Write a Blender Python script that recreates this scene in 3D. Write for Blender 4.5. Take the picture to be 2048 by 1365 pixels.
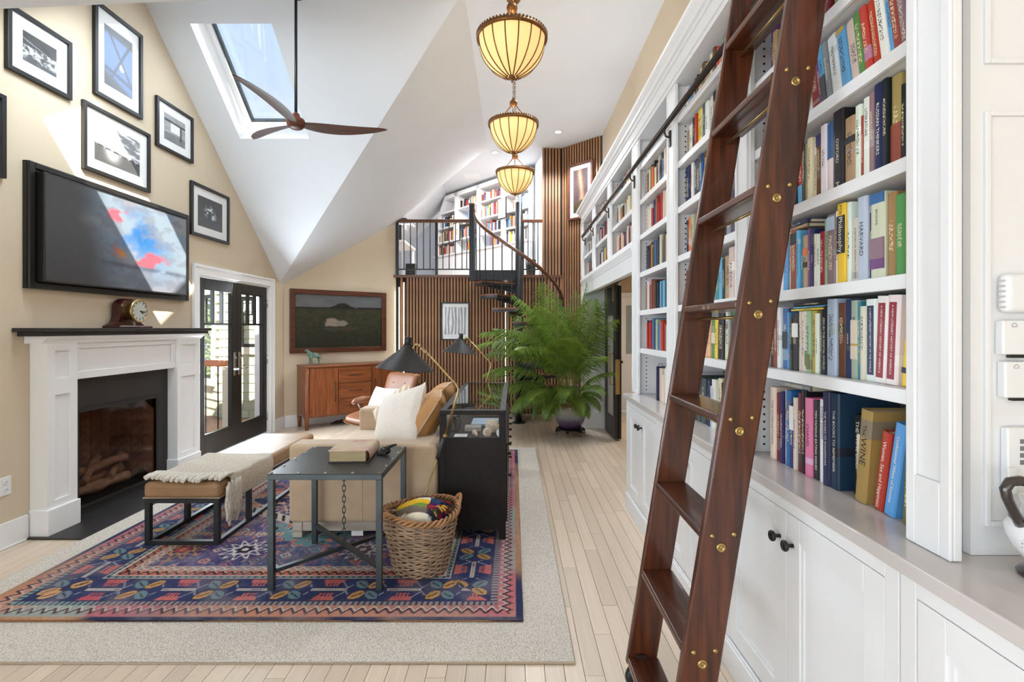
import bpy, math, random
import numpy as np
from mathutils import Vector, Matrix

for _o in list(bpy.data.objects):
    bpy.data.objects.remove(_o, do_unlink=True)
SC = bpy.context.scene
COL = SC.collection
PI = math.pi
rnd = random.Random(7)

def c(r, g, b):
    """sRGB 0-255 to linear"""
    f = lambda x: (x / 255) / 12.92 if x / 255 <= .04045 else ((x / 255 + .055) / 1.055) ** 2.4
    return (f(r), f(g), f(b))

# ------------------------------------------------------------------ camera, world, sun, lights
EYE = 1.45
cam_d = bpy.data.cameras.new('camera')
cam = bpy.data.objects.new('camera', cam_d)
COL.objects.link(cam)
cam.location = (0, 0, EYE)
cam.rotation_euler = (PI / 2, 0, 0)
cam_d.sensor_width = 36
cam_d.lens = 36 * 1000 / 2048
cam_d.shift_x = -3 / 2048
cam_d.shift_y = -25.5 / 2048
cam_d.clip_start = .02
SC.camera = cam

vs = SC.view_settings
vs.view_transform = 'Standard'
vs.look = 'None'
vs.gamma = 1
vs.use_curve_mapping = False
vs.exposure = 0.32

W = bpy.data.worlds.new('sky')
SC.world = W
W.use_nodes = True
nt = W.node_tree
nt.nodes.clear()
_tc = nt.nodes.new('ShaderNodeTexCoord')
_sx = nt.nodes.new('ShaderNodeSeparateXYZ')
nt.links.new(_tc.outputs['Generated'], _sx.inputs[0])
_rp = nt.nodes.new('ShaderNodeValToRGB')
_rp.color_ramp.elements[0].position = .0
_rp.color_ramp.elements[0].color = (*c(225, 235, 245), 1)
_rp.color_ramp.elements[1].position = .9
_rp.color_ramp.elements[1].color = (*c(150, 190, 238), 1)
nt.links.new(_sx.outputs['Z'], _rp.inputs[0])
_mp = nt.nodes.new('ShaderNodeMapping')
_mp.inputs['Scale'].default_value = (1, 1, 2.2)
nt.links.new(_tc.outputs['Generated'], _mp.inputs[0])
_nz = nt.nodes.new('ShaderNodeTexNoise')
_nz.inputs['Scale'].default_value = 3.2
_nz.inputs['Detail'].default_value = 6
nt.links.new(_mp.outputs[0], _nz.inputs['Vector'])
_cr = nt.nodes.new('ShaderNodeValToRGB')
_cr.color_ramp.elements[0].position = .45
_cr.color_ramp.elements[1].position = .68
nt.links.new(_nz.outputs['Fac'], _cr.inputs[0])
_mx = nt.nodes.new('ShaderNodeMix')
_mx.data_type = 'RGBA'
nt.links.new(_cr.outputs[0], _mx.inputs[0])
nt.links.new(_rp.outputs[0], _mx.inputs[6])
_mx.inputs[7].default_value = (.95, .96, .98, 1)
_bg = nt.nodes.new('ShaderNodeBackground')
_bg.inputs[1].default_value = 1.0
nt.links.new(_mx.outputs[2], _bg.inputs[0])
_wo = nt.nodes.new('ShaderNodeOutputWorld')
nt.links.new(_bg.outputs[0], _wo.inputs[0])

def light(name, kind, loc, energy, col=(1, 1, 1), size=1, size_y=None, direction=(0, 0, -1), spot=None):
    d = bpy.data.lights.new(name, kind)
    o = bpy.data.objects.new(name, d)
    COL.objects.link(o)
    o.location = loc
    d.energy = energy
    d.color = col
    if kind == 'AREA':
        d.size = size
        if size_y:
            d.shape = 'RECTANGLE'
            d.size_y = size_y
        else:
            d.shape = 'DISK'
    elif kind in ('POINT', 'SPOT'):
        d.shadow_soft_size = size
    if kind == 'SPOT' and spot:
        d.spot_size = spot
        d.spot_blend = .6
    o.rotation_euler = Vector(direction).to_track_quat('-Z', 'Y').to_euler()
    return o

SUN_DIR = Vector((-1, 1.38, -1.68)).normalized()
_sun = light('sun', 'SUN', (6, -8, 12), 24, (1, .93, .82), direction=SUN_DIR)
_sun.data.angle = math.radians(.6)
# added fill lamps in the made-up windows behind and beside the camera
DAY = (.79, .905, 1)
light('window_daylight', 'AREA', (-1.0, -4.9, 1.55), 50, DAY, 4.1, 2.2, (0, 1, .05))
light('window_daylight', 'AREA', (-3.28, -1.75, 1.2), 124, DAY, 5.0, 1.4, (1, .4, .15))
# daylight through the garden door and the two roof windows
light('door_daylight', 'AREA', (-3.30, 6.08, 1.15), 70, DAY, 1.3, 1.7, (1, -.3, .05))
light('roof_window_daylight', 'AREA', (-2.64, 5.05, 4.12), 9, DAY, .7, .95, (0, -.66, -.75))
light('roof_window_daylight', 'AREA', (-2.48, 3.33, 3.80), 34, DAY, 1.0, .6, (0, .58, -.81))
# beam of the built downlight, then two added fill spots with no fixture
for _x, _y, _e in ((.69, 7.71, 190), (.62, 5.2, 110), (.62, 3.2, 55)):
    light('recessed_light_beam', 'SPOT', (_x, _y, 4.44), _e, (.86, .92, 1), .06, None, (0, 0, -1), 2.2)
for _x, _y in ((-.32, 8.75), (-1.3, 9.6), (-.2, 9.2)):  # first belongs to the loft downlight, the other two are added fill
    light('loft_light_beam', 'AREA', (_x, _y, 4.44), 30, (.96, .97, 1), .4, None, (0, .1, -1))
light('hall_light_beam', 'AREA', (2.1, 6.9, 2.35), 18, (1, .94, .84), .5, None, (0, 0, -1))

# ------------------------------------------------------------------ materials
def _mat(name):
    m = bpy.data.materials.new(name)
    m.use_nodes = True
    n = m.node_tree
    b = n.nodes['Principled BSDF']
    return m, n, b

def _noise(n, scale, stretch=(1, 1, 1), detail=4, rough=.55, coord='Object'):
    tc = n.nodes.new('ShaderNodeTexCoord')
    mp = n.nodes.new('ShaderNodeMapping')
    mp.inputs['Scale'].default_value = stretch
    nz = n.nodes.new('ShaderNodeTexNoise')
    nz.inputs['Scale'].default_value = scale
    nz.inputs['Detail'].default_value = detail
    nz.inputs['Roughness'].default_value = rough
    n.links.new(tc.outputs[coord], mp.inputs[0])
    n.links.new(mp.outputs[0], nz.inputs['Vector'])
    return nz

def _bump(n, b, src, strength, dist=.01):
    bp = n.nodes.new('ShaderNodeBump')
    bp.inputs['Strength'].default_value = strength
    bp.inputs['Distance'].default_value = dist
    n.links.new(src, bp.inputs['Height'])
    n.links.new(bp.outputs[0], b.inputs['Normal'])

def mat(name, col, rough=.5, metal=0., var=.05, scale=5., stretch=(1, 1, 1), col2=None, bump=0., bscale=150.,
        spec=.5, coat=0., sheen=0., lo=.3, hi=.7, bdist=.004, rand=0.):
    m, n, b = _mat(name)
    a = col if col2 else tuple(max(0, x * (1 - var)) for x in col)
    z = col2 if col2 else tuple(min(1, x * (1 + var)) for x in col)
    nz = _noise(n, scale, stretch)
    cr = n.nodes.new('ShaderNodeValToRGB')
    cr.color_ramp.elements[0].position = lo
    cr.color_ramp.elements[1].position = hi
    cr.color_ramp.elements[0].color = (*a, 1)
    cr.color_ramp.elements[1].color = (*z, 1)
    n.links.new(nz.outputs['Fac'], cr.inputs[0])
    out = cr.outputs[0]
    if rand:
        oi = n.nodes.new('ShaderNodeObjectInfo')
        mr = n.nodes.new('ShaderNodeMapRange')
        mr.inputs[3].default_value = 1 - rand
        mr.inputs[4].default_value = 1 + rand
        n.links.new(oi.outputs['Random'], mr.inputs[0])
        vm = n.nodes.new('ShaderNodeVectorMath')
        vm.operation = 'SCALE'
        n.links.new(out, vm.inputs[0])
        n.links.new(mr.outputs[0], vm.inputs['Scale'])
        out = vm.outputs[0]
    n.links.new(out, b.inputs['Base Color'])
    b.inputs['Roughness'].default_value = rough
    b.inputs['Metallic'].default_value = metal
    b.inputs['Specular IOR Level'].default_value = spec
    b.inputs['Coat Weight'].default_value = coat
    b.inputs['Sheen Weight'].default_value = sheen
    if bump:
        nb = _noise(n, bscale, stretch if bscale < 60 else (1, 1, 1), 2)
        _bump(n, b, nb.outputs['Fac'], bump, bdist)
    return m

def glow(name, col, strength, base=(.8, .8, .8)):
    m, n, b = _mat(name)
    b.inputs['Base Color'].default_value = (*base, 1)
    nz = _noise(n, 3)
    cr = n.nodes.new('ShaderNodeValToRGB')
    cr.color_ramp.elements[0].color = (*[x * .85 for x in col], 1)
    cr.color_ramp.elements[1].color = (*col, 1)
    cr.color_ramp.elements[0].position = .3
    cr.color_ramp.elements[1].position = .7
    n.links.new(nz.outputs['Fac'], cr.inputs[0])
    n.links.new(cr.outputs[0], b.inputs['Emission Color'])
    b.inputs['Emission Strength'].default_value = strength
    return m

def glassmat(name, tint=(1, 1, 1), refl=1.0, rough=.01):
    m, n, b = _mat(name)
    n.nodes.remove(b)
    tr = n.nodes.new('ShaderNodeBsdfTransparent')
    tr.inputs[0].default_value = (*tint, 1)
    gl = n.nodes.new('ShaderNodeBsdfGlossy')
    gl.inputs['Roughness'].default_value = rough
    lw_ = n.nodes.new('ShaderNodeLayerWeight')
    lw_.inputs['Blend'].default_value = .5
    pw = n.nodes.new('ShaderNodeMath')
    pw.operation = 'POWER'
    pw.inputs[1].default_value = 5
    n.links.new(lw_.outputs['Facing'], pw.inputs[0])
    mu = n.nodes.new('ShaderNodeMath')
    mu.operation = 'MULTIPLY_ADD'
    mu.inputs[1].default_value = .9 * min(1, refl)
    mu.inputs[2].default_value = .035 * refl
    mu.use_clamp = True
    n.links.new(pw.outputs[0], mu.inputs[0])
    mx = n.nodes.new('ShaderNodeMixShader')
    n.links.new(mu.outputs[0], mx.inputs[0])
    n.links.new(tr.outputs[0], mx.inputs[1])
    n.links.new(gl.outputs[0], mx.inputs[2])
    n.links.new(mx.outputs[0], n.nodes['Material Output'].inputs[0])
    return m

def attrmat(name, rough=.6, bump=0., bscale=300, spec=.4, sheen=0., bdist=.003):
    m, n, b = _mat(name)
    at = n.nodes.new('ShaderNodeAttribute')
    at.attribute_name = 'Col'
    n.links.new(at.outputs['Color'], b.inputs['Base Color'])
    b.inputs['Roughness'].default_value = rough
    b.inputs['Specular IOR Level'].default_value = spec
    b.inputs['Sheen Weight'].default_value = sheen
    if bump:
        nz = _noise(n, bscale, detail=2)
        _bump(n, b, nz.outputs['Fac'], bump, bdist)
    return m

def woodmat(name, c1, c2, axis=2, rough=.4, scale=7., coat=0., rand=0., spec=.5):
    st = [9, 9, 9]
    st[axis] = .6
    return mat(name, c1, rough, 0, 0, scale, tuple(st), c2, .08, 40, spec, coat, 0, .32, .68, .002, rand)

M = {}
M['wall'] = mat('beige_wall_paint', c(211, 195, 170), .85, var=.02, scale=2, bump=.05, bscale=400)
M['ceil'] = mat('white_ceiling_paint', c(219, 223, 228), .9, var=.012, scale=2)
M['white'] = mat('white_trim_paint', c(236, 236, 236), .38, var=.012, scale=3)
M['cabwhite'] = mat('white_cabinet_paint', c(234, 234, 235), .33, var=.012, scale=3)
M['counter'] = mat('pale_grey_counter', c(205, 198, 194), .2, var=.02, scale=3, coat=.2)
M['black'] = mat('black_paint', c(20, 19, 19), .4, var=.1)
M['blackmetal'] = mat('black_steel', c(40, 43, 47), .42, .3, .12, 14, bump=.05)
M['steel'] = mat('dark_blued_steel', c(74, 82, 86), .38, .65, .18, 9)
M['slate'] = mat('black_slate', c(38, 35, 35), .5, var=.25, scale=5)
M['brass'] = mat('aged_brass', c(178, 150, 98), .34, 1, .1, 10)
M['bronze'] = mat('bronze_cast', c(120, 80, 40), .4, .7, .25, 60, bump=.5, bscale=140)
M['iron'] = mat('dark_bronze_rail', c(60, 50, 44), .4, .6, .1, 10)
M['maple'] = woodmat('maple_plank', c(200, 180, 157), c(220, 202, 181), 1, .3, 3.2, rand=.09)
M['mahogany'] = woodmat('mahogany', c(48, 20, 10), c(96, 48, 24), 2, .3, 5, .25)
M['mahogany_y'] = woodmat('mahogany_tread', c(50, 22, 12), c(92, 46, 24), 1, .3, 5, .25)
M['walnut'] = woodmat('walnut_slat', c(128, 88, 58), c(166, 120, 82), 2, .55, 6, rand=.14)
M['cherry'] = woodmat('cherry_wood', c(106, 54, 26), c(146, 82, 42), 2, .35, 4, .15)
M['cherry_x'] = woodmat('cherry_wood_across', c(106, 54, 26), c(146, 82, 42), 0, .35, 4, .15)
M['darkwood'] = woodmat('dark_wood_frame', c(70, 34, 20), c(104, 56, 32), 0, .4, 6)
M['railwood'] = woodmat('stair_rail_wood', c(74, 42, 24), c(116, 70, 42), 0, .35, 5, .15)
M['felt'] = mat('black_acoustic_felt', c(26, 22, 20), .95, var=.2, scale=60)
M['glass'] = glassmat('clear_glass')
M['glass_dark'] = glassmat('smoked_glass', (.8, .74, .7), .3)
M['picglass'] = glassmat('picture_glazing', (1, 1, 1), .45)
M['mirrorglass'] = glassmat('polished_glass_top', (.8, .83, .84), 3.2)
M['chrome'] = mat('brushed_nickel', c(170, 168, 162), .3, 1, .05)
M['art'] = attrmat('printed_picture', .35, spec=.5)
M['canvas'] = attrmat('painted_canvas', .5, .25, 130)
M['screen'] = attrmat('matte_display_panel', .42, spec=.35)
M['ivory'] = mat('off_white_mat_board', c(238, 238, 236), .8, var=.01)

# ------------------------------------------------------------------ mesh helpers
class MB:
    def __init__(s):
        s.v = []; s.f = []; s.flat = set(); s.cols = None
    def vv(s, p):
        s.v.append((p[0], p[1], p[2])); return len(s.v) - 1
    def face(s, pts, flat=True):
        ids = [s.vv(p) for p in pts]
        if flat: s.flat.add(len(s.f))
        s.f.append(ids)
        return s
    def hexa(s, p):
        """8 points: bottom loop 0-3, top loop 4-7 (ccw from above)"""
        b = len(s.v)
        for q in p: s.vv(q)
        for f in ((3, 2, 1, 0), (4, 5, 6, 7), (0, 1, 5, 4), (1, 2, 6, 5), (2, 3, 7, 6), (3, 0, 4, 7)):
            s.flat.add(len(s.f)); s.f.append([b + i for i in f])
        return s
    def box(s, x0, x1, y0, y1, z0, z1):
        return s.hexa([(x0, y0, z0), (x1, y0, z0), (x1, y1, z0), (x0, y1, z0), (x0, y0, z1), (x1, y0, z1), (x1, y1, z1), (x0, y1, z1)])
    def obox(s, ce, u, v, w):
        ce = Vector(ce); u = Vector(u); v = Vector(v); w = Vector(w)
        return s.hexa([ce - u - v - w, ce + u - v - w, ce + u + v - w, ce - u + v - w, ce - u - v + w, ce + u - v + w, ce + u + v + w, ce - u + v + w])
    def bar(s, p, q, a, b, up=(0, 0, 1)):
        p = Vector(p); q = Vector(q); d = (q - p).normalized()
        up = Vector(up)
        if abs(d.dot(up)) > .98: up = Vector((0, 1, 0))
        r = d.cross(up).normalized(); t = r.cross(d)
        return s.obox((p + q) / 2, r * a / 2, (q - p) / 2, t * b / 2)
    def tube(s, path, r, n=8, closed=False, cap=True):
        path = [Vector(p) for p in path]; m = len(path)
        rs = r if isinstance(r, (list, tuple)) else [r] * m
        base = len(s.v)
        t0 = (path[1] - path[0]).normalized()
        up = Vector((0, 0, 1)) if abs(t0.z) < .9 else Vector((1, 0, 0))
        nv = t0.cross(up).normalized()
        for i in range(m):
            if closed: t = path[(i + 1) % m] - path[i - 1]
            else: t = path[min(i + 1, m - 1)] - path[max(i - 1, 0)]
            t.normalize()
            nv = (nv - t * nv.dot(t))
            if nv.length < 1e-6: nv = t.orthogonal()
            nv.normalize(); bv = t.cross(nv)
            for k in range(n):
                a = 2 * PI * k / n
                s.vv(path[i] + (nv * math.cos(a) + bv * math.sin(a)) * rs[i])
        for i in range(m if closed else m - 1):
            j = (i + 1) % m
            for k in range(n):
                l = (k + 1) % n
                s.f.append([base + i * n + k, base + i * n + l, base + j * n + l, base + j * n + k])
        if cap and not closed:
            s.flat.add(len(s.f)); s.f.append([base + k for k in range(n)][::-1])
            s.flat.add(len(s.f)); s.f.append([base + (m - 1) * n + k for k in range(n)])
        return s
    def lathe(s, prof, n=24, ce=(0, 0, 0), ax=(0, 0, 1), cap=True):
        ax = Vector(ax).normalized(); u = ax.orthogonal().normalized(); w = ax.cross(u); ce = Vector(ce)
        base = len(s.v)
        for r, h in prof:
            for k in range(n):
                a = 2 * PI * k / n
                s.vv(ce + ax * h + (u * math.cos(a) + w * math.sin(a)) * r)
        for i in range(len(prof) - 1):
            for k in range(n):
                l = (k + 1) % n
                s.f.append([base + i * n + k, base + i * n + l, base + (i + 1) * n + l, base + (i + 1) * n + k])
        if cap:
            if prof[0][0] > 1e-4:
                s.flat.add(len(s.f)); s.f.append([base + k for k in range(n)][::-1])
            if prof[-1][0] > 1e-4:
                e = base + (len(prof) - 1) * n
                s.flat.add(len(s.f)); s.f.append([e + k for k in range(n)])
        return s
    def prism(s, pts, off):
        """polygon pts extruded by vector off"""
        b = len(s.v); n = len(pts); off = Vector(off)
        for p in pts: s.vv(p)
        for p in pts: s.vv(Vector(p) + off)
        s.flat.add(len(s.f)); s.f.append([b + i for i in range(n)][::-1])
        s.flat.add(len(s.f)); s.f.append([b + n + i for i in range(n)])
        for i in range(n):
            j = (i + 1) % n
            s.flat.add(len(s.f)); s.f.append([b + i, b + j, b + n + j, b + n + i])
        return s
    def grid(s, fn, nu, nv, wrapu=False):
        b = len(s.v)
        for j in range(nv + 1):
            for i in range(nu + (0 if wrapu else 1)):
                s.vv(fn(i / nu, j / nv))
        w = nu if wrapu else nu + 1
        for j in range(nv):
            for i in range(nu):
                k = (i + 1) % w if wrapu else i + 1
                s.f.append([b + j * w + i, b + j * w + k, b + (j + 1) * w + k, b + (j + 1) * w + i])
        return s
    def ball(s, ce, r, nu=16, nv=10, e=1.0, e2=1.0, M3=None):
        """(super)ellipsoid"""
        r = r if isinstance(r, (tuple, list)) else (r, r, r)
        sg = lambda x, p: math.copysign(abs(x) ** p, x)
        def fn(u, v):
            a = 2 * PI * u; q = PI * (v - .5)
            x = r[0] * sg(math.cos(q), e2) * sg(math.cos(a), e)
            y = r[1] * sg(math.cos(q), e2) * sg(math.sin(a), e)
            z = r[2] * sg(math.sin(q), e2)
            p = Vector((x, y, z))
            if M3: p = M3 @ p
            return p + Vector(ce)
        return s.grid(fn, nu, nv, True)
    def xf(s, m, start=0):
        for i in range(start, len(s.v)):
            s.v[i] = tuple(m @ Vector(s.v[i]))
        return s

RM = {}
def put(o, label=None, cat=None, group=None, kind=None):
    if label: o['label'] = label
    if cat: o['category'] = cat
    if group: o['group'] = group
    if kind: o['kind'] = kind
    return o

def thing(name, label, cat, loc=(0, 0, 0), rz=0, group=None, kind=None):
    o = bpy.data.objects.new(name, None)
    COL.objects.link(o)
    o.empty_display_size = .1
    o.location = loc; o.rotation_euler = (0, 0, rz)
    RM[o.name] = Matrix.Translation(loc) @ Matrix.Rotation(rz, 4, 'Z')
    return put(o, label, cat, group, kind)

def meshdata(name, mb, m, smooth=False):
    me = bpy.data.meshes.new(name)
    me.from_pydata(mb.v, [], mb.f)
    if smooth:
        sm = [i not in mb.flat for i in range(len(mb.f))]
        me.polygons.foreach_set('use_smooth', sm)
    me.materials.append(m)
    if mb.cols is not None:
        at = me.color_attributes.new('Col', 'FLOAT_COLOR', 'POINT')
        at.data.foreach_set('color', np.asarray(mb.cols, dtype=np.float32).ravel())
    me.update()
    return me

def build(name, mb, m, parent=None, smooth=False, bevel=0, label=None, cat=None, group=None, kind=None, local=False, segs=2, sub=0):
    if parent is not None:
        R = RM[parent.name]
        if not local:
            mb.xf(R.inverted())
        loc = None
    else:
        R = Matrix.Identity(4)
        xs = [p[0] for p in mb.v]; ys = [p[1] for p in mb.v]; zs = [p[2] for p in mb.v]
        loc = Vector(((min(xs) + max(xs)) / 2, (min(ys) + max(ys)) / 2, min(zs)))
        mb.xf(Matrix.Translation(-loc))
        R = Matrix.Translation(loc)
    o = bpy.data.objects.new(name, meshdata(name, mb, m, smooth))
    COL.objects.link(o)
    if parent is not None: o.parent = parent
    else: o.location = loc
    RM[o.name] = R
    if bevel:
        b = o.modifiers.new('soft_edge', 'BEVEL')
        b.width = bevel; b.segments = segs; b.limit_method = 'ANGLE'
    if sub:
        b = o.modifiers.new('smooth', 'SUBSURF'); b.levels = sub; b.render_levels = sub
    return put(o, label, cat, group, kind)

def share(name, me, parent, loc=(0, 0, 0), rot=(0, 0, 0), scale=(1, 1, 1), label=None, cat=None, group=None, kind=None):
    """a further object on existing mesh data; loc is in the parent's frame"""
    o = bpy.data.objects.new(name, me)
    COL.objects.link(o)
    o.location = loc; o.rotation_euler = rot; o.scale = scale
    if parent is not None: o.parent = parent
    return put(o, label, cat, group, kind)

def hsh(a, b=0.):
    x = math.sin(a * 127.1 + b * 311.7) * 43758.5453
    return x - math.floor(x)

def printed(nu, nv, fn, frame):
    """flat picture: fn(U,V)->rgb linear arrays on a grid, frame(u,v)->3d"""
    mb = MB()
    mb.grid(frame, nu, nv)
    u, v = np.meshgrid(np.linspace(0, 1, nu + 1), np.linspace(0, 1, nv + 1))
    rgb = fn(u, v)
    mb.cols = np.concatenate([np.clip(rgb, 0, 1), np.ones(rgb.shape[:2] + (1,))], axis=2).reshape(-1, 4)
    return mb

def vnoise(x, y, seed=0):
    xi = np.floor(x); yi = np.floor(y); xf = x - xi; yf = y - yi
    def h(a, b):
        t = np.sin(a * 127.1 + b * 311.7 + seed * 74.7) * 43758.5453
        return t - np.floor(t)
    w = lambda t: t * t * (3 - 2 * t)
    a = h(xi, yi); b = h(xi + 1, yi); cc = h(xi, yi + 1); d = h(xi + 1, yi + 1)
    wx = w(xf); wy = w(yf)
    return (a * (1 - wx) + b * wx) * (1 - wy) + (cc * (1 - wx) + d * wx) * wy

def fbm(x, y, o=4, seed=0):
    s = 0; a = .5; t = 0
    for i in range(o):
        s = s + a * vnoise(x * 2 ** i, y * 2 ** i, seed + i); t += a; a *= .55
    return s / t

def lerp(a, b, t):
    t = np.asarray(t)[..., None]
    return np.asarray(a) * (1 - t) + np.asarray(b) * t

def sstep(a, b, x):
    t = np.clip((x - a) / (b - a), 0, 1)
    return t * t * (3 - 2 * t)

# lettering meshes, made once from the built-in font
TEXT = {}
def text_mesh(string):
    if string in TEXT: return TEXT[string]
    cu = bpy.data.curves.new('lettering', 'FONT')
    cu.body = string; cu.size = 1; cu.resolution_u = 2
    cu.align_x = 'CENTER'; cu.align_y = 'CENTER'
    o = bpy.data.objects.new('lettering', cu)
    COL.objects.link(o)
    me = bpy.data.meshes.new_from_object(o.evaluated_get(bpy.context.evaluated_depsgraph_get()))
    bpy.data.objects.remove(o, do_unlink=True)
    vs_ = [tuple(v.co) for v in me.vertices]; fs_ = [list(p.vertices) for p in me.polygons]
    bpy.data.meshes.remove(me)
    xs = [p[0] for p in vs_] or [0, 1]
    TEXT[string] = (vs_, fs_, max(xs) - min(xs))
    return TEXT[string]
for _t in ('Philosophy', 'FOR', 'The', 'WINE', 'THE WINE BIBLE', 'CHANEL', 'SWEET DOWN', 'Women, Sex and Happiness', 'Confessional Wines of Sonoma',
           'TEN FAMOUS EATING DISHES', 'THE WORKS OF SHAKESPEARE', 'THE BOOKS TO REMEMBER', 'THE INTERNATIONAL', 'ZEN IN THE DIGITAL WORLD', 'SAPIENS',
           'A NEW LITERARY HISTORY OF THE WORLD', 'A NEW LITERARY HISTORY OF AMERICA', 'COMPLETE CALCULUS', 'HARVARD', 'LITERATURE', 'ESSAYS',
           'THE ANCIENT WORLD', 'DICTIONARY', 'THE WINES OF', 'RUSSIAN THINKERS', 'OXFORD', 'ATTICUS WRITER RED', 'BRONTE', 'POETICS', 'A HISTORY OF WESTERN THOUGHT',
           'ORIGINS', 'MASTERPIECE', 'M'):
    text_mesh(_t)

# ------------------------------------------------------------------ room shell
XL, XR, ZC = -3.35, 1.394, 4.48          # left wall, right wall, flat ceiling
YR = 4.465                               # ridge of the cross gable
YB = 8.40                                # back (slatted) wall
XF = -.44                                # edge of the flat ceiling
P1 = lambda y: ZC - .88 * (y - YR)       # slope behind the ridge
P3 = lambda y: ZC - .72 * (YR - y)       # slope before the ridge
P2 = lambda x: 2.1 + (ZC - 2.1) / (XF - XL) * (x - XL)   # side slope
yc1 = lambda x: YR + (ZC - P2(x)) / .88
yc3 = lambda x: YR - (ZC - P2(x)) / .72
CX, CY = -1.974, YB                      # far end of the angled wall
LY = 7.30                                # corner of the left wall

# floor: slab plus planks
mb = MB(); mb.box(-3.6, 3.4, -5.1, 9.2, -.12, -.022)
floor = build('floor', mb, M['maple'], kind='structure', label='pale maple plank floor running towards the back of the room')
JX0, JX1, JY0, JY1 = -2.94, .27, 2.15, 6.04
rest = MB(); n_plank = 0
rf = random.Random(3)
PWID = .0829
cand = []
k = 0
x = -3.35
while x < 1.39:
    y = -5.0 - rf.random() * .9
    while y < 8.4:
        ln = rf.uniform(.55, 1.5)
        cand.append((x, min(x + PWID, 1.394), max(y, -5.0), min(y + ln, 8.4)))
        y += ln
    x += PWID
def plank_seen(q):
    x0, x1, y0, y1 = q
    if y1 - y0 < .02: return -1
    if y1 < 2.05: return -1
    if x0 > JX0 - .02 and x1 < JX1 + .02 and y0 > JY0 - .05 and y1 < JY1: return -1
    if x0 > .97 and y1 < 4.1: return -1
    if abs((x0 + x1) / 2) / max(y1, .1) > 1.05: return -1
    if x0 < -1.7 and y0 > 8.2: return -1
    ym = max(2.05, (y0 + y1) / 2)
    return (y1 - y0) * PWID / ym ** 3
cand.sort(key=plank_seen, reverse=True)
unit = MB(); g_ = .0009
unit.box(-.5, .5, -.5, .5, -.02, 0)
plank_me = meshdata('plank', unit, M['maple'])
for q in cand:
    sc_ = plank_seen(q)
    x0, x1, y0, y1 = q
    if y1 - y0 < .02: continue
    if sc_ > 0 and n_plank < 290:
        zz = -rf.random() * .0008
        o = share('plank', plank_me, floor, (0, 0, 0), (0, 0, 0), (x1 - x0 - .0022, y1 - y0 - .0022, 1))
        o.location = Vector(((x0 + x1) / 2, (y0 + y1) / 2, zz)) - floor.location
        n_plank += 1
    else:
        rest.box(x0 + g_, x1 - g_, y0 + g_, y1 - g_, -.02, -.0004)
build('planks', rest, M['maple'], floor, kind='stuff')

# left wall (gable) with openings for the garden door and the added window beside the camera
DY0, DY1, DZ = 5.30, 6.86, 2.035
mb = MB()
def lw(pts): mb.face([(XL, y, z) for y, z in pts])
WY0, WY1, WZ0, WZ1 = -4.4, .9, .45, 1.95
lw([(-5, 0), (WY0, 0), (WY0, 2.1), (-5, 2.1)])
lw([(WY0, 0), (WY1, 0), (WY1, WZ0), (WY0, WZ0)])
lw([(WY0, WZ1), (WY1, WZ1), (WY1, 2.1), (WY0, 2.1)])
y3 = yc3(XL); y1_ = yc1(XL)
lw([(WY1, 0), (y3, 0), (y3, 2.1), (WY1, 2.1)])
FPA, FPB, FPZ = 3.75, 4.70, .90
lw([(y3, 0), (FPA, 0), (FPA, P3(FPA)), (y3, 2.1)])
lw([(FPA, FPZ), (YR, FPZ), (YR, ZC), (FPA, P3(FPA))])
lw([(YR, FPZ), (FPB, FPZ), (FPB, P1(FPB)), (YR, ZC)])
lw([(FPB, 0), (DY0, 0), (DY0, P1(DY0)), (FPB, P1(FPB))])
lw([(DY0, DZ), (DY1, DZ), (DY1, P1(DY1)), (DY0, P1(DY0))])
lw([(DY1, 0), (y1_, 0), (y1_, 2.1), (DY1, P1(DY1))])
lw([(y1_, 0), (LY, 0), (LY, 2.1), (y1_, 2.1)])
build('wall_left', mb, M['wall'], kind='structure', label='tall beige gable wall with fireplace and pictures')
# angled wall behind the sideboard
mb = MB()
mb.face([(XL, LY, 0), (CX, CY, 0), (CX, CY, P2(CX) + .02), (XL, LY, 2.12)])
mb.face([(CX, CY, 0), (CX, CY, 4.5), (CX - .02, CY + .1, 4.5), (CX - .02, CY + .1, 0)])
build('wall_back_left', mb, M['wall'], kind='structure', label='angled beige wall behind the wooden sideboard')
# right wall with the hall doorway
mb = MB()
HY0, HY1, HZ = 4.22, 6.55, 2.06
def rw(pts): mb.face([(XR, y, z) for y, z in pts])
rw([(-5, 0), (HY0, 0), (HY0, ZC), (-5, ZC)])
rw([(HY0, HZ), (HY1, HZ), (HY1, ZC), (HY0, ZC)])
rw([(HY1, 0), (7.83, 0), (7.83, ZC), (HY1, ZC)])
build('wall_right', mb, M['wall'], kind='structure', label='beige wall above and behind the built-in bookcase')
# wall behind the camera, with a wide window added to let in light
mb = MB()
def bw(pts): mb.face([(x, -5.0, z) for x, z in pts])
bw([(XL, 0), (-3.1, 0), (-3.1, 3.0), (XL, 2.1)])
bw([(-3.1, 0), (1.1, 0), (1.1, .4), (-3.1, .4)])
bw([(-3.1, 2.75), (1.1, 2.75), (1.1, ZC), (XF, ZC), (-3.1, 2.9)])
bw([(1.1, 0), (XR, 0), (XR, ZC), (1.1, ZC)])
build('wall_front', mb, M['wall'], kind='structure', label='beige wall behind the camera with a wide window')
mb = MB()  # unseen window added to light the room from behind
for xx in (-3.1, -1.72, -.34, 1.04): mb.box(xx, xx + .06, -5.06, -4.98, .4, 2.75)
for zz in (.4, 2.69): mb.box(-3.04, 1.04, -5.06, -4.98, zz, zz + .06)
w2 = build('window_2', mb, M['white'], kind='structure', label='wide white framed window behind the camera')
mb = MB(); mb.box(-3.04, 1.04, -5.03, -5.025, .46, 2.69)
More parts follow.
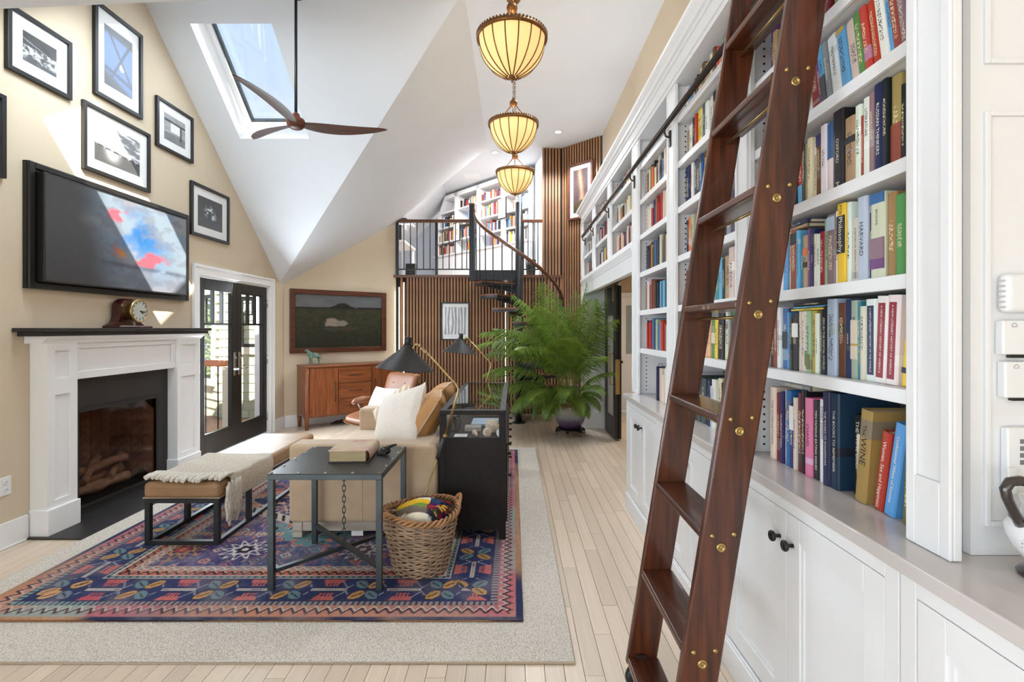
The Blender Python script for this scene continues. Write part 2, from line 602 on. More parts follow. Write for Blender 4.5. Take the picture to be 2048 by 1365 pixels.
build('pane', mb, M['glass'], w2)
mb = MB()  # unseen window added so light reaches the bookcase
for yy in (WY0, -3.1, -1.78, -.45, WY1 - .06): mb.box(XL - .07, XL + .01, yy, yy + .06, WZ0, WZ1)
for zz in (WZ0, WZ1 - .06): mb.box(XL - .07, XL + .01, WY0 + .06, WY1 - .06, zz, zz + .06)
w3 = build('window_3', mb, M['white'], kind='structure', label='white framed window in the left wall beside the camera')
mb = MB(); mb.box(XL - .04, XL - .035, WY0 + .06, WY1 - .06, WZ0 + .06, WZ1 - .06)
build('pane', mb, M['glass'], w3)

# ceilings
SX0, SX1, SYa, SYb = -3.02, -2.26, 4.672, 5.525      # roof window seen in the photo
TYa, TYb, TX1 = 3.02, 3.64, -1.94                                # its twin in the front slope
mb = MB()
def q1(pts): mb.face([(x, y, P1(y)) for x, y in pts])
q1([(XL, YR), (SX0, YR), (SX0, yc1(SX0)), (XL, yc1(XL))])
q1([(SX0, YR), (SX1, YR), (SX1, SYa), (SX0, SYa)])
q1([(SX0, SYb), (SX1, SYb), (SX1, yc1(SX1)), (SX0, yc1(SX0))])
q1([(SX1, YR), (XF, YR), (SX1, yc1(SX1))])
def q3(pts): mb.face([(x, y, P3(y)) for x, y in pts])
q3([(XL, YR), (XL, yc3(XL)), (SX0, yc3(SX0)), (SX0, YR)])
q3([(SX0, YR), (SX0, TYb), (TX1, TYb), (TX1, YR)])
q3([(SX0, TYa), (SX0, yc3(SX0)), (TX1, yc3(TX1)), (TX1, TYa)])
q3([(TX1, YR), (TX1, yc3(TX1)), (XF, YR)])
def q2(pts): mb.face([(x, y, P2(x)) for x, y in pts])
q2([(XL, yc1(XL)), (XF, YR), (XF, CY), (CX, CY), (XL, LY)])
q2([(XL, -5), (XF, -5), (XF, YR), (XL, yc3(XL))])
mb.face([(XF, -5, ZC), (XR, -5, ZC), (XR, 9.5, ZC), (XF, 9.5, ZC)])
mb.face([(XF, 8.4, ZC), (XF, 13, ZC), (-1.5, 13, ZC), (-1.5, 8.4, ZC)])
mb.face([(XF, 9.5, ZC), (XR, 9.5, ZC), (XR, 13, ZC), (XF, 13, ZC)])
mb.face([(-1.5, 8.4, ZC), (-1.5, 13, ZC), (-2.75, 13, 3.3), (-2.75, 8.4, 3.3)])
mb.face([(CX, CY, 4.5), (CX, CY, P2(CX)), (XF, CY, ZC)])
mb.face([(-2.75, CY + .1, 3.3), (CX, CY + .1, 4.03), (CX, CY + .1, 2.3), (-2.75, CY + .1, 2.3)])
build('ceiling', mb, M['ceil'], kind='structure', label='white vaulted ceiling with valley crease and flat strip')

def roof_window(num, P, ya, yb, SX1, lab):
    """light well, frame and pane of a roof window on slope P"""
    slope = (P(yb) - P(ya)) / (yb - ya)
    nrm = Vector((0, -slope, 1)).normalized()
    dep = .30
    A = lambda x, y, d: Vector((x, y, P(y))) + nrm * d
    mb = MB()
    for (xa, y0, xb, y1) in ((SX0, ya, SX0, yb), (SX1, yb, SX1, ya), (SX1, ya, SX0, ya), (SX0, yb, SX1, yb)):
        mb.face([A(xa, y0, 0), A(xb, y1, 0), A(xb, y1, dep), A(xa, y0, dep)])
    w = build('window_%d' % num, mb, M['white'], kind='structure', label=lab)
    t = .055
    ux = Vector((1, 0, 0)); uy = (A(0, yb, 0) - A(0, ya, 0)).normalized()
    L = (A(0, yb, 0) - A(0, ya, 0)).length; Wd = SX1 - SX0
    ce = A((SX0 + SX1) / 2, (ya + yb) / 2, dep - .03)
    for off, hu, hv in ((ux * (Wd / 2 - t / 2), t / 2, L / 2), (-ux * (Wd / 2 - t / 2), t / 2, L / 2), (uy * (L / 2 - t / 2), Wd / 2 - t, t / 2), (-uy * (L / 2 - t / 2), Wd / 2 - t, t / 2)):
        mb = MB(); mb.obox(ce + off, ux * hu, uy * hv, nrm * .03)
        build('frame', mb, M['cabwhite'], w)
    for off, hu, hv in ((ux * (Wd / 2 - t - .012), .012, L / 2 - t), (-ux * (Wd / 2 - t - .012), .012, L / 2 - t), (-uy * (L / 2 - t - .012), Wd / 2 - t - .024, .012), (uy * (L / 2 - t - .012), Wd / 2 - t - .024, .012)):
        mb = MB(); mb.obox(ce + off + nrm * .02, ux * hu, uy * hv, nrm * .02)
        build('gasket', mb, M['steel'], w)
    mb = MB(); mb.obox(ce + nrm * .045, ux * (Wd / 2 - t), uy * (L / 2 - t), nrm * .004)
    build('pane', mb, M['glass'], w)
roof_window(1, P1, SYa, SYb, SX1, 'roof window with blue sky in the sloping white ceiling')
roof_window(4, P3, TYa, TYb, TX1, 'second roof window in the slope nearer the camera')

# baseboards
mb = MB()
mb.box(XL, XL + .016, 1.2, 3.44, 0, .17); mb.box(XL, XL + .022, 1.2, 3.44, 0, .012)
build('baseboard_left', mb, M['white'], kind='structure', label='white baseboard beside the fireplace', bevel=.003)
mb = MB(); mb.box(XL, XL + .016, 6.96, LY, 0, .17)
build('baseboard_left', mb, M['white'], kind='structure', label='white baseboard between garden door and corner')
ua = Vector((CX - XL, CY - LY, 0)); ULEN = ua.length; ua.normalize(); na = Vector((ua.y, -ua.x, 0))
def AW(u, v, z=0): return Vector((XL, LY, z)) + ua * u + na * v
mb = MB(); mb.obox(AW(ULEN / 2, .008, .085), ua * ULEN / 2, na * .008, (0, 0, .085))
build('baseboard_back', mb, M['white'], kind='structure', label='white baseboard under the angled wall')

# outlet on the left wall
t = thing('wall_outlet', 'white double wall outlet left of the fireplace', 'outlet', (XL, 3.29, .33))
mb = MB(); mb.box(XL + .001, XL + .009, 3.252, 3.328, .35, .47)
build('cover_plate', mb, M['white'], t, bevel=.002)
for zz in (.385, .435):
    mb = MB(); mb.lathe([(.016, 0), (.016, .003)], 14, (XL + .009, 3.29, zz), (1, 0, 0))
    s_ = build('socket', mb, M['cabwhite'], t)
    mb = MB()
    for dy in (-.006, .006): mb.box(XL + .0118, XL + .0126, 3.29 + dy - .0012, 3.29 + dy + .0012, zz - .002, zz + .006)
    build('slot', mb, M['black'], s_)

# ------------------------------------------------------------------ slatted back wall
mb = MB()
mb.box(-2.02, .823, YB + .012, YB + .06, 0, 2.30)
mb.box(.487, .823, YB + .012, YB + .06, 2.30, ZC)
K0 = Vector((.823, YB, 0)); K1 = Vector((1.394, 7.83, 0)); kd = (K1 - K0).normalized(); kn = Vector((kd.y, -kd.x, 0)); KL = (K1 - K0).length
mb.obox((K0 + K1) / 2 - kn * .036 + Vector((0, 0, ZC / 2)), kd * KL / 2, kn * .024, (0, 0, ZC / 2))
wb = build('wall_back', mb, M['felt'], kind='structure', label='walnut slat wall under the loft and up its right side')
SP = .0525
def slat_me(h):
    m_ = MB(); m_.box(-.0165, .0165, -.011, .011, 0, h)
    return meshdata('slat', m_, M['walnut'])
s_lo, s_up = slat_me(2.30), slat_me(ZC - 2.345)
_m = MB(); _m.box(-.0150, .0150, -.0115, -.0015, 0, ZC); s_full = meshdata('slat', _m, M['walnut'])
x = -1.985
LEDX = (-2.0 + .016, -1.92, -1.84, -.134)
while x < .815:
    if min(abs(x - l) for l in LEDX) > .022:
        share('slat', s_lo, wb, Vector((x, YB, 0)) - wb.location)
    x += SP
x = .505
while x < .82:
    share('slat', s_up, wb, Vector((x, YB, 2.345)) - wb.location); x += SP
d_ = .02
while d_ < KL - .01:
    p = K0 + kd * d_ + kn * -.001
    share('slat', s_full, wb, p - wb.location, (0, 0, math.atan2(kd.y, kd.x))); d_ += SP
# loft edge board
mb = MB(); mb.box(-2.02, .823, YB - .03, YB + .06, 2.30, 2.345)
build('trim_1', mb, M['railwood'], kind='structure', label='walnut edge board along the loft floor')
M['led'] = glow('warm_light_strip', (1, .86, .62), 6)
for i, (lx, z0, z1, lab) in enumerate(((-1.99, .45, 2.07, 'leftmost and shortest'), (-1.92, .45, 2.14, 'middle one of the three at left'), (-1.84, .45, 2.22, 'tallest of the three at left'), (-.134, .25, 2.2, 'lone one beside the stairs'))):
    mb = MB(); mb.box(lx - .005, lx + .005, YB - .013, YB + .006, z0, z1)
    build('light_strip', mb, M['led'], label='thin vertical warm light strip in slat wall, ' + lab, cat='light strip', group='light strips in the slat wall')

# loft floor and walls
mb = MB(); mb.box(-2.75, 1.39, YB + .06, 13, 2.2, 2.34)
build('floor_loft', mb, M['maple'], kind='structure', label='loft floor above the slat wall')
B0 = Vector((.31, 9.2, 0)); B1 = Vector((-1.78, 11.48, 0)); bd = (B1 - B0).normalized(); bn = Vector((-bd.y, bd.x, 0))
if bn.y > 0: bn = -bn
mb = MB()
o1 = B0 - bd * .1 - bn * .32; o2 = B1 + bd * .3 - bn * .32
mb.face([(o1.x, o1.y, 2.34), (o2.x, o2.y, 2.34), (o2.x, o2.y, ZC), (o1.x, o1.y, ZC)])
mb.face([(.487, YB + .05, 2.3), (.487, YB + .05, ZC), (.40, 9.25, ZC), (.40, 9.25, 2.3)])
mb.face([(.40, 9.25, 2.3), (.40, 9.25, ZC), (o1.x, o1.y, ZC), (o1.x, o1.y, 2.3)])
build('wall_loft', mb, M['ceil'], kind='structure', label='white loft wall behind the upper bookcase')
M['bluegrey'] = mat('blue_grey_paint', c(178, 184, 194), .8, var=.02)
mb = MB()
mb.face([(-2.75, YB + .06, 2.34), (-2.75, 12.2, 2.34), (-2.75, 12.2, 3.4), (-2.75, YB + .06, 3.4)])
mb.face([(-2.75, 12.2, 2.34), (o2.x, o2.y + .2, 2.34), (o2.x, o2.y + .2, ZC), (-2.75, 12.2, ZC)])
build('wall_loft_left', mb, M['bluegrey'], kind='structure', label='blue grey wall of the loft study')

# hall beyond the doorway
mb = MB()
mb.face([(XR, 8.9, 0), (3.3, 8.9, 0), (3.3, 8.9, 2.45), (XR, 8.9, 2.45)])
mb.face([(3.3, 8.9, 0), (3.3, 3.6, 0), (3.3, 3.6, 2.45), (3.3, 8.9, 2.45)])
mb.face([(XR, 3.6, 0), (3.3, 3.6, 0), (3.3, 3.6, 2.45), (XR, 3.6, 2.45)])
mb.face([(XR + .001, 6.55, 0), (XR + .001, 8.9, 0), (XR + .001, 8.9, 2.45), (XR + .001, 6.55, 2.45)])
mb.face([(XR, 3.6, 2.45), (3.3, 3.6, 2.45), (3.3, 8.9, 2.45), (XR, 8.9, 2.45)])
build('wall_hall', mb, M['wall'], kind='structure', label='beige hall seen through the doorway')
t = thing('door_2', 'white cased hall door with a bright pane', None, (2.1, 8.88, 0), kind='structure')
mb = MB(); mb.box(1.78, 2.62, 8.83, 8.88, 0, 2.08); build('casing', mb, M['white'], t, bevel=.004)
mb = MB(); mb.box(1.88, 2.52, 8.80, 8.83, 0, 2.0); build('leaf', mb, M['cabwhite'], t, bevel=.004)
mb = MB(); mb.box(1.98, 2.42, 8.79, 8.80, 1.0, 1.85); build('pane', mb, M['mirrorglass'], t)
mb = MB(); mb.box(2.47, 2.50, 8.77, 8.80, .95, 1.05); build('handle', mb, M['blackmetal'], t)
t = thing('hall_cabinet', 'dark low cabinet in the hall seen past the sliding door', 'cabinet', (1.62, 8.6, 0))
mb = MB(); mb.box(1.44, 1.82, 8.42, 8.76, 0, .86); build('body', mb, M['bluegrey'], t, bevel=.004)
mb = MB(); mb.box(1.42, 1.84, 8.40, 8.77, .86, .9); build('top', mb, M['black'], t, bevel=.004)

# ------------------------------------------------------------------ garden door (two leaves)
t = thing('door_1', 'black glazed double door to the deck in white casing', None, (XL, (DY0 + DY1) / 2, 0), kind='structure')
def casing(y0, y1, z0, z1):
    mb = MB(); mb.box(XL + .001, XL + .022, y0, y1, z0, z1)
    build('casing', mb, M['white'], t, bevel=.005)
casing(DY0 - .10, DY0 + .01, 0, DZ + .095); casing(DY1 - .01, DY1 + .10, 0, DZ + .095); casing(DY0 + .01, DY1 - .01, DZ - .01, DZ + .095)
mb = MB()
mb.box(XL + .022, XL + .034, DY0 - .10, DY0 - .075, 0, DZ + .095); mb.box(XL + .022, XL + .034, DY1 + .075, DY1 + .10, 0, DZ + .095)
mb.box(XL + .022, XL + .034, DY0 - .075, DY1 + .075, DZ + .07, DZ + .095)
build('back_band', mb, M['white'], t, bevel=.004)
mb = MB()
mb.box(XL - .13, XL, DY0, DY0 + .035, 0, DZ); mb.box(XL - .13, XL, DY1 - .035, DY1, 0, DZ); mb.box(XL - .13, XL, DY0 + .035, DY1 - .035, DZ - .03, DZ)
mb.box(XL - .13, XL + .02, DY0 + .035, DY1 - .035, 0, .035)
build('jamb', mb, M['white'], t)
Yc = (DY0 + DY1) / 2
for (a, b, hy) in ((DY0 + .04, Yc - .002, -1), (Yc + .002, DY1 - .04, 1)):
    xf0, xf1 = XL - .06, XL - .015
    z0, z1 = .045, 2.0
    st, br, tr_ = .11, .24, .13
    mb = MB()
    mb.box(xf0, xf1, a, a + st, z0, z1); mb.box(xf0, xf1, b - st, b, z0, z1)
    mb.box(xf0, xf1, a + st, b - st, z0, z0 + br); mb.box(xf0, xf1, a + st, b - st, z1 - tr_, z1)
    leaf = build('leaf', mb, M['black'], t, bevel=.004)
    zt = 1.485
    mb = MB(); mb.box(xf0 + .005, xf1 - .003, a + st, b - st, zt, zt + .026); build('muntin', mb, M['black'], leaf)
    for k in (1, 2):
        yy = a + st + (b - a - 2 * st) * k / 3
        mb = MB(); mb.box(xf0 + .005, xf1 - .003, yy - .012, yy + .012, zt + .026, z1 - tr_); build('muntin', mb, M['black'], leaf)
    mb = MB(); mb.box(XL - .04, XL - .036, a + st, b - st, z0 + br, z1 - tr_); build('pane', mb, M['glass'], leaf)
    # handle set
    hy_ = (b - .05) if hy < 0 else (a + .05)
    mb = MB(); mb.box(xf1, xf1 + .008, hy_ - .02, hy_ + .02, .88, 1.16)
    hp = build('handle_plate', mb, M['chrome'], leaf, bevel=.003)
    mb = MB(); mb.tube([(xf1 + .008, hy_, .96), (xf1 + .05, hy_, .96), (xf1 + .058, hy_ - hy * -.02, .96), (xf1 + .055, hy_ + hy * .1, .965)], .009, 8)
    mb.lathe([(.013, 0), (.013, .018)], 12, (xf1 + .008, hy_, 1.09), (1, 0, 0))
    build('lever', mb, M['chrome'], leaf, True)
    ey = a if hy < 0 else b
    for zz in (.25, 1.02, 1.78):
        mb = MB(); mb.tube([(xf1 + .004, ey, zz - .05), (xf1 + .004, ey, zz + .05)], .011, 8); build('hinge', mb, M['chrome'], leaf, True)
# ------------------------------------------------------------------ built-in bookcase on the right
FX = 1.015                                # face of the bookcase
POSTS = [(1.13, 1.258), (2.10, 2.25), (3.08, 3.25), (4.00, 4.20), (5.12, 5.30), (6.13, 6.32), (7.15, 7.35)]
SHELF = [1.2915, 1.592, 1.8955, 2.195, 2.475, 2.755]
TH = .035
OPEN_TOP = 2.96
bc = thing('bookcase', 'tall white built-in bookcase along the right wall, over the doorway', 'bookcase', (1.2, 4.2, .92))
for i, (a, b) in enumerate(POSTS):
    z0 = .921 if i < 4 else 2.16
    mb = MB(); mb.box(FX, XR - .002, a + .045, b - .045 if i else b, z0, OPEN_TOP)
    if i == 0:
        mb = MB(); mb.box(FX, XR - .002, a + .058, b, z0, OPEN_TOP)
    build('side_panel', mb, M['cabwhite'], bc)
    mb = MB()
    mb.box(FX - .02, FX, a, b, z0, OPEN_TOP)
    st = build('stile', mb, M['cabwhite'], bc, bevel=.003)
    if 0 < i:
        mb = MB()
        for y in (a + .02, b - .032): mb.box(FX - .026, FX - .02, y, y + .012, z0 + .05, OPEN_TOP - .03)
        build('bead', mb, M['cabwhite'], st)
    else:   # recessed panel on the broad end stile
        mb = MB(); mb.box(FX - .029, FX - .02, a, a + .028, z0, OPEN_TOP); mb.box(FX - .029, FX - .02, b - .028, b, z0, OPEN_TOP)
        mb.box(FX - .029, FX - .02, a + .028, b - .028, z0, z0 + .17)
        build('panel_rail', mb, M['cabwhite'], st, bevel=.003)
# back boards
mb = MB(); mb.box(XR - .012, XR - .003, 1.2, 4.2, .921, OPEN_TOP); build('back_board', mb, M['cabwhite'], bc)
mb = MB(); mb.box(XR - .012, XR - .003, 4.2, 7.35, 2.10, OPEN_TOP); build('back_board', mb, M['cabwhite'], bc)
bays = [(POSTS[i][1] - (.0 if i == 0 else .045), POSTS[i + 1][0] + .045) for i in range(6)]
front = [(POSTS[i][1], POSTS[i + 1][0]) for i in range(6)]
for i in range(6):
    y0, y1 = bays[i]
    for z in SHELF:
        if i >= 3 and z < 2.19: continue
        mb = MB()
        mb.box(FX + .012, XR - .013, y0 + .0005, y1 - .0005, z - TH, z)
        mb.box(FX - .002, FX + .012, front[i][0] + .0005, front[i][1] - .0005, z - TH - .004, z)
        build('shelf', mb, M['cabwhite'], bc, bevel=.002)
# shelf-pin holes
pin = MB(); pin.lathe([(.0045, 0), (.0045, .0015)], 8, (0, 0, 0), (0, -1, 0))
for i in range(0, 4):
    yy = POSTS[i][0] + .045 if i else None
    if yy is None: continue
    mb = MB()
    for z in [.953 + .032 * k for k in range(61)]:
        for xx in (FX + .06, XR - .08):
            mb.lathe([(.005, 0), (.005, .0012)], 8, (xx, yy, z), (0, -1, 0))
    build('pin_holes', mb, M['black'], bc, kind='stuff')
# frieze and cornice
mb = MB(); mb.box(FX - .02, XR - .003, 1.13, 7.35, OPEN_TOP, 3.09); build('frieze', mb, M['cabwhite'], bc)
mb = MB()
prof = [(XR - .003, 3.09), (FX - .03, 3.09), (FX - .034, 3.105), (FX - .05, 3.112), (FX - .055, 3.13), (FX - .075, 3.15), (FX - .082, 3.16), (FX - .082, 3.18), (XR - .003, 3.18)]
mb.prism([(x, 1.05, z) for x, z in prof], (0, 6.38, 0)); build('cornice', mb, M['cabwhite'], bc)
mb = MB(); mb.box(FX - .028, FX - .02, 1.13, 7.35, 3.0, 3.015); mb.box(FX - .026, FX - .02, 1.13, 7.35, OPEN_TOP, OPEN_TOP + .014)
build('frieze_bead', mb, M['cabwhite'], bc, bevel=.002)
# head of the doorway under the upper shelves
mb = MB()
prof = [(XR - .003, 2.155), (FX - .035, 2.155), (FX - .035, 2.13), (FX - .015, 2.085), (FX - .012, 2.07), (XR - .003, 2.07)]
mb.prism([(x, 4.201, z) for x, z in prof], (0, 3.149, 0)); build('door_head_cornice', mb, M['cabwhite'], bc)
mb = MB(); mb.box(FX - .008, FX + .05, 4.201, 7.25, 1.93, 2.07); build('pelmet', mb, M['cabwhite'], bc, bevel=.004)
# panelled return at the far side of the doorway
mb = MB(); mb.box(FX - .02, XR - .004, 7.27, 7.35, 0, 2.07)
rt = build('wall_return', mb, M['white'], kind='structure', label='white panelled return wall behind the palm')
for z0, z1 in ((.22, .82), (.92, 1.98)):
    for (a, b, cc, d) in ((FX + .05, FX + .065, z0, z1), (XR - .09, XR - .075, z0, z1), (FX + .065, XR - .09, z0, z0 + .015), (FX + .065, XR - .09, z1 - .015, z1)):
        mb = MB(); mb.box(a, b, 7.262, 7.27, cc, d); build('panel_moulding', mb, M['white'], rt)
mb = MB(); mb.box(FX - .02, XR - .004, 7.254, 7.27, 0, .16); build('skirting', mb, M['white'], rt)
mb = MB(); mb.box(XR - .02, XR + .01, HY1 - .0, HY1 + .1, 0, 2.05); build('trim_2', mb, M['white'], kind='structure', label='white casing at the far side of the hall doorway')

# wall at the near end, facing the camera
mb = MB(); mb.box(FX + .05, 1.75, 1.165, 1.185, .921, 3.09)
we = build('wall_end', mb, M['cabwhite'], kind='structure', label='white panelled end wall of the bookcase with devices')
for z0, z1 in ((.99, 1.955), (2.065, 2.9)):
    for (a, b, cc, d) in ((1.095, 1.107, z0, z1), (1.5, 1.512, z0, z1), (1.107, 1.5, z0, z0 + .012), (1.107, 1.5, z1 - .012, z1)):
        mb = MB(); mb.box(a, b, 1.157, 1.165, cc, d); build('panel_moulding', mb, M['cabwhite'], we, bevel=.002)

# worktop and base cabinets
mb = MB(); mb.box(.895, XR - .004, .15, 4.085, .882, .92)
build('worktop', mb, M['counter'], bevel=.004, label='long pale grey worktop under the bookcase', cat='worktop')
KN = MB()
KN.lathe([(.007, 0), (.006, .012), (.007, .018), (.017, .022), (.019, .028), (.017, .033), (.011, .036), (.010, .033), (.004, .036), (0, .037)], 16, (0, 0, 0), (-1, 0, 0))
knob_me = meshdata('knob', KN, M['black'], True)
def shaker(y0, y1, z0, z1, x, parent, nm, fr=.075):
    mb = MB(); d = .02
    mb.box(x, x + d, y0, y0 + fr, z0, z1); mb.box(x, x + d, y1 - fr, y1, z0, z1)
    mb.box(x, x + d, y0 + fr, y1 - fr, z0, z0 + fr); mb.box(x, x + d, y0 + fr, y1 - fr, z1 - fr, z1)
    o = build(nm, mb, M['cabwhite'], parent, bevel=.002)
    mb = MB(); mb.box(x + .010, x + d - .001, y0 + fr, y1 - fr, z0 + fr, z1 - fr); build('door_panel', mb, M['cabwhite'], o)
    mb = MB(); e = .014
    mb.box(x + .005, x + .010, y0 + fr, y0 + fr + e, z0 + fr, z1 - fr); mb.box(x + .005, x + .010, y1 - fr - e, y1 - fr, z0 + fr, z1 - fr)
    mb.box(x + .005, x + .010, y0 + fr + e, y1 - fr - e, z0 + fr, z0 + fr + e); mb.box(x + .005, x + .010, y0 + fr + e, y1 - fr - e, z1 - fr - e, z1 - fr)
    build('panel_bead', mb, M['cabwhite'], o)
    return o
CXF = .918
units = [(3.17, 4.06, 'at the far end by the doorway'), (2.18, 3.165, 'seen between the rails of the ladder'), (1.19, 2.175, 'nearest with the ladder standing before it'), (.16, 1.185, 'at the near end under the pitcher')]
for i, (y0, y1, wh) in enumerate(units):
    t = thing('base_cabinet', 'white base cabinet with inset doors ' + wh, 'cabinet', ((CXF + XR) / 2, (y0 + y1) / 2, 0), group='white base cabinets under the worktop')
    mb = MB(); mb.box(CXF + .022, XR - .005, y0, y1, .10, .881)
    build('body', mb, M['cabwhite'], t)
    ff = .045
    mb = MB()
    mb.box(CXF - .001, CXF + .0215, y0, y0 + ff, .135, .881); mb.box(CXF - .001, CXF + .0215, y1 - ff, y1, .135, .881)
    mb.box(CXF - .001, CXF + .0215, y0 + ff, y1 - ff, .835, .881)
    build('face_frame', mb, M['cabwhite'], t, bevel=.0015)
    mb = MB(); mb.box(CXF - .012, CXF + .0215, y0, y1, 0, .12); mb.box(CXF - .006, CXF + .0215, y0, y1, .12, .132)
    if i == 0: mb.box(CXF + .0215, XR - .01, y1, y1 + .012, 0, .12)
    build('plinth', mb, M['cabwhite'], t, bevel=.003)
    ym = (y0 + y1) / 2
    for (a, b, kny) in ((y0 + ff + .003, ym - .0015, ym - .04), (ym + .0015, y1 - ff - .003, ym + .04)):
        d = shaker(a, b, .14, .832, CXF, t, 'door')
        o = share('knob', knob_me, d, Vector((CXF, kny, .735)) - Vector(t.location))

# ------------------------------------------------------------------ ladder rail with brackets
t = thing('ladder_rail', 'dark bronze rail along the bookcase that carries the ladder', 'rail', (.955, 4.2, 2.70))
mb = MB(); mb.tube([(.955, 1.2, 2.725), (.955, 6.95, 2.725)], .017, 12); build('bar', mb, M['iron'], t, True)
for i, (a, b) in enumerate(POSTS[1:-1] + [(6.85, 6.98)]):
    y = (a + b) / 2
    if i == 5: y = 6.92
    mb = MB(); mb.box(FX - .03, FX - .0205, y - .014, y + .014, 2.60, 2.70)
    mb.tube([(FX - .03, y, 2.66), (FX - .05, y, 2.665), (.955, y, 2.69), (.955, y, 2.71)], .007, 8)
    build('bracket', mb, M['iron'], t)

# ------------------------------------------------------------------ rolling library ladder
LSL = math.atan2(.16, 1)
def lad(z): return .492 + .16 * z                         # centre line of a stringer
YN, YFR = 1.51, 2.005
t = thing('library_ladder', 'dark mahogany rolling library ladder leaning on the bookcase', 'ladder', (.5, 1.75, 0))
ld = Vector((.16, 0, 1)).normalized(); lp = Vector((1, 0, -.16)).normalized()
SWID = .118; STH = .028
for y in (YN, YFR):
    p0 = Vector((lad(.10), y, .10)); p1 = Vector((lad(2.86), y, 2.86))
    mb = MB(); mb.obox((p0 + p1) / 2, lp * SWID / 2, Vector((0, STH / 2, 0)), (p1 - p0) / 2)
    build('stringer', mb, M['mahogany'], t, bevel=.007, segs=3)
zt = [.14 + .349 * k for k in range(8)]
tread_z = []
for z in zt:
    xc = lad(z) + .004
    mb = MB(); mb.box(xc - .066, xc + .058, YN + STH / 2, YFR - STH / 2, z - .026, z)
    build('tread', mb, M['mahogany_y'], t, bevel=.006, segs=3)
    mb = MB(); xr = lad(z - .045) + .006
    mb.tube([(xr, YN + STH / 2, z - .05), (xr, YFR - STH / 2, z - .05)], .0055, 8)
    build('tie_rod', mb, M['brass'], t, True)
    for dx, dz, r in ((-.030, -.010, .0075), (.034, -.005, .0075), (.002, -.045, .0145)):
        for ysg, y in ((-1, YN - STH / 2), (1, YFR + STH / 2)):
            p = Vector((lad(z + dz) + dx, y, z + dz))
            mb = MB()
            if r > .01:
                mb.lathe([(r, 0), (r, .002), (r * .8, .004), (r * .45, .004), (r * .45, .001), (r * .3, .001), (0, .003)], 18, p, (0, ysg, 0), cap=False)
            else:
                mb.lathe([(r, 0), (r, .002), (r * .5, .0045), (0, .005)], 14, p, (0, ysg, 0), cap=False)
            build('bolt', mb, M['brass'], t, True)
for y in (YN, YFR):
    mb = MB(); mb.lathe([(.0, -.016), (.045, -.016), (.052, -.008), (.052, .008), (.045, .016), (0, .016)], 20, (lad(.052) + .0, y, .0525), (0, 1, 0))
    w_ = build('wheel', mb, M['black'], t, True)
    mb = MB(); mb.obox((lad(.1), y - .024, .1), (.02, 0, 0), (0, .003, 0), (0, 0, .055)); mb.obox((lad(.1), y + .024, .1), (.02, 0, 0), (0, .003, 0), (0, 0, .055))
    build('wheel_fork', mb, M['iron'], t)
    mb = MB()
    pts = [(lad(2.62) - .01, y, 2.62), (lad(2.8), y, 2.80)]
    pts += [(.955 + .034 * math.cos(a), y, 2.742 + .034 * math.sin(a)) for a in [math.radians(q) for q in (150, 120, 90, 60, 30, 0, -30)]]
    mb.tube(pts, .010, 8); build('rail_hook', mb, M['iron'], t, True)

# ------------------------------------------------------------------ sliding hall door
t = thing('sliding_door', 'black sliding door with frosted pane and brass pulls under the bookcase', 'door', (1.33, 6.78, 0))
dx0, dx1, y0, y1 = 1.305, 1.345, 6.42, 7.14
mb = MB(); s_ = .13
mb.box(dx0, dx1, y0, y0 + s_, .02, 2.0); mb.box(dx0, dx1, y1 - s_, y1, .02, 2.0); mb.box(dx0, dx1, y0 + s_, y1 - s_, .02, .28); mb.box(dx0, dx1, y0 + s_, y1 - s_, 1.62, 2.0)
build('door_frame', mb, M['black'], t, bevel=.004)
M['frost'] = mat('frosted_pane', c(206, 200, 192), .25, var=.03)
mb = MB(); mb.box(dx0 + .012, dx1 - .012, y0 + s_, y1 - s_, .28, 1.62); build('pane', mb, M['frost'], t)
mb = MB()
for k in range(5): mb.box(dx0 - .003, dx0, y0 + s_ + .03 + k * .095, y0 + s_ + .045 + k * .095, 1.66, 1.94)
build('groove_moulding', mb, M['black'], t)
mb = MB(); yy = y0 + .065
mb.tube([(dx0, yy, .72), (dx0 - .05, yy, .72), (dx0 - .05, yy, 1.12), (dx0, yy, 1.12)], .009, 8); build('pull', mb, M['brass'], t, True)
mb = MB(); mb.box(dx1 + .012, dx1 + .045, 6.44, 7.12, .02, 2.0); build('rear_leaf', mb, M['black'], t)
mb = MB(); mb.box(dx0 + .005, dx1 + .02, y0 - .006, y0, .6, 1.05); build('edge_pull', mb, M['brass'], t, bevel=.003)
for yy in (6.55, 7.0):
    mb = MB(); mb.box(dx0 - .008, dx0 - .0005, yy - .02, yy + .02, 1.8, 2.06); build('hanger', mb, M['brass'], t)
t = thing('door_track', 'brass track above the sliding hall door', 'track', (1.31, 5.7, 2.02))
mb = MB(); mb.box(1.288, 1.296, 4.25, 7.2, 2.035, 2.062); build('track_bar', mb, M['brass'], t)

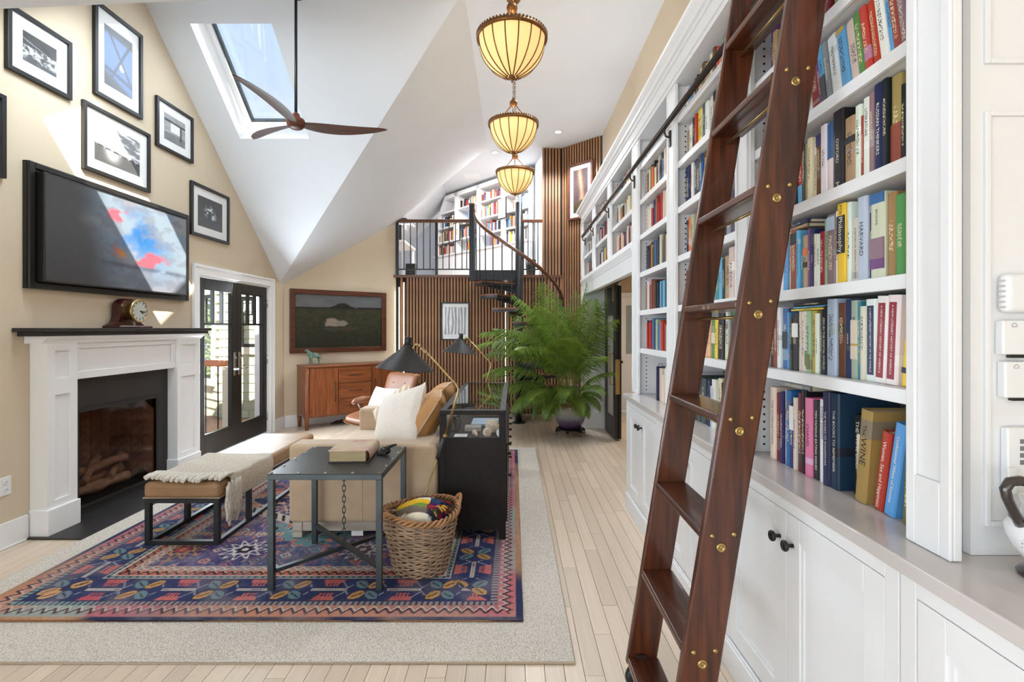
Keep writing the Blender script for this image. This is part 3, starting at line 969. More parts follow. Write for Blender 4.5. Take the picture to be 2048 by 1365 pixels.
# ------------------------------------------------------------------ books
PAL = {'cream': (226, 214, 190), 'white': (232, 230, 226), 'ivory': (216, 205, 184), 'black': (30, 28, 30), 'navy': (36, 46, 84), 'blue': (54, 104, 160), 'sky blue': (96, 164, 206),
       'teal': (58, 128, 138), 'aqua': (128, 196, 204), 'green': (84, 140, 70), 'olive': (112, 110, 52), 'yellow': (232, 200, 54), 'mustard': (196, 160, 74), 'gold': (164, 134, 82),
       'tan': (176, 148, 112), 'brown': (104, 66, 44), 'rust': (148, 72, 52), 'red': (184, 54, 44), 'crimson': (148, 34, 52), 'maroon': (112, 28, 42), 'orange': (222, 112, 44),
       'pink': (220, 132, 160), 'purple': (112, 62, 120), 'mauve': (142, 112, 124), 'grey': (140, 142, 144), 'charcoal': (70, 70, 74), 'silver blue': (176, 192, 208), 'indigo': (62, 58, 108),
       'sage': (162, 180, 150), 'peach': (228, 176, 134)}
def book_cover_mat():
    m, n, b = _mat('book_cover')
    oi = n.nodes.new('ShaderNodeObjectInfo')
    tc = n.nodes.new('ShaderNodeTexCoord')
    sp = n.nodes.new('ShaderNodeSeparateXYZ'); n.links.new(tc.outputs['Object'], sp.inputs[0])
    def math_(op, a, b_=None, c_=None):
        q = n.nodes.new('ShaderNodeMath'); q.operation = op
        for i, val in enumerate((a, b_, c_)):
            if val is None: continue
            if isinstance(val, (int, float)): q.inputs[i].default_value = val
            else: n.links.new(val, q.inputs[i])
        return q.outputs[0]
    R = oi.outputs['Random']
    frac = lambda k: math_('FRACT', math_('MULTIPLY', R, k))
    z, y, x = sp.outputs['Z'], sp.outputs['Y'], sp.outputs['X']
    def mixc(f, a, b_):
        q = n.nodes.new('ShaderNodeMix'); q.data_type = 'RGBA'
        n.links.new(f, q.inputs[0])
        for i, val in ((6, a), (7, b_)):
            if isinstance(val, tuple): q.inputs[i].default_value = (*val, 1)
            else: n.links.new(val, q.inputs[i])
        return q.outputs[2]
    lum = n.nodes.new('ShaderNodeRGBToBW'); n.links.new(oi.outputs['Color'], lum.inputs[0])
    dark = math_('LESS_THAN', lum.outputs[0], .3)
    ink = mixc(dark, c(40, 34, 44), c(226, 210, 170))
    # band
    d = math_('ABSOLUTE', math_('SUBTRACT', z, math_('MULTIPLY_ADD', frac(17.3), .8, .1)))
    band = math_('LESS_THAN', d, math_('MULTIPLY_ADD', frac(41.7), .08, .02))
    band = math_('MULTIPLY', band, math_('GREATER_THAN', frac(7.9), .5))
    hue = n.nodes.new('ShaderNodeHueSaturation'); n.links.new(oi.outputs['Color'], hue.inputs['Color'])
    n.links.new(math_('MULTIPLY_ADD', frac(23.1), .16, .42), hue.inputs['Hue'])
    n.links.new(math_('MULTIPLY_ADD', frac(13.7), 1.0, .4), hue.inputs['Value'])
    hue.inputs['Saturation'].default_value = .6
    colr = mixc(band, oi.outputs['Color'], hue.outputs[0])
    # small marks down the spine, too fine to read
    vec = n.nodes.new('ShaderNodeCombineXYZ')
    n.links.new(math_('MULTIPLY', y, 5.0), vec.inputs[0]); n.links.new(math_('MULTIPLY_ADD', z, 46, math_('MULTIPLY', R, 90)), vec.inputs[1]); n.links.new(R, vec.inputs[2])
    nz = n.nodes.new('ShaderNodeTexNoise'); nz.inputs['Scale'].default_value = 1.5; nz.inputs['Detail'].default_value = 1
    n.links.new(vec.outputs[0], nz.inputs['Vector'])
    mk = math_('GREATER_THAN', nz.outputs['Fac'], .535)
    mk = math_('MULTIPLY', mk, math_('LESS_THAN', math_('ABSOLUTE', y), .22))
    mk = math_('MULTIPLY', mk, math_('LESS_THAN', math_('ABSOLUTE', math_('SUBTRACT', z, math_('MULTIPLY_ADD', frac(5.3), .2, .45))), math_('MULTIPLY_ADD', frac(3.1), .2, .12)))
    mk = math_('MULTIPLY', mk, math_('LESS_THAN', x, .08))
    mk = math_('MULTIPLY', mk, oi.outputs['Alpha'])
    colr = mixc(mk, colr, ink)
    n.links.new(colr, b.inputs['Base Color'])
    b.inputs['Roughness'].default_value = .42
    b.inputs['Specular IOR Level'].default_value = .35
    return m
M['cover'] = book_cover_mat()
M['pages'] = mat('page_block', c(214, 202, 178), .9, var=.12, scale=6, stretch=(1, 60, 1))
M['ink_dark'] = mat('dark_lettering', c(34, 30, 32), .5)
M['ink_light'] = mat('pale_lettering', c(236, 230, 214), .5)
M['ink_gold'] = mat('gilt_lettering', c(214, 180, 104), .35, .4)
def cover_mesh():
    out = [(1, -.5), (.035, -.5), (.010, -.43), (0, -.25), (0, .25), (.010, .43), (.035, .5), (1, .5)]
    inn = [(1, -.43), (.05, -.43), (.04, -.36), (.03, -.22), (.03, .22), (.04, .36), (.05, .43), (1, .43)]
    mb = MB()
    for i in range(7):
        a, b = out[i], out[i + 1]; d, e = inn[i], inn[i + 1]
        mb.hexa([(a[0], a[1], 0), (d[0], d[1], 0), (e[0], e[1], 0), (b[0], b[1], 0), (a[0], a[1], 1), (d[0], d[1], 1), (e[0], e[1], 1), (b[0], b[1], 1)])
    # drop inner walls between the segments
    keep = []
    for i in range(7):
        f = mb.f[i * 6:(i + 1) * 6]
        keep += [f[0], f[1], f[3], f[5]]
        if i == 0: keep.append(f[2])
        if i == 6: keep.append(f[4])
    mb.f = keep; mb.flat = set()
    return meshdata('book', mb, M['cover'])
COVER = cover_mesh()
_pg = MB(); _pg.box(.10, .97, -.425, .425, .02, .98)
PAGES = meshdata('pages', _pg, M['pages'])
NB = [0]
far_books = MB(); far_cols = []
ORD = ['first', 'second', 'third', 'fourth', 'fifth', 'sixth', 'seventh', 'eighth', 'ninth', 'tenth', 'eleventh', 'twelfth', 'thirteenth', 'fourteenth', 'fifteenth', 'sixteenth',
       'seventeenth', 'eighteenth', 'nineteenth', 'twentieth', 'twenty-first', 'twenty-second', 'twenty-third', 'twenty-fourth', 'twenty-fifth', 'twenty-sixth', 'twenty-seventh', 'twenty-eighth',
       'twenty-ninth', 'thirtieth', 'thirty-first', 'thirty-second', 'thirty-third', 'thirty-fourth', 'thirty-fifth', 'thirty-sixth']
def lettering(bk, S, string, ink, frac=.7, z_mid=.5, wide=.42):
    vs_, fs_, wd = text_mesh(string)
    sx, sy, sz = S
    size = min(frac * sz / max(wd, .1), sy * wide * .95)
    mb = MB()
    # reads from top to bottom, facing -X
    mb.v = [(-.0006 / sx, -(-p[1]) * size / sy * -1, z_mid - p[0] * size / sz) for p in vs_]
    mb.f = [list(f) for f in fs_]
    o = bpy.data.objects.new('spine_lettering', meshdata('spine_lettering', mb, M[ink]))
    COL.objects.link(o); o.parent = bk
def patch(bk, S, colr, z0, z1, w=.5):
    mb = MB(); mb.box(-.0003 / S[0], .012, -w, w, z0, z1)
    o = bpy.data.objects.new('spine_label', meshdata('spine_label', mb, colr)); COL.objects.link(o); o.parent = bk
LABELC = {}
def flatc(name):
    if name not in LABELC: LABELC[name] = mat('label_' + name.replace(' ', '_'), c(*PAL[name]), .45)
    return LABELC[name]
def lum(cn): return sum(c(*PAL[cn])) / 3
def row(seq, yfar, ynear, z, hmax, shelf, bay, xf=None, fit=True, jitter=.018, individual=True, seed=0):
    """seq entries, far to near: (colour, thickness, height[, options])"""
    r = random.Random(seed + int(z * 1000) + int(yfar * 77))
    tot = sum(e[1] for e in seq) + sum((e[3].get('gap', 0) if len(e) > 3 else 0) for e in seq)
    span = yfar - ynear
    k = span / tot if fit else 1
    y = yfar
    for i, e in enumerate(seq):
        cn, th, h = e[0], e[1] * k, min(e[2], hmax - .006)
        op = e[3] if len(e) > 3 else {}
        y -= op.get('gap', 0) * k
        dep = min(.27, max(.13, h * r.uniform(.62, .78)))
        x0 = (xf if xf is not None else FX + .035) + r.random() * jitter + op.get('in', 0)
        lean = op.get('lean', 0)
        col = c(*[min(255, max(0, v + r.uniform(-9, 9))) for v in PAL[cn]])
        thg = th * .975
        yc = y - th / 2
        rot = 0
        if lean:
            rot = math.radians(lean)
        if individual:
            S = (dep, thg, h)
            o = bpy.data.objects.new('book', COVER); COL.objects.link(o)
            dz = abs(math.sin(rot)) * thg / 2
            o.location = (x0, yc, z + .0005 + dz); o.rotation_euler = (rot, 0, 0); o.scale = S
            o.color = (*col, 0 if 'text' in op else 1)
            p = bpy.data.objects.new('pages', PAGES); COL.objects.link(p); p.parent = o
            NB[0] += 1
            put(o, '%s book, %s from the left on the %s of the %s bay' % (cn, ORD[i], shelf, bay), 'book', group='books in the long bookcase')
            if 'label' in op:
                for q_ in op['label']: patch(o, S, flatc(q_[0]), *q_[1:])
            if 'text' in op:
                tx = op['text']; tx = [tx] if isinstance(tx, tuple) else tx
                for q in tx:
                    lettering(o, S, *q)
        else:
            b0 = len(far_books.v)
            far_books.box(x0, x0 + dep, yc - thg / 2, yc + thg / 2, z + .0005, z + h)
            far_cols.extend([(*col, 1)] * 8)
        y -= th
NEAR = 'nearest'; MID = 'middle'; FARB = 'far'
bay_span = lambda i: (front[i][1] - .004, front[i][0] + .004)
D, L_, G = 'ink_dark', 'ink_light', 'ink_gold'
yf, yn = bay_span(0)
yf, yn = 2.062, 1.328
row([('cream', .05, .29, {'text': ('THE INTERNATIONAL', D, .8)}), ('maroon', .03, .27), ('brown', .012, .265), ('navy', .022, .28), ('white', .014, .29), ('blue', .032, .29),
     ('indigo', .03, .24, {'label': [('white', .6, .98)]}), ('cream', .022, .27), ('maroon', .028, .29), ('black', .026, .305), ('pink', .042, .28, {'text': ('CHANEL', D, .36, .52, .6)}),
     ('black', .04, .275, {'text': ('TEN FAMOUS EATING DISHES', L_, .8, .5, .45)}), ('white', .032, .285, {'text': ('SWEET DOWN', D, .5, .72, .6)}),
     ('navy', .036, .315, {'text': ('THE WORKS OF SHAKESPEARE', L_, .9)}), ('navy', .045, .315, {'text': ('THE BOOKS TO REMEMBER', L_, .9)}),
     ('black', .046, .255, {'gap': .018, 'in': .03, 'text': ('THE WINE BIBLE', L_, .6, .62, .6)}), ('cream', .02, .2, {'in': .02, 'text': ('ORIGINS', 'ink_gold', .5)}),
     ('gold', .05, .285, {'lean': 6, 'text': [('WINE', D, .3, .55, .8), ('The', D, .12, .78, .7)]}), ('red', .036, .235, {'lean': 9, 'gap': .025, 'text': ('Women, Sex and Happiness', L_, .85, .45, .62)}),
     ('sky blue', .042, .27, {'lean': 10, 'gap': .012, 'text': ('Confessional Wines of Sonoma', L_, .9)}), ('olive', .03, .2, {'gap': .035, 'lean': 3})],
    yf, yn, .92, .33, 'worktop level', NEAR, jitter=.012)
row([('brown', .03, .2), ('rust', .03, .23), ('white', .026, .24), ('blue', .036, .235, {'label': [('black', .34, .62)]}), ('sky blue', .012, .22), ('mustard', .022, .19), ('charcoal', .012, .2),
     ('black', .038, .215, {'label': [('white', .58, .82)]}), ('ivory', .014, .22), ('cream', .018, .22), ('white', .022, .22, {'label': [('green', .1, .35)]}), ('sage', .022, .22, {'label': [('olive', .05, .3)]}),
     ('mustard', .022, .22), ('white', .02, .21), ('charcoal', .014, .22), ('black', .034, .235, {'text': ('ZEN IN THE DIGITAL WORLD', L_, .75, .45, .6)}),
     ('silver blue', .046, .255), ('brown', .036, .24), ('navy', .024, .25, {'text': ('SAPIENS', L_, .4)}), ('sage', .032, .245, {'label': [('ivory', .25, .42), ('mustard', .421, .449), ('ivory', .45, .75)]}), ('teal', .012, .24), ('ivory', .02, .225),
     ('white', .045, .245, {'label': [('navy', .08, .92, .3)], 'text': ('A NEW LITERARY HISTORY OF THE WORLD', L_, .78, .5, .3)}),
     ('white', .045, .25, {'lean': 3, 'label': [('crimson', .06, .92, .3)], 'text': ('A NEW LITERARY HISTORY OF AMERICA', L_, .78, .5, .3)}),
     ('white', .045, .25, {'lean': 3, 'label': [('crimson', .06, .92, .3)], 'text': ('A NEW LITERARY HISTORY OF AMERICA', L_, .78, .5, .3)}),
     ('yellow', .032, .22, {'lean': 5, 'gap': .012, 'label': [('black', .16, .23)], 'text': ('COMPLETE CALCULUS', D, .5, .62)})],
    yf, yn, SHELF[0], .262, 'first shelf', NEAR, jitter=.012)
row([('white', .03, .2), ('cream', .03, .22), ('ivory', .03, .22, {'label': [('navy', .08, .6)]}), ('white', .026, .215, {'text': ('ESSAYS', D, .6)}), ('sky blue', .03, .21), ('peach', .012, .23),
     ('rust', .045, .24, {'label': [('black', .72, .9)]}), ('sky blue', .022, .22), ('teal', .016, .2), ('tan', .026, .195, {'label': [('orange', .62, .76), ('black', .4, .5)]}), ('purple', .014, .215), ('navy', .02, .21, {'text': ('POETICS', L_, .7)}),
     ('cream', .016, .19), ('white', .028, .185), ('crimson', .024, .19), ('sage', .024, .225), ('mauve', .042, .235, {'label': [('silver blue', .78, .97)]}), ('white', .014, .24),
     ('yellow', .04, .258, {'label': [('black', .38, .85)], 'text': [('Philosophy', L_, .44, .615, .78), ('FOR', D, .12, .92, .5)]}), ('white', .018, .256), ('ivory', .04, .2, {'text': ('A HISTORY OF WESTERN THOUGHT', D, .8, .45, .4)}),
     ('silver blue', .042, .255, {'text': ('HARVARD', D, .7, .5, .6)}), ('navy', .012, .2), ('ivory', .058, .25, {'label': [('blue', .88, 1), ('mauve', .24, .48), ('purple', .12, .239)], 'text': ('BRONTE', D, .18, .72, .3)}),
     ('gold', .036, .24), ('green', .038, .225), ('brown', .024, .25)],
    yf, yn, SHELF[1], .264, 'second shelf', NEAR, jitter=.012)
row([('pink', .022, .16), ('black', .02, .2), ('red', .03, .215, {'label': [('white', .75, 1)]}), ('white', .026, .22), ('charcoal', .012, .15), ('mustard', .035, .22, {'lean': -2, 'gap': .014, 'text': ('DICTIONARY', D, .6, .55, .6)}), ('black', .03, .235, {'lean': -2}),
     ('red', .03, .235, {'lean': -2, 'label': [('sky blue', 0, .35)]}), ('charcoal', .022, .225), ('tan', .016, .22), ('cream', .024, .23), ('cream', .02, .225), ('brown', .026, .225, {'label': [('indigo', .82, 1)]}), ('white', .032, .245), ('white', .03, .24, {'label': [('blue', .5, 1)], 'text': ('THE ANCIENT WORLD', D, .5, .75, .5)}),
     ('black', .05, .265, {'text': [('OXFORD', L_, .3, .5, .5), ('M', L_, .1, .08, .5)]}), ('tan', .045, .22, {'label': [('black', .62, .72)]}), ('white', .026, .24), ('rust', .012, .2), ('white', .026, .245, {'text': ('LITERATURE', D, .5, .7, .6)}), ('mauve', .02, .25), ('navy', .032, .262, {'text': ('RUSSIAN THINKERS', L_, .7, .5, .55)}),
     ('black', .02, .262), ('gold', .036, .258, {'label': [('rust', 0, .48)]}), ('black', .014, .22), ('white', .026, .264, {'text': ('ATTICUS WRITER RED', D, .8, .55, .6)})],
    yf, yn, SHELF[2], .268, 'third shelf', NEAR, jitter=.012)
row([('black', .02, .16), ('cream', .02, .18), ('black', .02, .2), ('mustard', .016, .2), ('black', .018, .2), ('cream', .045, 0.225, {'lean': -9, 'gap': .065}), ('aqua', .03, 0.226, {'lean': -9}), ('mustard', .026, 0.220, {'lean': -9}), ('cream', .034, 0.226, {'label': [('olive', .1, .6)], 'lean': -9}), ('white', .022, 0.226, {'lean': -9}), ('crimson', .05, 0.226, {'lean': -9}), ('purple', .022, 0.226, {'lean': -9}), ('sky blue', .03, 0.226, {'label': [('charcoal', 0, .5)], 'lean': -9}), ('grey', .024, 0.226, {'lean': -9}), ('white', .05, 0.226, {'text': ('MASTERPIECE', D, .6, .6, .4), 'lean': -9}), ('sky blue', .042, 0.226, {'label': [('mustard', .93, 1)], 'lean': -9}), ('ivory', .05, 0.226, {'lean': -9}), ('green', .032, 0.226, {'lean': -9}), ('red', .03, 0.226, {'lean': -9}), ('red', .03, 0.226, {'lean': -9}), ('white', .034, 0.226, {'lean': -9}), ('sky blue', .022, 0.226, {'lean': -9}), ('rust', .03, 0.226, {'lean': -9}), ('mauve', .03, 0.226, {'lean': -9})],
    yf, yn, SHELF[3], .242, 'fourth shelf', NEAR, jitter=.012)
def rnd_row(r, span, names, hmin, hmaxx, lean=False):
    seq = []; tot = 0
    while tot < span:
        th = r.uniform(.014, .042); tot += th
        e = (r.choice(names), th, r.uniform(hmin, hmaxx))
        if lean and r.random() < .1: e = e + ({'lean': r.uniform(-6, -2), 'gap': .01},)
        seq.append(e)
    return seq
ALLN = list(PAL) + ['white', 'cream', 'ivory', 'tan', 'brown', 'black', 'navy', 'charcoal', 'grey']
rr = random.Random(5)
row(rnd_row(rr, .80, ALLN, .17, .24), yf, yn, SHELF[4], .24, 'fifth shelf', NEAR)
# bay between the two stiles behind the ladder
yf, yn = bay_span(1)
row([('navy', .02, .25), ('black', .02, .24), ('orange', .03, .25), ('white', .03, .26), ('peach', .04, .25), ('black', .035, .24), ('charcoal', .05, .26), ('charcoal', .06, .25), ('black', .03, .24), ('navy', .03, .25), ('silver blue', .03, .22), ('white', .04, .26), ('cream', .04, .27), ('black', .04, .25),
     ('white', .03, .24), ('navy', .04, .27), ('brown', .03, .25), ('rust', .04, .24), ('cream', .03, .25), ('black', .04, .25), ('grey', .03, .23)], yf, yn - .0, .92, .33, 'worktop level', MID)
row([('black', .03, .22), ('cream', .03, .21), ('charcoal', .03, .2), ('black', .03, .21), ('white', .02, .2), ('cream', .02, .19), ('sage', .02, .2), ('yellow', .03, .21), ('peach', .03, .2), ('peach', .03, .2), ('tan', .02, .21), ('green', .04, .22, {'lean': 2, 'label': [('ivory', .35, .6)]}), ('yellow', .025, .22, {'lean': 2}),
     ('black', .05, .235, {'lean': 2}), ('ivory', .035, .245, {'lean': 2}), ('grey', .02, .245, {'gap': .016}), ('green', .045, .24), ('mustard', .03, .22), ('charcoal', .03, .23), ('navy', .02, .22)], yf, yn, SHELF[0], .262, 'first shelf', MID)
row([('crimson', .03, .21), ('peach', .03, .2), ('cream', .03, .22), ('tan', .03, .2), ('white', .03, .21), ('peach', .03, .2), ('ivory', .03, .22), ('pink', .025, .22), ('red', .03, .235), ('white', .02, .18), ('teal', .035, .225), ('sky blue', .025, .22), ('black', .02, .21), ('tan', .05, .22), ('ivory', .04, .25), ('cream', .035, .25), ('ivory', .04, .25), ('mustard', .02, .2)],
    yf, yn, SHELF[1], .262, 'second shelf', MID)
row([('navy', .035, .215, {'label': [('charcoal', 0, .1), ('charcoal', .9, 1)]}), ('orange', .035, .22), ('sage', .03, .225), ('red', .03, .235), ('navy', .03, .22), ('maroon', .03, .2), ('brown', .04, .21), ('cream', .03, .22), ('black', .03, .23), ('tan', .03, .22), ('white', .03, .21), ('black', .03, .23), ('grey', .03, .2), ('charcoal', .05, .22), ('maroon', .05, .235), ('brown', .03, .22)],
    yf, yn, SHELF[2], .266, 'third shelf', MID)
row([('navy', .05, .235), ('crimson', .03, .24), ('white', .02, .23), ('indigo', .03, .24), ('charcoal', .04, .22), ('blue', .03, .235, {'label': [('charcoal', .8, 1)]}), ('brown', .04, .24), ('black', .03, .22), ('tan', .04, .23), ('brown', .04, .24), ('rust', .04, .2), ('brown', .05, .22), ('tan', .04, .21), ('black', .03, .22), ('cream', .04, .23), ('maroon', .04, .23)],
    yf, yn, SHELF[3], .242, 'fourth shelf', MID)
row([('tan', .03, .18), ('white', .04, .2), ('white', .03, .2), ('black', .03, .21), ('red', .02, .22), ('yellow', .05, .225), ('ivory', .03, .2), ('charcoal', .03, .22), ('white', .04, .21), ('cream', .03, .22), ('black', .03, .23), ('brown', .03, .22), ('black', .03, .2), ('maroon', .03, .22), ('cream', .03, .2), ('brown', .03, .21), ('sky blue', .04, .22), ('blue', .03, .22), ('red', .025, .22), ('black', .03, .22), ('cream', .03, .21)],
    yf, yn, SHELF[4], .24, 'fifth shelf', MID)
row(rnd_row(rr, .80, ['cream', 'tan', 'brown', 'black', 'orange', 'white', 'ivory', 'red', 'green', 'charcoal', 'sky blue', 'maroon', 'gold'], .13, .175), yf, yn, SHELF[5], .2, 'top shelf', MID)
# far bay of full height
yf, yn = bay_span(2)
WARM = ['white', 'cream', 'ivory', 'tan', 'rust', 'orange', 'black', 'charcoal', 'navy', 'blue', 'grey', 'brown', 'maroon', 'mustard', 'red']
row([('navy', .02, .25, {'gap': .25}), ('ivory', .06, .24, {'label': [('navy', .85, 1), ('yellow', .62, .84)]}), ('cream', .03, .2), ('ivory', .03, .24), ('white', .03, .26), ('navy', .03, .25), ('tan', .04, .24), ('charcoal', .03, .25), ('ivory', .04, .25), ('white', .03, .25)], yf, yn, .92, .33, 'worktop level', FARB, individual=False)
for z, nm, names, hm in ((SHELF[0], 'first shelf', ['black', 'charcoal', 'white', 'sage', 'red', 'teal', 'maroon', 'blue', 'navy', 'grey', 'rust'], .262), (SHELF[1], 'second shelf', ['navy', 'tan', 'black', 'cream', 'white', 'rust', 'sky blue', 'charcoal', 'brown'], .262),
                         (SHELF[2], 'third shelf', ['rust', 'navy', 'black', 'ivory', 'brown', 'mustard', 'blue', 'charcoal', 'white'], .262), (SHELF[3], 'fourth shelf', ['cream', 'white', 'ivory', 'maroon', 'red', 'rust', 'navy', 'peach'], .24), (SHELF[4], 'fifth shelf', ['mustard', 'white', 'orange', 'blue', 'charcoal', 'cream', 'brown', 'black', 'ivory'], .24)):
    row(rnd_row(rr, .62, names, .17, .235), yf, yn, z, hm, nm, FARB, individual=False)
# bays over the doorway: too many to pick out, one joined object
far_names = ['white', 'cream', 'ivory', 'tan', 'rust', 'charcoal', 'black', 'navy', 'brown', 'grey', 'red', 'peach', 'mustard', 'teal', 'maroon']
for i in (3, 4, 5):
    yf, yn = bay_span(i)
    for z in (SHELF[3], SHELF[4], SHELF[5]):
        row(rnd_row(rr, .78 if z < 2.7 else .5, far_names, .15, .215 if z < 2.7 else .16), yf, yn, z, .24, '', '', individual=False)
far_books.cols = far_cols
M['bookattr'] = attrmat('book_covers_far', .5)
build('books', far_books, M['bookattr'], kind='stuff', label='rows of small books in the far bay and over the doorway', cat='books')
# books lying flat on top of the rows
def lying(cn, x0, yc, z, dep, length, th, lab):
    o = bpy.data.objects.new('book', COVER); COL.objects.link(o)
    o.location = (x0, yc + length / 2, z + th / 2 + .0006); o.rotation_euler = (PI / 2, 0, 0); o.scale = (dep, th, length)
    o.color = (*c(*PAL[cn]), 1)
    p = bpy.data.objects.new('pages', PAGES); COL.objects.link(p); p.parent = o
    put(o, lab, 'book', group='books in the long bookcase'); NB[0] += 1
z = SHELF[0] + .222
for cn, yc, ln, th in (('yellow', 1.80, .2, .008), ('sky blue', 1.79, .19, .007), ('black', 1.785, .2, .011)):
    lying(cn, FX + .04, yc, z, .14, ln, th, '%s book lying flat across the first shelf row in the nearest bay' % cn); z += th + .0012
z = SHELF[1] + .226
for cn, yc, ln, th in (('tan', 1.90, .2, .012), ('navy', 1.89, .2, .012)):
    lying(cn, FX + .04, yc, z, .14, ln, th, '%s book lying flat across the second shelf row in the nearest bay' % cn); z += th + .0012
lying('grey', FX + .05, 1.90, .92 + .3005, .15, .2, .02, 'grey book lying flat on the worktop row of the nearest bay')
# white tag hanging on a hook in the far bay
t = thing('hanging_tag', 'small white tag on a wire hook in the far bay by the worktop', 'tag', (FX + .16, 3.98, 1.0))
mb = MB(); mb.tube([(FX + .16 + .02 * math.cos(a), 4.0, 1.14 + .03 * math.sin(a)) for a in [2 * PI * k / 14 for k in range(14)]], .0022, 6, True); build('wire', mb, M['bronze'], t, True)
mb = MB(); mb.box(FX + .13, FX + .19, 3.995, 4.001, 1.0, 1.09); build('card', mb, M['ivory'], t, bevel=.002)
# ------------------------------------------------------------------ fireplace
t = thing('fireplace', 'white panelled fireplace surround with black mantel shelf and slate facing', 'fireplace', (XL + .1, 4.26, 0))
FXP = XL + .11                                   # front of the pilasters
for (a, b) in ((3.46, 3.70), (4.80, 5.13)):
    mb = MB(); mb.box(XL + .002, FXP, a, b, .0, 1.38); pl = build('pilaster', mb, M['white'], t)
    fw = .06
    for z0, z1 in ((.24, .98), (1.09, 1.29)):
        # raised frame round a sunk panel
        mb = MB(); e = .016
        y0, y1 = a + fw, b - fw
        mb.box(FXP, FXP + .014, a, y0, z0, z1); build('panel_stile', mb, M['white'], pl)
        mb = MB(); mb.box(FXP, FXP + .014, y1, b, z0, z1); build('panel_stile', mb, M['white'], pl)
        
        mb = MB()
        mb.hexa([(FXP, y0, z0), (FXP + .014, y0, z0), (FXP, y0 + e, z0), (FXP, y0 + e, z0), (FXP, y0, z1), (FXP + .014, y0, z1), (FXP, y0 + e, z1), (FXP, y0 + e, z1)])
        build('panel_moulding', mb, M['white'], pl)
    for z0, z1 in ((.19, .24), (.98, 1.09), (1.29, 1.38)):
        mb = MB(); mb.box(FXP, FXP + .014, a, b, z0, z1); build('panel_rail', mb, M['white'], pl)
    mb = MB(); mb.box(XL + .002, FXP + .03, a - .012, b + .012, .0, .19); build('plinth_block', mb, M['white'], pl, bevel=.006)
mb = MB(); mb.box(XL + .002, FXP - .02, 3.70, 4.80, 1.07, 1.38); fz = build('frieze', mb, M['white'], t)
mb = MB()
mb.box(FXP - .02, FXP - .005, 3.70, 4.80, 1.07, 1.13); mb.box(FXP - .02, FXP - .005, 3.70, 4.80, 1.30, 1.38)
mb.box(FXP - .02, FXP - .005, 3.70, 3.75, 1.13, 1.30); mb.box(FXP - .02, FXP - .005, 4.75, 4.80, 1.13, 1.30)
build('frieze_frame', mb, M['white'], fz, bevel=.005)
mb = MB()
prof = [(XL + .002, 1.345), (FXP + .014, 1.345), (FXP + .022, 1.36), (FXP + .04, 1.375), (FXP + .052, 1.395), (XL + .002, 1.395)]
mb.prism([(x, 3.42, z) for x, z in prof], (0, 1.75, 0)); build('crown_moulding', mb, M['white'], t)
mb = MB(); mb.box(XL + .002, FXP + .065, 3.37, 5.205, 1.395, 1.425); mb.box(XL + .002, FXP + .085, 3.335, 5.23, 1.425, 1.452)
build('mantel_shelf', mb, M['slate'], t, bevel=.003)
FO0, FO1, FOZ0, FOZ1 = 3.78, 4.665, .055, .835
fx = XL + .03
mb = MB()
mb.box(XL + .002, fx, 3.70, FO0, .012, 1.07); mb.box(XL + .002, fx, FO1, 4.80, .012, 1.07); mb.box(XL + .002, fx, FO0, FO1, FOZ1, 1.07); mb.box(XL + .002, fx, FO0, FO1, .012, FOZ0)
build('slate_facing', mb, M['slate'], t)
M['soot'] = mat('black_firebox_metal', c(18, 17, 17), .55, var=.2)
mb = MB(); r_ = .03
mb.box(fx, fx + .012, FO0, FO0 + r_, FOZ0, FOZ1); mb.box(fx, fx + .012, FO1 - r_, FO1, FOZ0, FOZ1); mb.box(fx, fx + .012, FO0 + r_, FO1 - r_, FOZ1 - r_, FOZ1); mb.box(fx, fx + .012, FO0 + r_, FO1 - r_, FOZ0, FOZ0 + r_)
build('firebox_trim', mb, M['soot'], t, bevel=.002)
# the box itself lies outside the wall face: sides, floor, top
bx0 = XL + .003
dpt = .0
mb = MB(); FB = XL - .42
for f in ([(FB, FO0, FOZ0), (FB, FO1, FOZ0), (FB, FO1, FOZ1), (FB, FO0, FOZ1)], [(FB, FO0 + .0, FOZ0), (fx, FO0, FOZ0), (fx, FO0, FOZ1), (FB, FO0, FOZ1)], [(FB, FO1, FOZ0), (fx, FO1, FOZ0), (fx, FO1, FOZ1), (FB, FO1, FOZ1)],
          [(FB, FO0, FOZ0), (FB, FO1, FOZ0), (fx, FO1, FOZ0), (fx, FO0, FOZ0)], [(FB, FO0, FOZ1), (FB, FO1, FOZ1), (fx, FO1, FOZ1), (fx, FO0, FOZ1)]):
    mb.face(f)
build('firebox', mb, M['soot'], t)
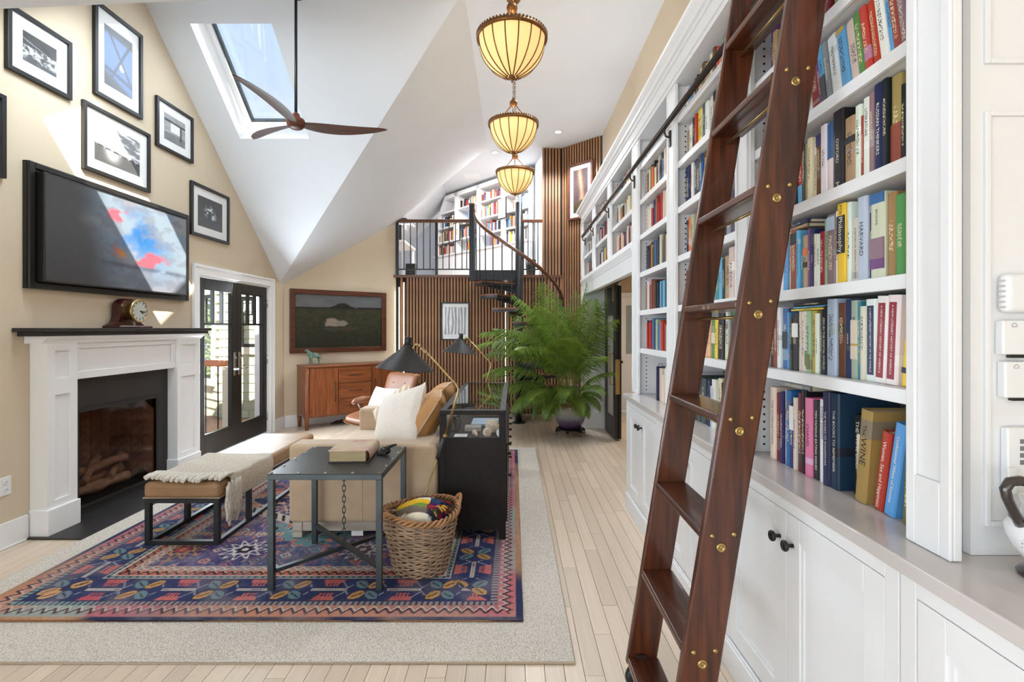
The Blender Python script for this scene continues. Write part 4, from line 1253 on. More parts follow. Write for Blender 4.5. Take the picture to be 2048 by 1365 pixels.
# herringbone firebrick on the back and the far side
M['firebrick'] = mat('brown_firebrick', c(138, 104, 84), .85, var=.3, scale=16, bump=.3, bscale=60, rand=.18)
def bricks(origin, eu, ev, en, wu, hv):
    """chevron courses of firebrick, clipped to whole pieces"""
    n = round(wu / .105); cw = wu / n; h = .072; g = .003
    mes = []
    for sg in (1, -1):
        m_ = MB(); dz = cw * .9 * sg
        m_.hexa([(g, g * sg * .9, 0), (cw - g, dz - g * sg * .9, 0), (cw - g, dz - g * sg * .9 + h - g, 0), (g, g * sg * .9 + h - g, 0),
                 (g, g * sg * .9, .010), (cw - g, dz - g * sg * .9, .010), (cw - g, dz - g * sg * .9 + h - g, .010), (g, g * sg * .9 + h - g, .010)])
        mes.append(meshdata('firebrick', m_, M['firebrick']))
    R = Matrix((eu, ev, en)).transposed().to_4x4()
    for i in range(n):
        sg = 1 if i % 2 == 0 else -1
        j = 0
        z = 0 if sg > 0 else cw * .9
        while z + h + (cw * .9 if sg > 0 else 0) < hv:
            p = origin + eu * (i * cw) + ev * z
            o = share('firebrick', mes[0 if sg > 0 else 1], t); o.matrix_local = RM[t.name].inverted() @ Matrix.Translation(p) @ R
            z += h
bricks(Vector((FB + .001, FO0, FOZ0)), Vector((0, 1, 0)), Vector((0, 0, 1)), Vector((1, 0, 0)), FO1 - FO0, FOZ1 - FOZ0)
bricks(Vector((FB, FO1 - .001, FOZ0)), Vector((1, 0, 0)), Vector((0, 0, 1)), Vector((0, -1, 0)), .42, FOZ1 - FOZ0)
M['log'] = mat('ceramic_log', c(150, 122, 100), .9, var=.35, scale=18, bump=.8, bscale=40)
for (p, q, r) in (((-3.62, 3.92, .15), (-3.58, 4.54, .19), .052), ((-3.5, 3.95, .13), (-3.48, 4.5, .13), .045), ((-3.6, 4.06, .25), (-3.45, 4.46, .31), .036), ((-3.46, 4.02, .2), (-3.62, 4.34, .33), .03), ((-3.45, 4.28, .17), (-3.6, 4.58, .3), .03)):
    mb = MB(); p = Vector(p); q = Vector(q)
    mb.tube([p.lerp(q, k / 7) + Vector((hsh(k, r * 99) - .5, 0, hsh(k, r * 77) - .5)) * .02 for k in range(8)], [r * (.85 + .3 * hsh(k, r)) for k in range(8)], 9)
    build('log', mb, M['log'], t, True)
mb = MB(); mb.box(fx - .012, fx - .008, FO0 + .001, FO1 - .001, FOZ0 + .001, FOZ1 - .001); build('glass_front', mb, M['glass_dark'], t)
mb = MB(); mb.box(XL + .003, -2.945, 3.42, 5.19, .0, .012)
build('hearth_slab', mb, M['slate'], t, bevel=.002)

# ------------------------------------------------------------------ mantel clock
t = thing('mantel_clock', 'brass ship clock in a dark mahogany stand on the mantel', 'clock', (-3.245, 4.24, 1.452))
cyk, czk = 4.235, 1.452 + .145
def sil(y):   # tambour outline height
    d = abs(y - cyk)
    if d < .095: return czk - 1.452 + math.sqrt(max(0, .105 ** 2 - d * d))
    return .028 + .05 * max(0, 1 - (d - .095) / .07) ** 1.6 + .03 * max(0, 1 - (d - .095) / .03)
ys = [cyk - .165 + .33 * k / 40 for k in range(41)]
mb = MB()
mb.prism([(-3.325, y, 1.452 + .018) for y in (ys[0], ys[-1])][::1] + [(-3.325, y, 1.452 + sil(y)) for y in ys[::-1]], (.075, 0, 0))
M['clockwood'] = mat('dark_red_polished_wood', c(58, 22, 20), .25, var=.2, scale=8, coat=.4)
build('stand', mb, M['clockwood'], t)
mb = MB(); mb.box(-3.335, -3.185, cyk - .185, cyk + .185, 1.4525, 1.472); build('plinth', mb, M['clockwood'], t, bevel=.006)
mb = MB(); mb.lathe([(0, 0), (.085, 0), (.085, .006), (.078, .012), (.078, .105), (.09, .11), (.098, .118), (.1, .128), (.096, .138), (.088, .141), (.086, .132), (0, .132)], 40, (-3.30, cyk, czk), (1, 0, 0)); build('case', mb, M['brass'], t, True)
M['dial'] = mat('silvered_dial', c(196, 200, 194), .35, .2, .08, 20)
mb = MB(); mb.lathe([(0, 0), (.086, 0), (.086, .003), (0, .003)], 36, (-3.30 + .132, cyk, czk), (1, 0, 0)); dl = build('dial', mb, M['dial'], t)
mb = MB(); xd = -3.30 + .1355
for k in range(12):
    a = k * PI / 6
    mb.obox((xd, cyk + .072 * math.sin(a), czk + .072 * math.cos(a)), (.0005, 0, 0), (0, .003 * math.cos(a), -.003 * math.sin(a)), (0, .009 * math.sin(a), .009 * math.cos(a)))
build('hour_marks', mb, M['black'], dl)
for ang, ln, w in ((118, .045, .004), (100, .066, .003)):
    a = math.radians(ang); mb = MB()
    mb.obox((xd + .002, cyk + ln / 2 * math.sin(a), czk + ln / 2 * math.cos(a)), (.0006, 0, 0), (0, w * math.cos(a), -w * math.sin(a)), (0, ln / 2 * math.sin(a), ln / 2 * math.cos(a)))
    build('hand', mb, M['black'], dl)

# ------------------------------------------------------------------ television with art on it
t = thing('television', 'black framed screen showing a cloudy sunset over the mantel', 'television', (XL + .05, 4.25, 1.72))
y0, y1, z0, z1 = 3.41, 5.09, 1.725, 2.6
mb = MB(); w_ = .045
mb.box(XL + .002, XL + .03, y0, y1, z0, z1); build('backing_board', mb, M['black'], t)
mb = MB(); mb.box(XL + .03, XL + .05, y0, y0 + w_, z0, z1); mb.box(XL + .03, XL + .05, y1 - w_, y1, z0, z1); mb.box(XL + .03, XL + .05, y0 + w_, y1 - w_, z0, z0 + w_); mb.box(XL + .03, XL + .05, y0 + w_, y1 - w_, z1 - w_, z1)
build('outer_frame', mb, M['black'], t, bevel=.006)
SYA, SYB, SZA, SZB = 3.475, 4.965, 1.785, 2.525
mb = MB(); mb.box(XL + .03, XL + .098, SYA - .012, SYB + .012, SZA - .012, SZB + .012); build('screen_housing', mb, M['black'], t, bevel=.003)
def sunset(u, v):
    n1 = fbm(u * 5 + 3, v * 4, 5, 2); n2 = fbm(u * 12, v * 10 + 2, 5, 9); n3 = fbm(u * 4 + 9, v * 3 + 1, 4, 21); n4 = fbm(u * 26, v * 22, 3, 4)
    base = lerp(c(176, 198, 216), c(116, 164, 220), sstep(.40, .60, n1) * np.exp(-((u - .62) / .22) ** 2 - ((v - .62) / .3) ** 2) * 1.6)
    base = lerp(base, c(205, 208, 214), sstep(.5, .66, n3))
    base = lerp(base, c(150, 152, 166), sstep(.5, .62, n2) * .55)
    w1 = np.exp(-((u - .58 - .2 * (.45 - v)) / .20) ** 2 - ((v - .40) / .11) ** 2); w2 = np.exp(-((u - .46) / .11) ** 2 - ((v - .80) / .07) ** 2); w3 = np.exp(-((u - .70) / .12) ** 2 - ((v - .33) / .05) ** 2)
    warm = (w1 + w2 + .7 * w3) * (.25 + 1.1 * sstep(.38, .62, n2))
    hot = lerp(c(240, 120, 140), c(255, 176, 84), np.exp(-((u - .47) / .07) ** 2 - ((v - .36) / .10) ** 2) * 1.1)
    base = lerp(base, hot, np.clip(sstep(.30, .75, warm + (n4 - .5) * .3), 0, 1))
    hor = np.exp(-((v - .27 + .03 * u) / .03) ** 2)
    base = lerp(base, c(84, 90, 118), hor * .7 * sstep(.3, .5, n2 + .1))
    base = lerp(base, c(140, 152, 178), sstep(.25, .12, v) * .5)
    shade_left = sstep(.46, .18, u - (v - .5) * -.12 + (n3 - .5) * .1)  # shaded left side of the screen, painted into the art
    base = lerp(base, c(104, 104, 106), shade_left)
    return base * .34
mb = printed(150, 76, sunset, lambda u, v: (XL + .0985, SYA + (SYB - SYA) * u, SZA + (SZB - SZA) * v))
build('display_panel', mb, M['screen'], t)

# ------------------------------------------------------------------ framed photographs on the left wall
def bwp(arr, k=1.0):
    g = np.clip(arr, 0, 1)[..., None]
    return np.concatenate([g * .97, g * .98, g], axis=2) * k
def im_shore(u, v):
    n = fbm(u * 7, v * 9, 5, 3)
    a = np.where(v < .55, .10 + .75 * sstep(.45, .62, fbm(u * 9, v * 12, 4, 1)) * sstep(0, .35, v), .03 + .06 * n)
    return bwp(np.where(np.abs(v - .75 + u * .25) < .012, .4, a) * .8)
def im_reflection(u, v):  # roof window reflected in the glazing, painted as the print
    sky = lerp(c(60, 96, 158), c(90, 126, 182), v)
    d1 = np.abs((v - .45) - (u - .5) * 1.1); d2 = np.abs((v - .52) + (u - .6) * .9); d3 = np.abs(v - .3 + .12 * u)
    m = np.maximum(np.maximum(sstep(.06, .045, d1), sstep(.05, .035, d2)), sstep(.04, .03, d3))
    img = lerp(sky, c(28, 44, 84), m)
    img = lerp(img, c(226, 232, 240), sstep(.1, .085, np.hypot((u - .62), (v - .43) * 1.5)) * (1 - m))
    img = lerp(img, c(44, 40, 44), sstep(.3, .22, v + u * .25))
    return lerp(img, c(20, 24, 36), sstep(.86, .93, v + u * .06))
def im_wave(u, v):
    n = fbm(u * 6, v * 16 + u * 3, 5, 7)
    a = .25 + .65 * sstep(.42, .6, n)
    a = np.where(v < .42 - .12 * u, .06 + .5 * np.exp(-((u - .38) / .12) ** 2) * sstep(0, .4, v), a)
    a = np.where(np.abs(v - (.44 - .12 * u)) < .018, .03, a)
    return bwp(a)
def im_pier(u, v):
    a = .22 + .25 * fbm(u * 5, v * 12, 4, 5)
    a = np.where((np.abs(u - .52) < .22) & (np.abs(v - .56) < .17), .8, a)
    a = np.where((np.abs(u - .78) < .04) & (v > .2) & (v < .75), .05, a)
    a = np.where((v > .72) & (v < .8), .05, a)
    return bwp(np.where(v < .3, a * .6, a))
def im_tree(u, v):
    r = np.hypot(u - .5, (v - .5) * .9)
    n = fbm(u * 16, v * 16, 3, 11)
    a = .025 + .8 * sstep(.5, .62, n) * sstep(.3, .1, r) * (v > .32)
    a = np.where((np.abs(u - .52) < .02 + .04 * (.6 - v)) & (v < .6) & (v > .3), .02, a)
    return bwp(a)
def im_dark(u, v):
    return bwp(.05 + .3 * fbm(u * 5, v * 5, 4, 13))
def photo(name_lab, y0, y1, z0, z1, fw, matw, img, ar=None, rot='X'):
    """black frame + mat + print on the left wall; matw in metres (y, z)"""
    t = thing('framed_photograph', name_lab, 'picture', (XL + .015, (y0 + y1) / 2, z0), group='black framed photographs on the left wall')
    x0, x1 = XL + .002, XL + .03
    for a, b, cc, d in ((y0, y0 + fw, z0, z1), (y1 - fw, y1, z0, z1), (y0 + fw, y1 - fw, z0, z0 + fw), (y0 + fw, y1 - fw, z1 - fw, z1)):
        mb = MB(); mb.box(x0, x1, a, b, cc, d); build('frame_side', mb, M['black'], t, bevel=.0025)
    mb = MB(); mb.box(x0, x0 + .010, y0 + fw, y1 - fw, z0 + fw, z1 - fw); build('mat_board', mb, M['ivory'], t)
    a, b, cc, d = y0 + fw + matw[0], y1 - fw - matw[0], z0 + fw + matw[1], z1 - fw - matw[1]
    mb = printed(48, 48, img, lambda u, v: (x0 + .0106, a + (b - a) * u, cc + (d - cc) * v)); build('print', mb, M['art'], t)
    mb = MB(); mb.box(x0 + .016, x0 + .018, y0 + fw, y1 - fw, z0 + fw, z1 - fw); build('glazing', mb, M['picglass'], t)
photo('black framed photo of pale rocks on a shore, topmost at far left', 3.285, 3.767, 3.165, 3.60, .03, (.085, .085), im_shore)
photo('tall black framed photo of blue girders, highest on the wall', 3.97, 4.485, 3.32, 4.075, .032, (.075, .10), im_reflection)
photo('wide black framed photo of breaking waves just above the screen', 3.867, 4.58, 2.69, 3.225, .03, (.085, .08), im_wave)
photo('small black framed photo of a bright pier, beside the sloping ceiling', 4.664, 5.195, 3.16, 3.63, .028, (.085, .08), im_pier)
photo('square black framed photo of a white glowing tree, above the garden door', 5.163, 5.853, 2.425, 2.983, .032, (.09, .085), im_tree)
photo('dark framed photo cut off by the left edge of the view', 2.86, 3.278, 2.43, 2.974, .03, (.06, .07), im_dark)

# ------------------------------------------------------------------ large painting over the sideboard
def field(u, v):
    n = fbm(u * 30, v * 24, 4, 4); n2 = fbm(u * 6, v * 5, 4, 8)
    g = lerp(c(34, 36, 22), c(70, 70, 44), n * .8) * (.55 + .5 * sstep(0, .7, v))[..., None]
    sky = lerp(c(86, 90, 94), c(120, 120, 120), fbm(u * 5, v * 9, 4, 6))
    img = np.where((v > .76)[..., None], sky, g)
    tr = (v > .74) & (v < .76 + .12 * np.exp(-((u - .52) / .09) ** 2) * (.6 + .7 * n2) + .04 * sstep(.6, .9, u) * n2 * 1.4)
    img = np.where(tr[..., None], np.array(c(34, 30, 24)), img)
    for (cx, cy, rx, ry, col) in ((.40, .46, .085, .11, c(150, 136, 122)), (.51, .46, .08, .06, c(132, 124, 112)), (.6, .36, .13, .04, c(66, 52, 40)), (.40, .36, .1, .06, c(60, 58, 52))):
        d = ((u - cx) / rx) ** 2 + ((v - cy) / ry) ** 2 + (n - .5) * .8
        img = lerp(img, col, sstep(1, .7, d))
    return img
t = thing('landscape_painting', 'wide dark landscape painting in a brown wood frame above the sideboard', 'painting', AW(.82, .02, 1.08), math.atan2(ua.y, ua.x))
Wp, Hp, fw = 1.50, .955, .075
z0 = 0.0
def loc(mb, *a, **k): return build(*((a[0], mb) + a[1:]), local=True, **k)
for a, b, cc, d in ((-Wp / 2, -Wp / 2 + fw, 0, Hp), (Wp / 2 - fw, Wp / 2, 0, Hp), (-Wp / 2 + fw, Wp / 2 - fw, 0, fw), (-Wp / 2 + fw, Wp / 2 - fw, Hp - fw, Hp)):
    mb = MB(); mb.box(a, b, -.03, .015, cc, d); build('frame_side', mb, M['darkwood'], t, bevel=.008, local=True)
mb = printed(120, 70, field, lambda u, v: (-Wp / 2 + fw + (Wp - 2 * fw) * u, -.006, fw + (Hp - 2 * fw) * v)); build('canvas', mb, M['canvas'], t, local=True)
mb = MB(); mb.box(-Wp / 2 + fw, Wp / 2 - fw, -.004, .012, fw, Hp - fw); build('canvas_back', mb, M['black'], t, local=True)

# picture on the slat wall and picture on the angled slats
def im_birch(u, v):
    n = fbm(u * 30, v * 8, 4, 3)
    s_ = .5 + .5 * np.sin(u * 42 + 4 * vnoise(u * 8, v * 2, 4))
    a = .25 + .6 * s_ * (.5 + n)
    return bwp(np.where(v < .1, .8, a) * .95)
t = thing('birch_print', 'black framed print of pale birch trunks on the slat wall', 'picture', (-.977, YB - .015, 1.25))
x0, x1, z0, z1, fw = -1.215, -.738, 1.25, 1.885, .022
yb_ = YB - .012
for a, b, cc, d in ((x0, x0 + fw, z0, z1), (x1 - fw, x1, z0, z1), (x0 + fw, x1 - fw, z0, z0 + fw), (x0 + fw, x1 - fw, z1 - fw, z1)):
    mb = MB(); mb.box(a, b, yb_ - .025, yb_, cc, d); build('frame_side', mb, M['black'], t, bevel=.002)
mb = MB(); mb.box(x0 + fw, x1 - fw, yb_ - .008, yb_, z0 + fw, z1 - fw); build('mat_board', mb, M['ivory'], t)
mb = printed(60, 60, im_birch, lambda u, v: (x0 + .055 + (x1 - x0 - .11) * u, yb_ - .0085, z0 + .05 + (z1 - z0 - .13) * v)); build('print', mb, M['art'], t)
def im_night(u, v):
    n = fbm(u * 10, v * 10, 4, 3)
    g = lerp(c(58, 46, 52), c(90, 70, 66), n)
    mk = np.exp(-((u - .52 - .06 * np.sin(v * 5)) / .12) ** 2) * (.4 + n)
    g = lerp(g, c(196, 150, 112), np.clip(mk * (1.1 - v * .5), 0, 1) * .75)
    hill = v < .30 - .22 * np.abs(u - .6)
    return np.where(hill[..., None], lerp(c(40, 32, 22), c(86, 74, 40), n), g)
pc = K0 + kd * .40 + kn * .02
t = thing('night_sky_print', 'brown framed night sky print on the slats beside the loft', 'picture', (pc.x, pc.y, 3.22), math.atan2(kd.y, kd.x))
Wq, Hq, fw = .50, .92, .04
for a, b, cc, d in ((-Wq / 2, -Wq / 2 + fw, 0, Hq), (Wq / 2 - fw, Wq / 2, 0, Hq), (-Wq / 2 + fw, Wq / 2 - fw, 0, fw), (-Wq / 2 + fw, Wq / 2 - fw, Hq - fw, Hq)):
    mb = MB(); mb.box(a, b, -.03, .003, cc, d); build('frame_side', mb, M['darkwood'], t, bevel=.004, local=True)
mb = MB(); mb.box(-Wq / 2 + fw, Wq / 2 - fw, -.01, .003, fw, Hq - fw); build('mat_board', mb, M['ivory'], t, local=True)
mb = printed(40, 60, im_night, lambda u, v: (-Wq / 2 + .105 + (Wq - .21) * u, -.0105, .11 + (Hq - .22) * v)); build('print', mb, M['art'], t, local=True)
# ------------------------------------------------------------------ rugs
def nub_mat():
    m, n, b = _mat('nubby_jute')
    tc = n.nodes.new('ShaderNodeTexCoord')
    vo = n.nodes.new('ShaderNodeTexVoronoi'); vo.inputs['Scale'].default_value = 150
    mp = n.nodes.new('ShaderNodeMapping'); mp.inputs['Scale'].default_value = (1, .7, 1)
    n.links.new(tc.outputs['Object'], mp.inputs[0]); n.links.new(mp.outputs[0], vo.inputs['Vector'])
    cr = n.nodes.new('ShaderNodeValToRGB')
    cr.color_ramp.elements[0].color = (*c(226, 219, 208), 1); cr.color_ramp.elements[1].color = (*c(190, 180, 168), 1)
    cr.color_ramp.elements[0].position = .15; cr.color_ramp.elements[1].position = .75
    n.links.new(vo.outputs['Distance'], cr.inputs[0])
    n.links.new(cr.outputs[0], b.inputs['Base Color'])
    b.inputs['Roughness'].default_value = .95
    iv = n.nodes.new('ShaderNodeMath'); iv.operation = 'SUBTRACT'; iv.inputs[0].default_value = 1
    n.links.new(vo.outputs['Distance'], iv.inputs[1])
    _bump(n, b, iv.outputs[0], .7, .006)
    return m
M['jute'] = nub_mat()
M['binding'] = mat('tan_binding', c(176, 156, 134), .9)
t = thing('jute_rug', 'large cream nubby woven rug under the patterned rug', 'rug', ((JX0 + JX1) / 2, (JY0 + JY1) / 2, 0))
mb = MB(); mb.box(JX0 + .008, JX1 - .008, JY0 + .008, JY1 - .008, .0005, .012); build('pile', mb, M['jute'], t)
mb = MB(); mb.tube([(JX0 + .006, JY0 + .006, .006), (JX1 - .006, JY0 + .006, .006), (JX1 - .006, JY1 - .006, .006), (JX0 + .006, JY1 - .006, .006)], .0055, 6, True)
build('edge_binding', mb, M['binding'], t)

RX0, RX1, RY0, RY1 = -2.75, .045, 2.445, 5.88
def rug_colours(u, v):
    Wd, L = RX1 - RX0, RY1 - RY0
    x = u * Wd; y = v * L
    dl, dr, db, dt = x, Wd - x, y, L - y
    d = np.minimum(np.minimum(dl, dr), np.minimum(db, dt))
    hor = np.minimum(db, dt) <= np.minimum(dl, dr)          # on a front/back border
    s = np.where(hor, x, y)
    # abrash: slow colour drift along the rug
    ab = fbm(x * 1.3, y * 1.3, 3, 31); ab2 = fbm(x * 2.1 + 7, y * .9, 3, 55)
    kn_ = vnoise(x * 150, y * 150, 3)
    indigo = lerp(c(52, 58, 108), c(84, 68, 122), ab)
    out = indigo.copy()
    def over(mask, col):
        m = np.asarray(mask, dtype=float)
        nonlocal out
        colr = np.asarray(col)
        out = out * (1 - m[..., None]) + colr * m[..., None]
    navy = c(38, 50, 90); red = c(188, 60, 78); coral = c(212, 104, 78); teal = c(92, 146, 152); sand = c(206, 160, 116); cream = c(206, 196, 186); plum = c(96, 52, 92); gold = c(198, 142, 66); slate = c(106, 124, 146); dk = c(44, 32, 44)
    drift = lambda a, b: lerp(a, b, sstep(.35, .65, ab2))
    # ---- field
    fx_, fy_ = x - .62, y - .62
    over(sstep(.45, .6, fbm(x * 3, y * 3, 4, 12)) * .6, c(92, 72, 140))
    over(sstep(.5, .64, fbm(x * 4 + 5, y * 2.2, 3, 14)) * .5, c(70, 110, 140))
    # rows of little diamonds
    gx = (x / .155) % 1 - .5; gy = ((y + .0775 * (np.floor(x / .155) % 2)) / .155) % 1 - .5
    cid = vnoise(np.floor(x / .155) * 3.3, np.floor((y + .0775 * (np.floor(x / .155) % 2)) / .155) * 5.1, 2)
    dm = np.abs(gx) + np.abs(gy)
    cc = lerp(lerp(coral, cream, sstep(.4, .5, cid)), lerp(red, teal, sstep(.7, .8, cid)), sstep(.55, .65, cid))
    over((dm < .26), cc); over(dm < .15, indigo * .7); over(dm < .07, cc)
    over((dm > .44) & (dm < .5) & (cid > .45), c(150, 96, 110))
    # scattered small marks like knots of wool
    mk = vnoise(x * 42, y * 24, 8)
    over((mk > .80) * .75, c(196, 120, 106)); over((mk < .15) * .6, c(46, 40, 86)); over(((mk > .57) & (mk < .62)) * .7, c(128, 156, 170))
    # large serrated medallions
    def med(cx, cy, rx, ry, c1, c2, c3):
        X = (x - cx) / rx; Y = (y - cy) / ry
        th = np.arctan2(Y, X)
        r = (np.abs(X) + np.abs(Y)) * .55 + np.hypot(X, Y) * .45
        saw = np.abs((th * 11 / PI) % 1 - .5) * .16
        over(r < 1.0 - saw, c1); over((r < .74 - saw) & (r > .0), c2); over(r < .42 - saw * .6, c3)
        over((r < .50 - saw) & (r > .44 - saw), cream)
        over((r < 1) & (vnoise(x * 36, y * 26, 4) > .76), coral)
        over((r < .9) & (vnoise(x * 30 + 3, y * 30, 6) > .8), dk)
    for k, (cx, cy) in enumerate(((1.40, 1.15), (1.40, 2.25), (2.25, 1.72), (.55 + .2, 1.72), (1.40, 3.0))):
        med(cx, cy, .42, .34, (teal, c(206, 186, 168), teal, c(170, 84, 96), slate)[k], (c(120, 170, 172), c(148, 96, 90), c(96, 80, 140), c(210, 140, 96), red)[k], (plum, navy, coral, navy, sand)[k])
    # cream hooked medallions
    def hook(cx, cy, R, col, inner):
        X = x - cx; Y = (y - cy)
        th = np.arctan2(Y, X); r = np.hypot(X, Y)
        ring = R * (.72 + .2 * np.cos(th * 12))
        over(r < R * .98, lerp(c(74, 62, 118), c(66, 58, 110), kn_)); over(np.abs(r - ring) < .012, col); over((np.abs(r - R * .45 * (1 + .14 * np.cos(th * 6))) < .010), col)
        over(r < R * .3, inner); over(r < R * .14, col)
    for k, (cx, cy) in enumerate(((.62, .78), (1.02, .78), (1.78, .78), (2.15, .86), (.62, 2.7), (2.2, 2.7), (1.0, 1.55), (1.85, 2.55))):
        hook(cx, cy, .15, (gold, cream, cream, teal, cream, cream, sand, cream)[k], (red, dk, plum, coral, plum, coral, navy, navy)[k])
    over((np.abs(x - .62) < .55) & (np.abs(y - 1.03) < .03) & ((x / .035) % 1 > .45), sand)
    over((np.abs((x - .95) * .55 + (y - 1.35) * 1) < .06) & (np.abs(x - .95) < .4), c(192, 178, 160))
    over((np.abs((x - .95) * .55 + (y - 1.35) * 1) < .045) & (np.abs(x - .95) < .4) & (((x + y * .4) / .06) % 1 > .6), dk)
    # ---- borders from the inside out
    zig = lambda per, amp: amp * (np.abs((s / per) % 1 - .5) * 4 - 1)
    band = lambda a, b: (d >= a) & (d < b)
    over(band(.0, .545), navy)
    over(band(.505, .545), drift(c(140, 120, 130), c(176, 116, 96)))
    over(band(.505, .545) & (np.abs(d - .525 - zig(.06, .012)) < .006), cream)
    over(band(.44, .505), drift(c(170, 66, 84), np.asarray(coral)))
    over(band(.44, .505) & (np.abs(d - .472 - zig(.055, .017)) < .009), dk)
    over(band(.44, .505) & (np.abs(d - .487 - zig(.055, .017)) < .005), sand)
    over(band(.405, .44), drift(c(104, 132, 134), c(126, 140, 128)))
    over(band(.405, .44) & (((s / .04) % 1) > .62) & (np.abs(d - .4225) < .009), navy)
    for q in (.405, .44, .505, .545, .13, .165): over(np.abs(d - q) < .004, cream)
    # main border
    tt = (d - .285) / .12
    P = .41
    ph = (s / P) % 1
    inb = band(.165, .405)
    over(inb, lerp(c(34, 48, 92), c(56, 62, 112), ab))
    # palmettes
    xa = (ph - .25) / .20
    comb = (np.abs(tt) > .30) & (np.abs(tt) < .92) & (np.abs(xa) < .42 + .55 * (np.abs(tt) - .3))
    teeth = ((xa * 4.2) % 1 > .30) | (np.abs(tt) > .62)
    redd = drift(np.asarray(c(196, 62, 82)), np.asarray(c(206, 96, 84)))
    over(inb & comb & teeth, redd)
    over(inb & comb & (np.abs(tt) > .42) & (np.abs(tt) < .56) & ((xa * 4.2) % 1 > .78), navy)
    over(inb & (np.abs(tt) < .085) & (np.abs(xa) < 1.15), cream); over(inb & (np.abs(tt) < .05) & (np.abs(xa) < 1.08) & ((xa * 7) % 1 > .4), c(120, 90, 100))
    # leaf clusters
    xb = (ph - .75) / .20
    for sx_ in (-1, 1):
        for sy_ in (-1, 1):
            X = (xb - sx_ * .48); Y = (tt - sy_ * .46)
            r1 = ((X * .86 + Y * .5 * sx_ * sy_) / .50) ** 2 + ((-X * .5 * sx_ * sy_ + Y * .86) / .30) ** 2
            over(inb & (r1 < 1), drift(np.asarray(c(214, 156, 102)), np.asarray(gold)) if sx_ * sy_ > 0 else drift(np.asarray(slate), np.asarray(c(96, 132, 144))))
            over(inb & (r1 < 1) & (np.abs(-X * .5 * sx_ * sy_ + Y * .86) < .04) & (np.abs(X) < .3), dk)
            over(inb & (r1 > 1) & (r1 < 1.16), dk)
    # pale zig line linking the cells
    lk = np.abs(np.abs(tt) - (.15 + 1.0 * np.abs(np.abs(xb) - 1.32)))
    over(inb & (np.abs(xb) > 1.02) & (np.abs(xb) < 1.9) & (lk < .055) & (np.abs(tt) < .9), c(150, 150, 170))
    # outer guard bands
    over(band(.13, .165), drift(c(120, 150, 150), c(150, 130, 130)))
    over(band(.13, .165) & ((s / .03) % 1 > .6), c(64, 60, 84))
    over(band(.03, .13), lerp(lerp(c(150, 158, 150), c(190, 96, 104), sstep(.4, .55, ab2)), lerp(c(196, 128, 96), c(150, 90, 110), sstep(.4, .6, ab)), sstep(.4, .6, fbm(x * 1.7 + 4, y * 1.7, 3, 77))))
    over(band(.03, .13) & (np.abs(d - .08 - zig(.06, .022)) < .011), c(70, 36, 52))
    over(band(.03, .13) & (np.abs(d - .098 - zig(.06, .022)) < .005), cream)
    over(band(.0, .03), drift(np.asarray(c(190, 134, 84)), np.asarray(navy)))
    # knots
    out = out * (.80 + .36 * kn_)[..., None]
    g_ = out.mean(axis=2, keepdims=True)
    wear = sstep(.45, .75, fbm(x * 6, y * 6, 4, 91))
    out = out * .78 + g_ * .22
    return lerp(out, np.asarray(c(168, 156, 158)), wear * .22) * .98
NU, NV = 466, 572
mb = printed(NU, NV, rug_colours, lambda u, v: (RX0 + (RX1 - RX0) * u, RY0 + (RY1 - RY0) * v, .0225))
M['rugpile'] = attrmat('wool_rug_pile', .95, .6, 260, .15, .0, .004)
t = thing('patterned_rug', 'multicoloured tribal wool rug in indigo, red and teal', 'rug', ((RX0 + RX1) / 2, (RY0 + RY1) / 2, .0125))
build('pile', mb, M['rugpile'], t)
mb = MB(); mb.tube([(RX0, RY0, .0175), (RX1, RY0, .0175), (RX1, RY1, .0175), (RX0, RY1, .0175)], .0048, 6, True)
M['rugedge'] = mat('rug_selvedge', c(62, 38, 42), .95, 0, 0, 1.2, (1, 1, 1), c(150, 104, 66), lo=.45, hi=.5)
build('selvedge', mb, M['rugedge'], t)
RZ = .0235                                     # things stand on the rug pile

# ------------------------------------------------------------------ soft shapes
def pillow(a, b, h, n=22, pinch=.10):
    mb = MB()
    for sgn in (1, -1):
        def fn(u, v):
            x = 2 * u - 1; y = 2 * v - 1
            pr = ((1 - x * x) * (1 - y * y)) ** .42
            k = 1 - pinch * (1 - abs(x)) * abs(y) ** 3 * 1.0
            k2 = 1 - pinch * (1 - abs(y)) * abs(x) ** 3 * 1.0
            z = sgn * h * pr * (1 + .06 * math.sin(5 * x + 3 * y))
            return (a * x * k2, b * y * k, z)
        if sgn > 0: mb.grid(fn, n, n)
        else: mb.grid(lambda u, v: fn(1 - u, v), n, n)
    return mb
def orient(nrm, up=(0, 0, 1), roll=0):
    n_ = Vector(nrm).normalized(); x_ = Vector(up).cross(n_).normalized(); y_ = n_.cross(x_)
    R = Matrix((x_, y_, n_)).transposed()
    return R.to_4x4() @ Matrix.Rotation(roll, 4, 'Z')

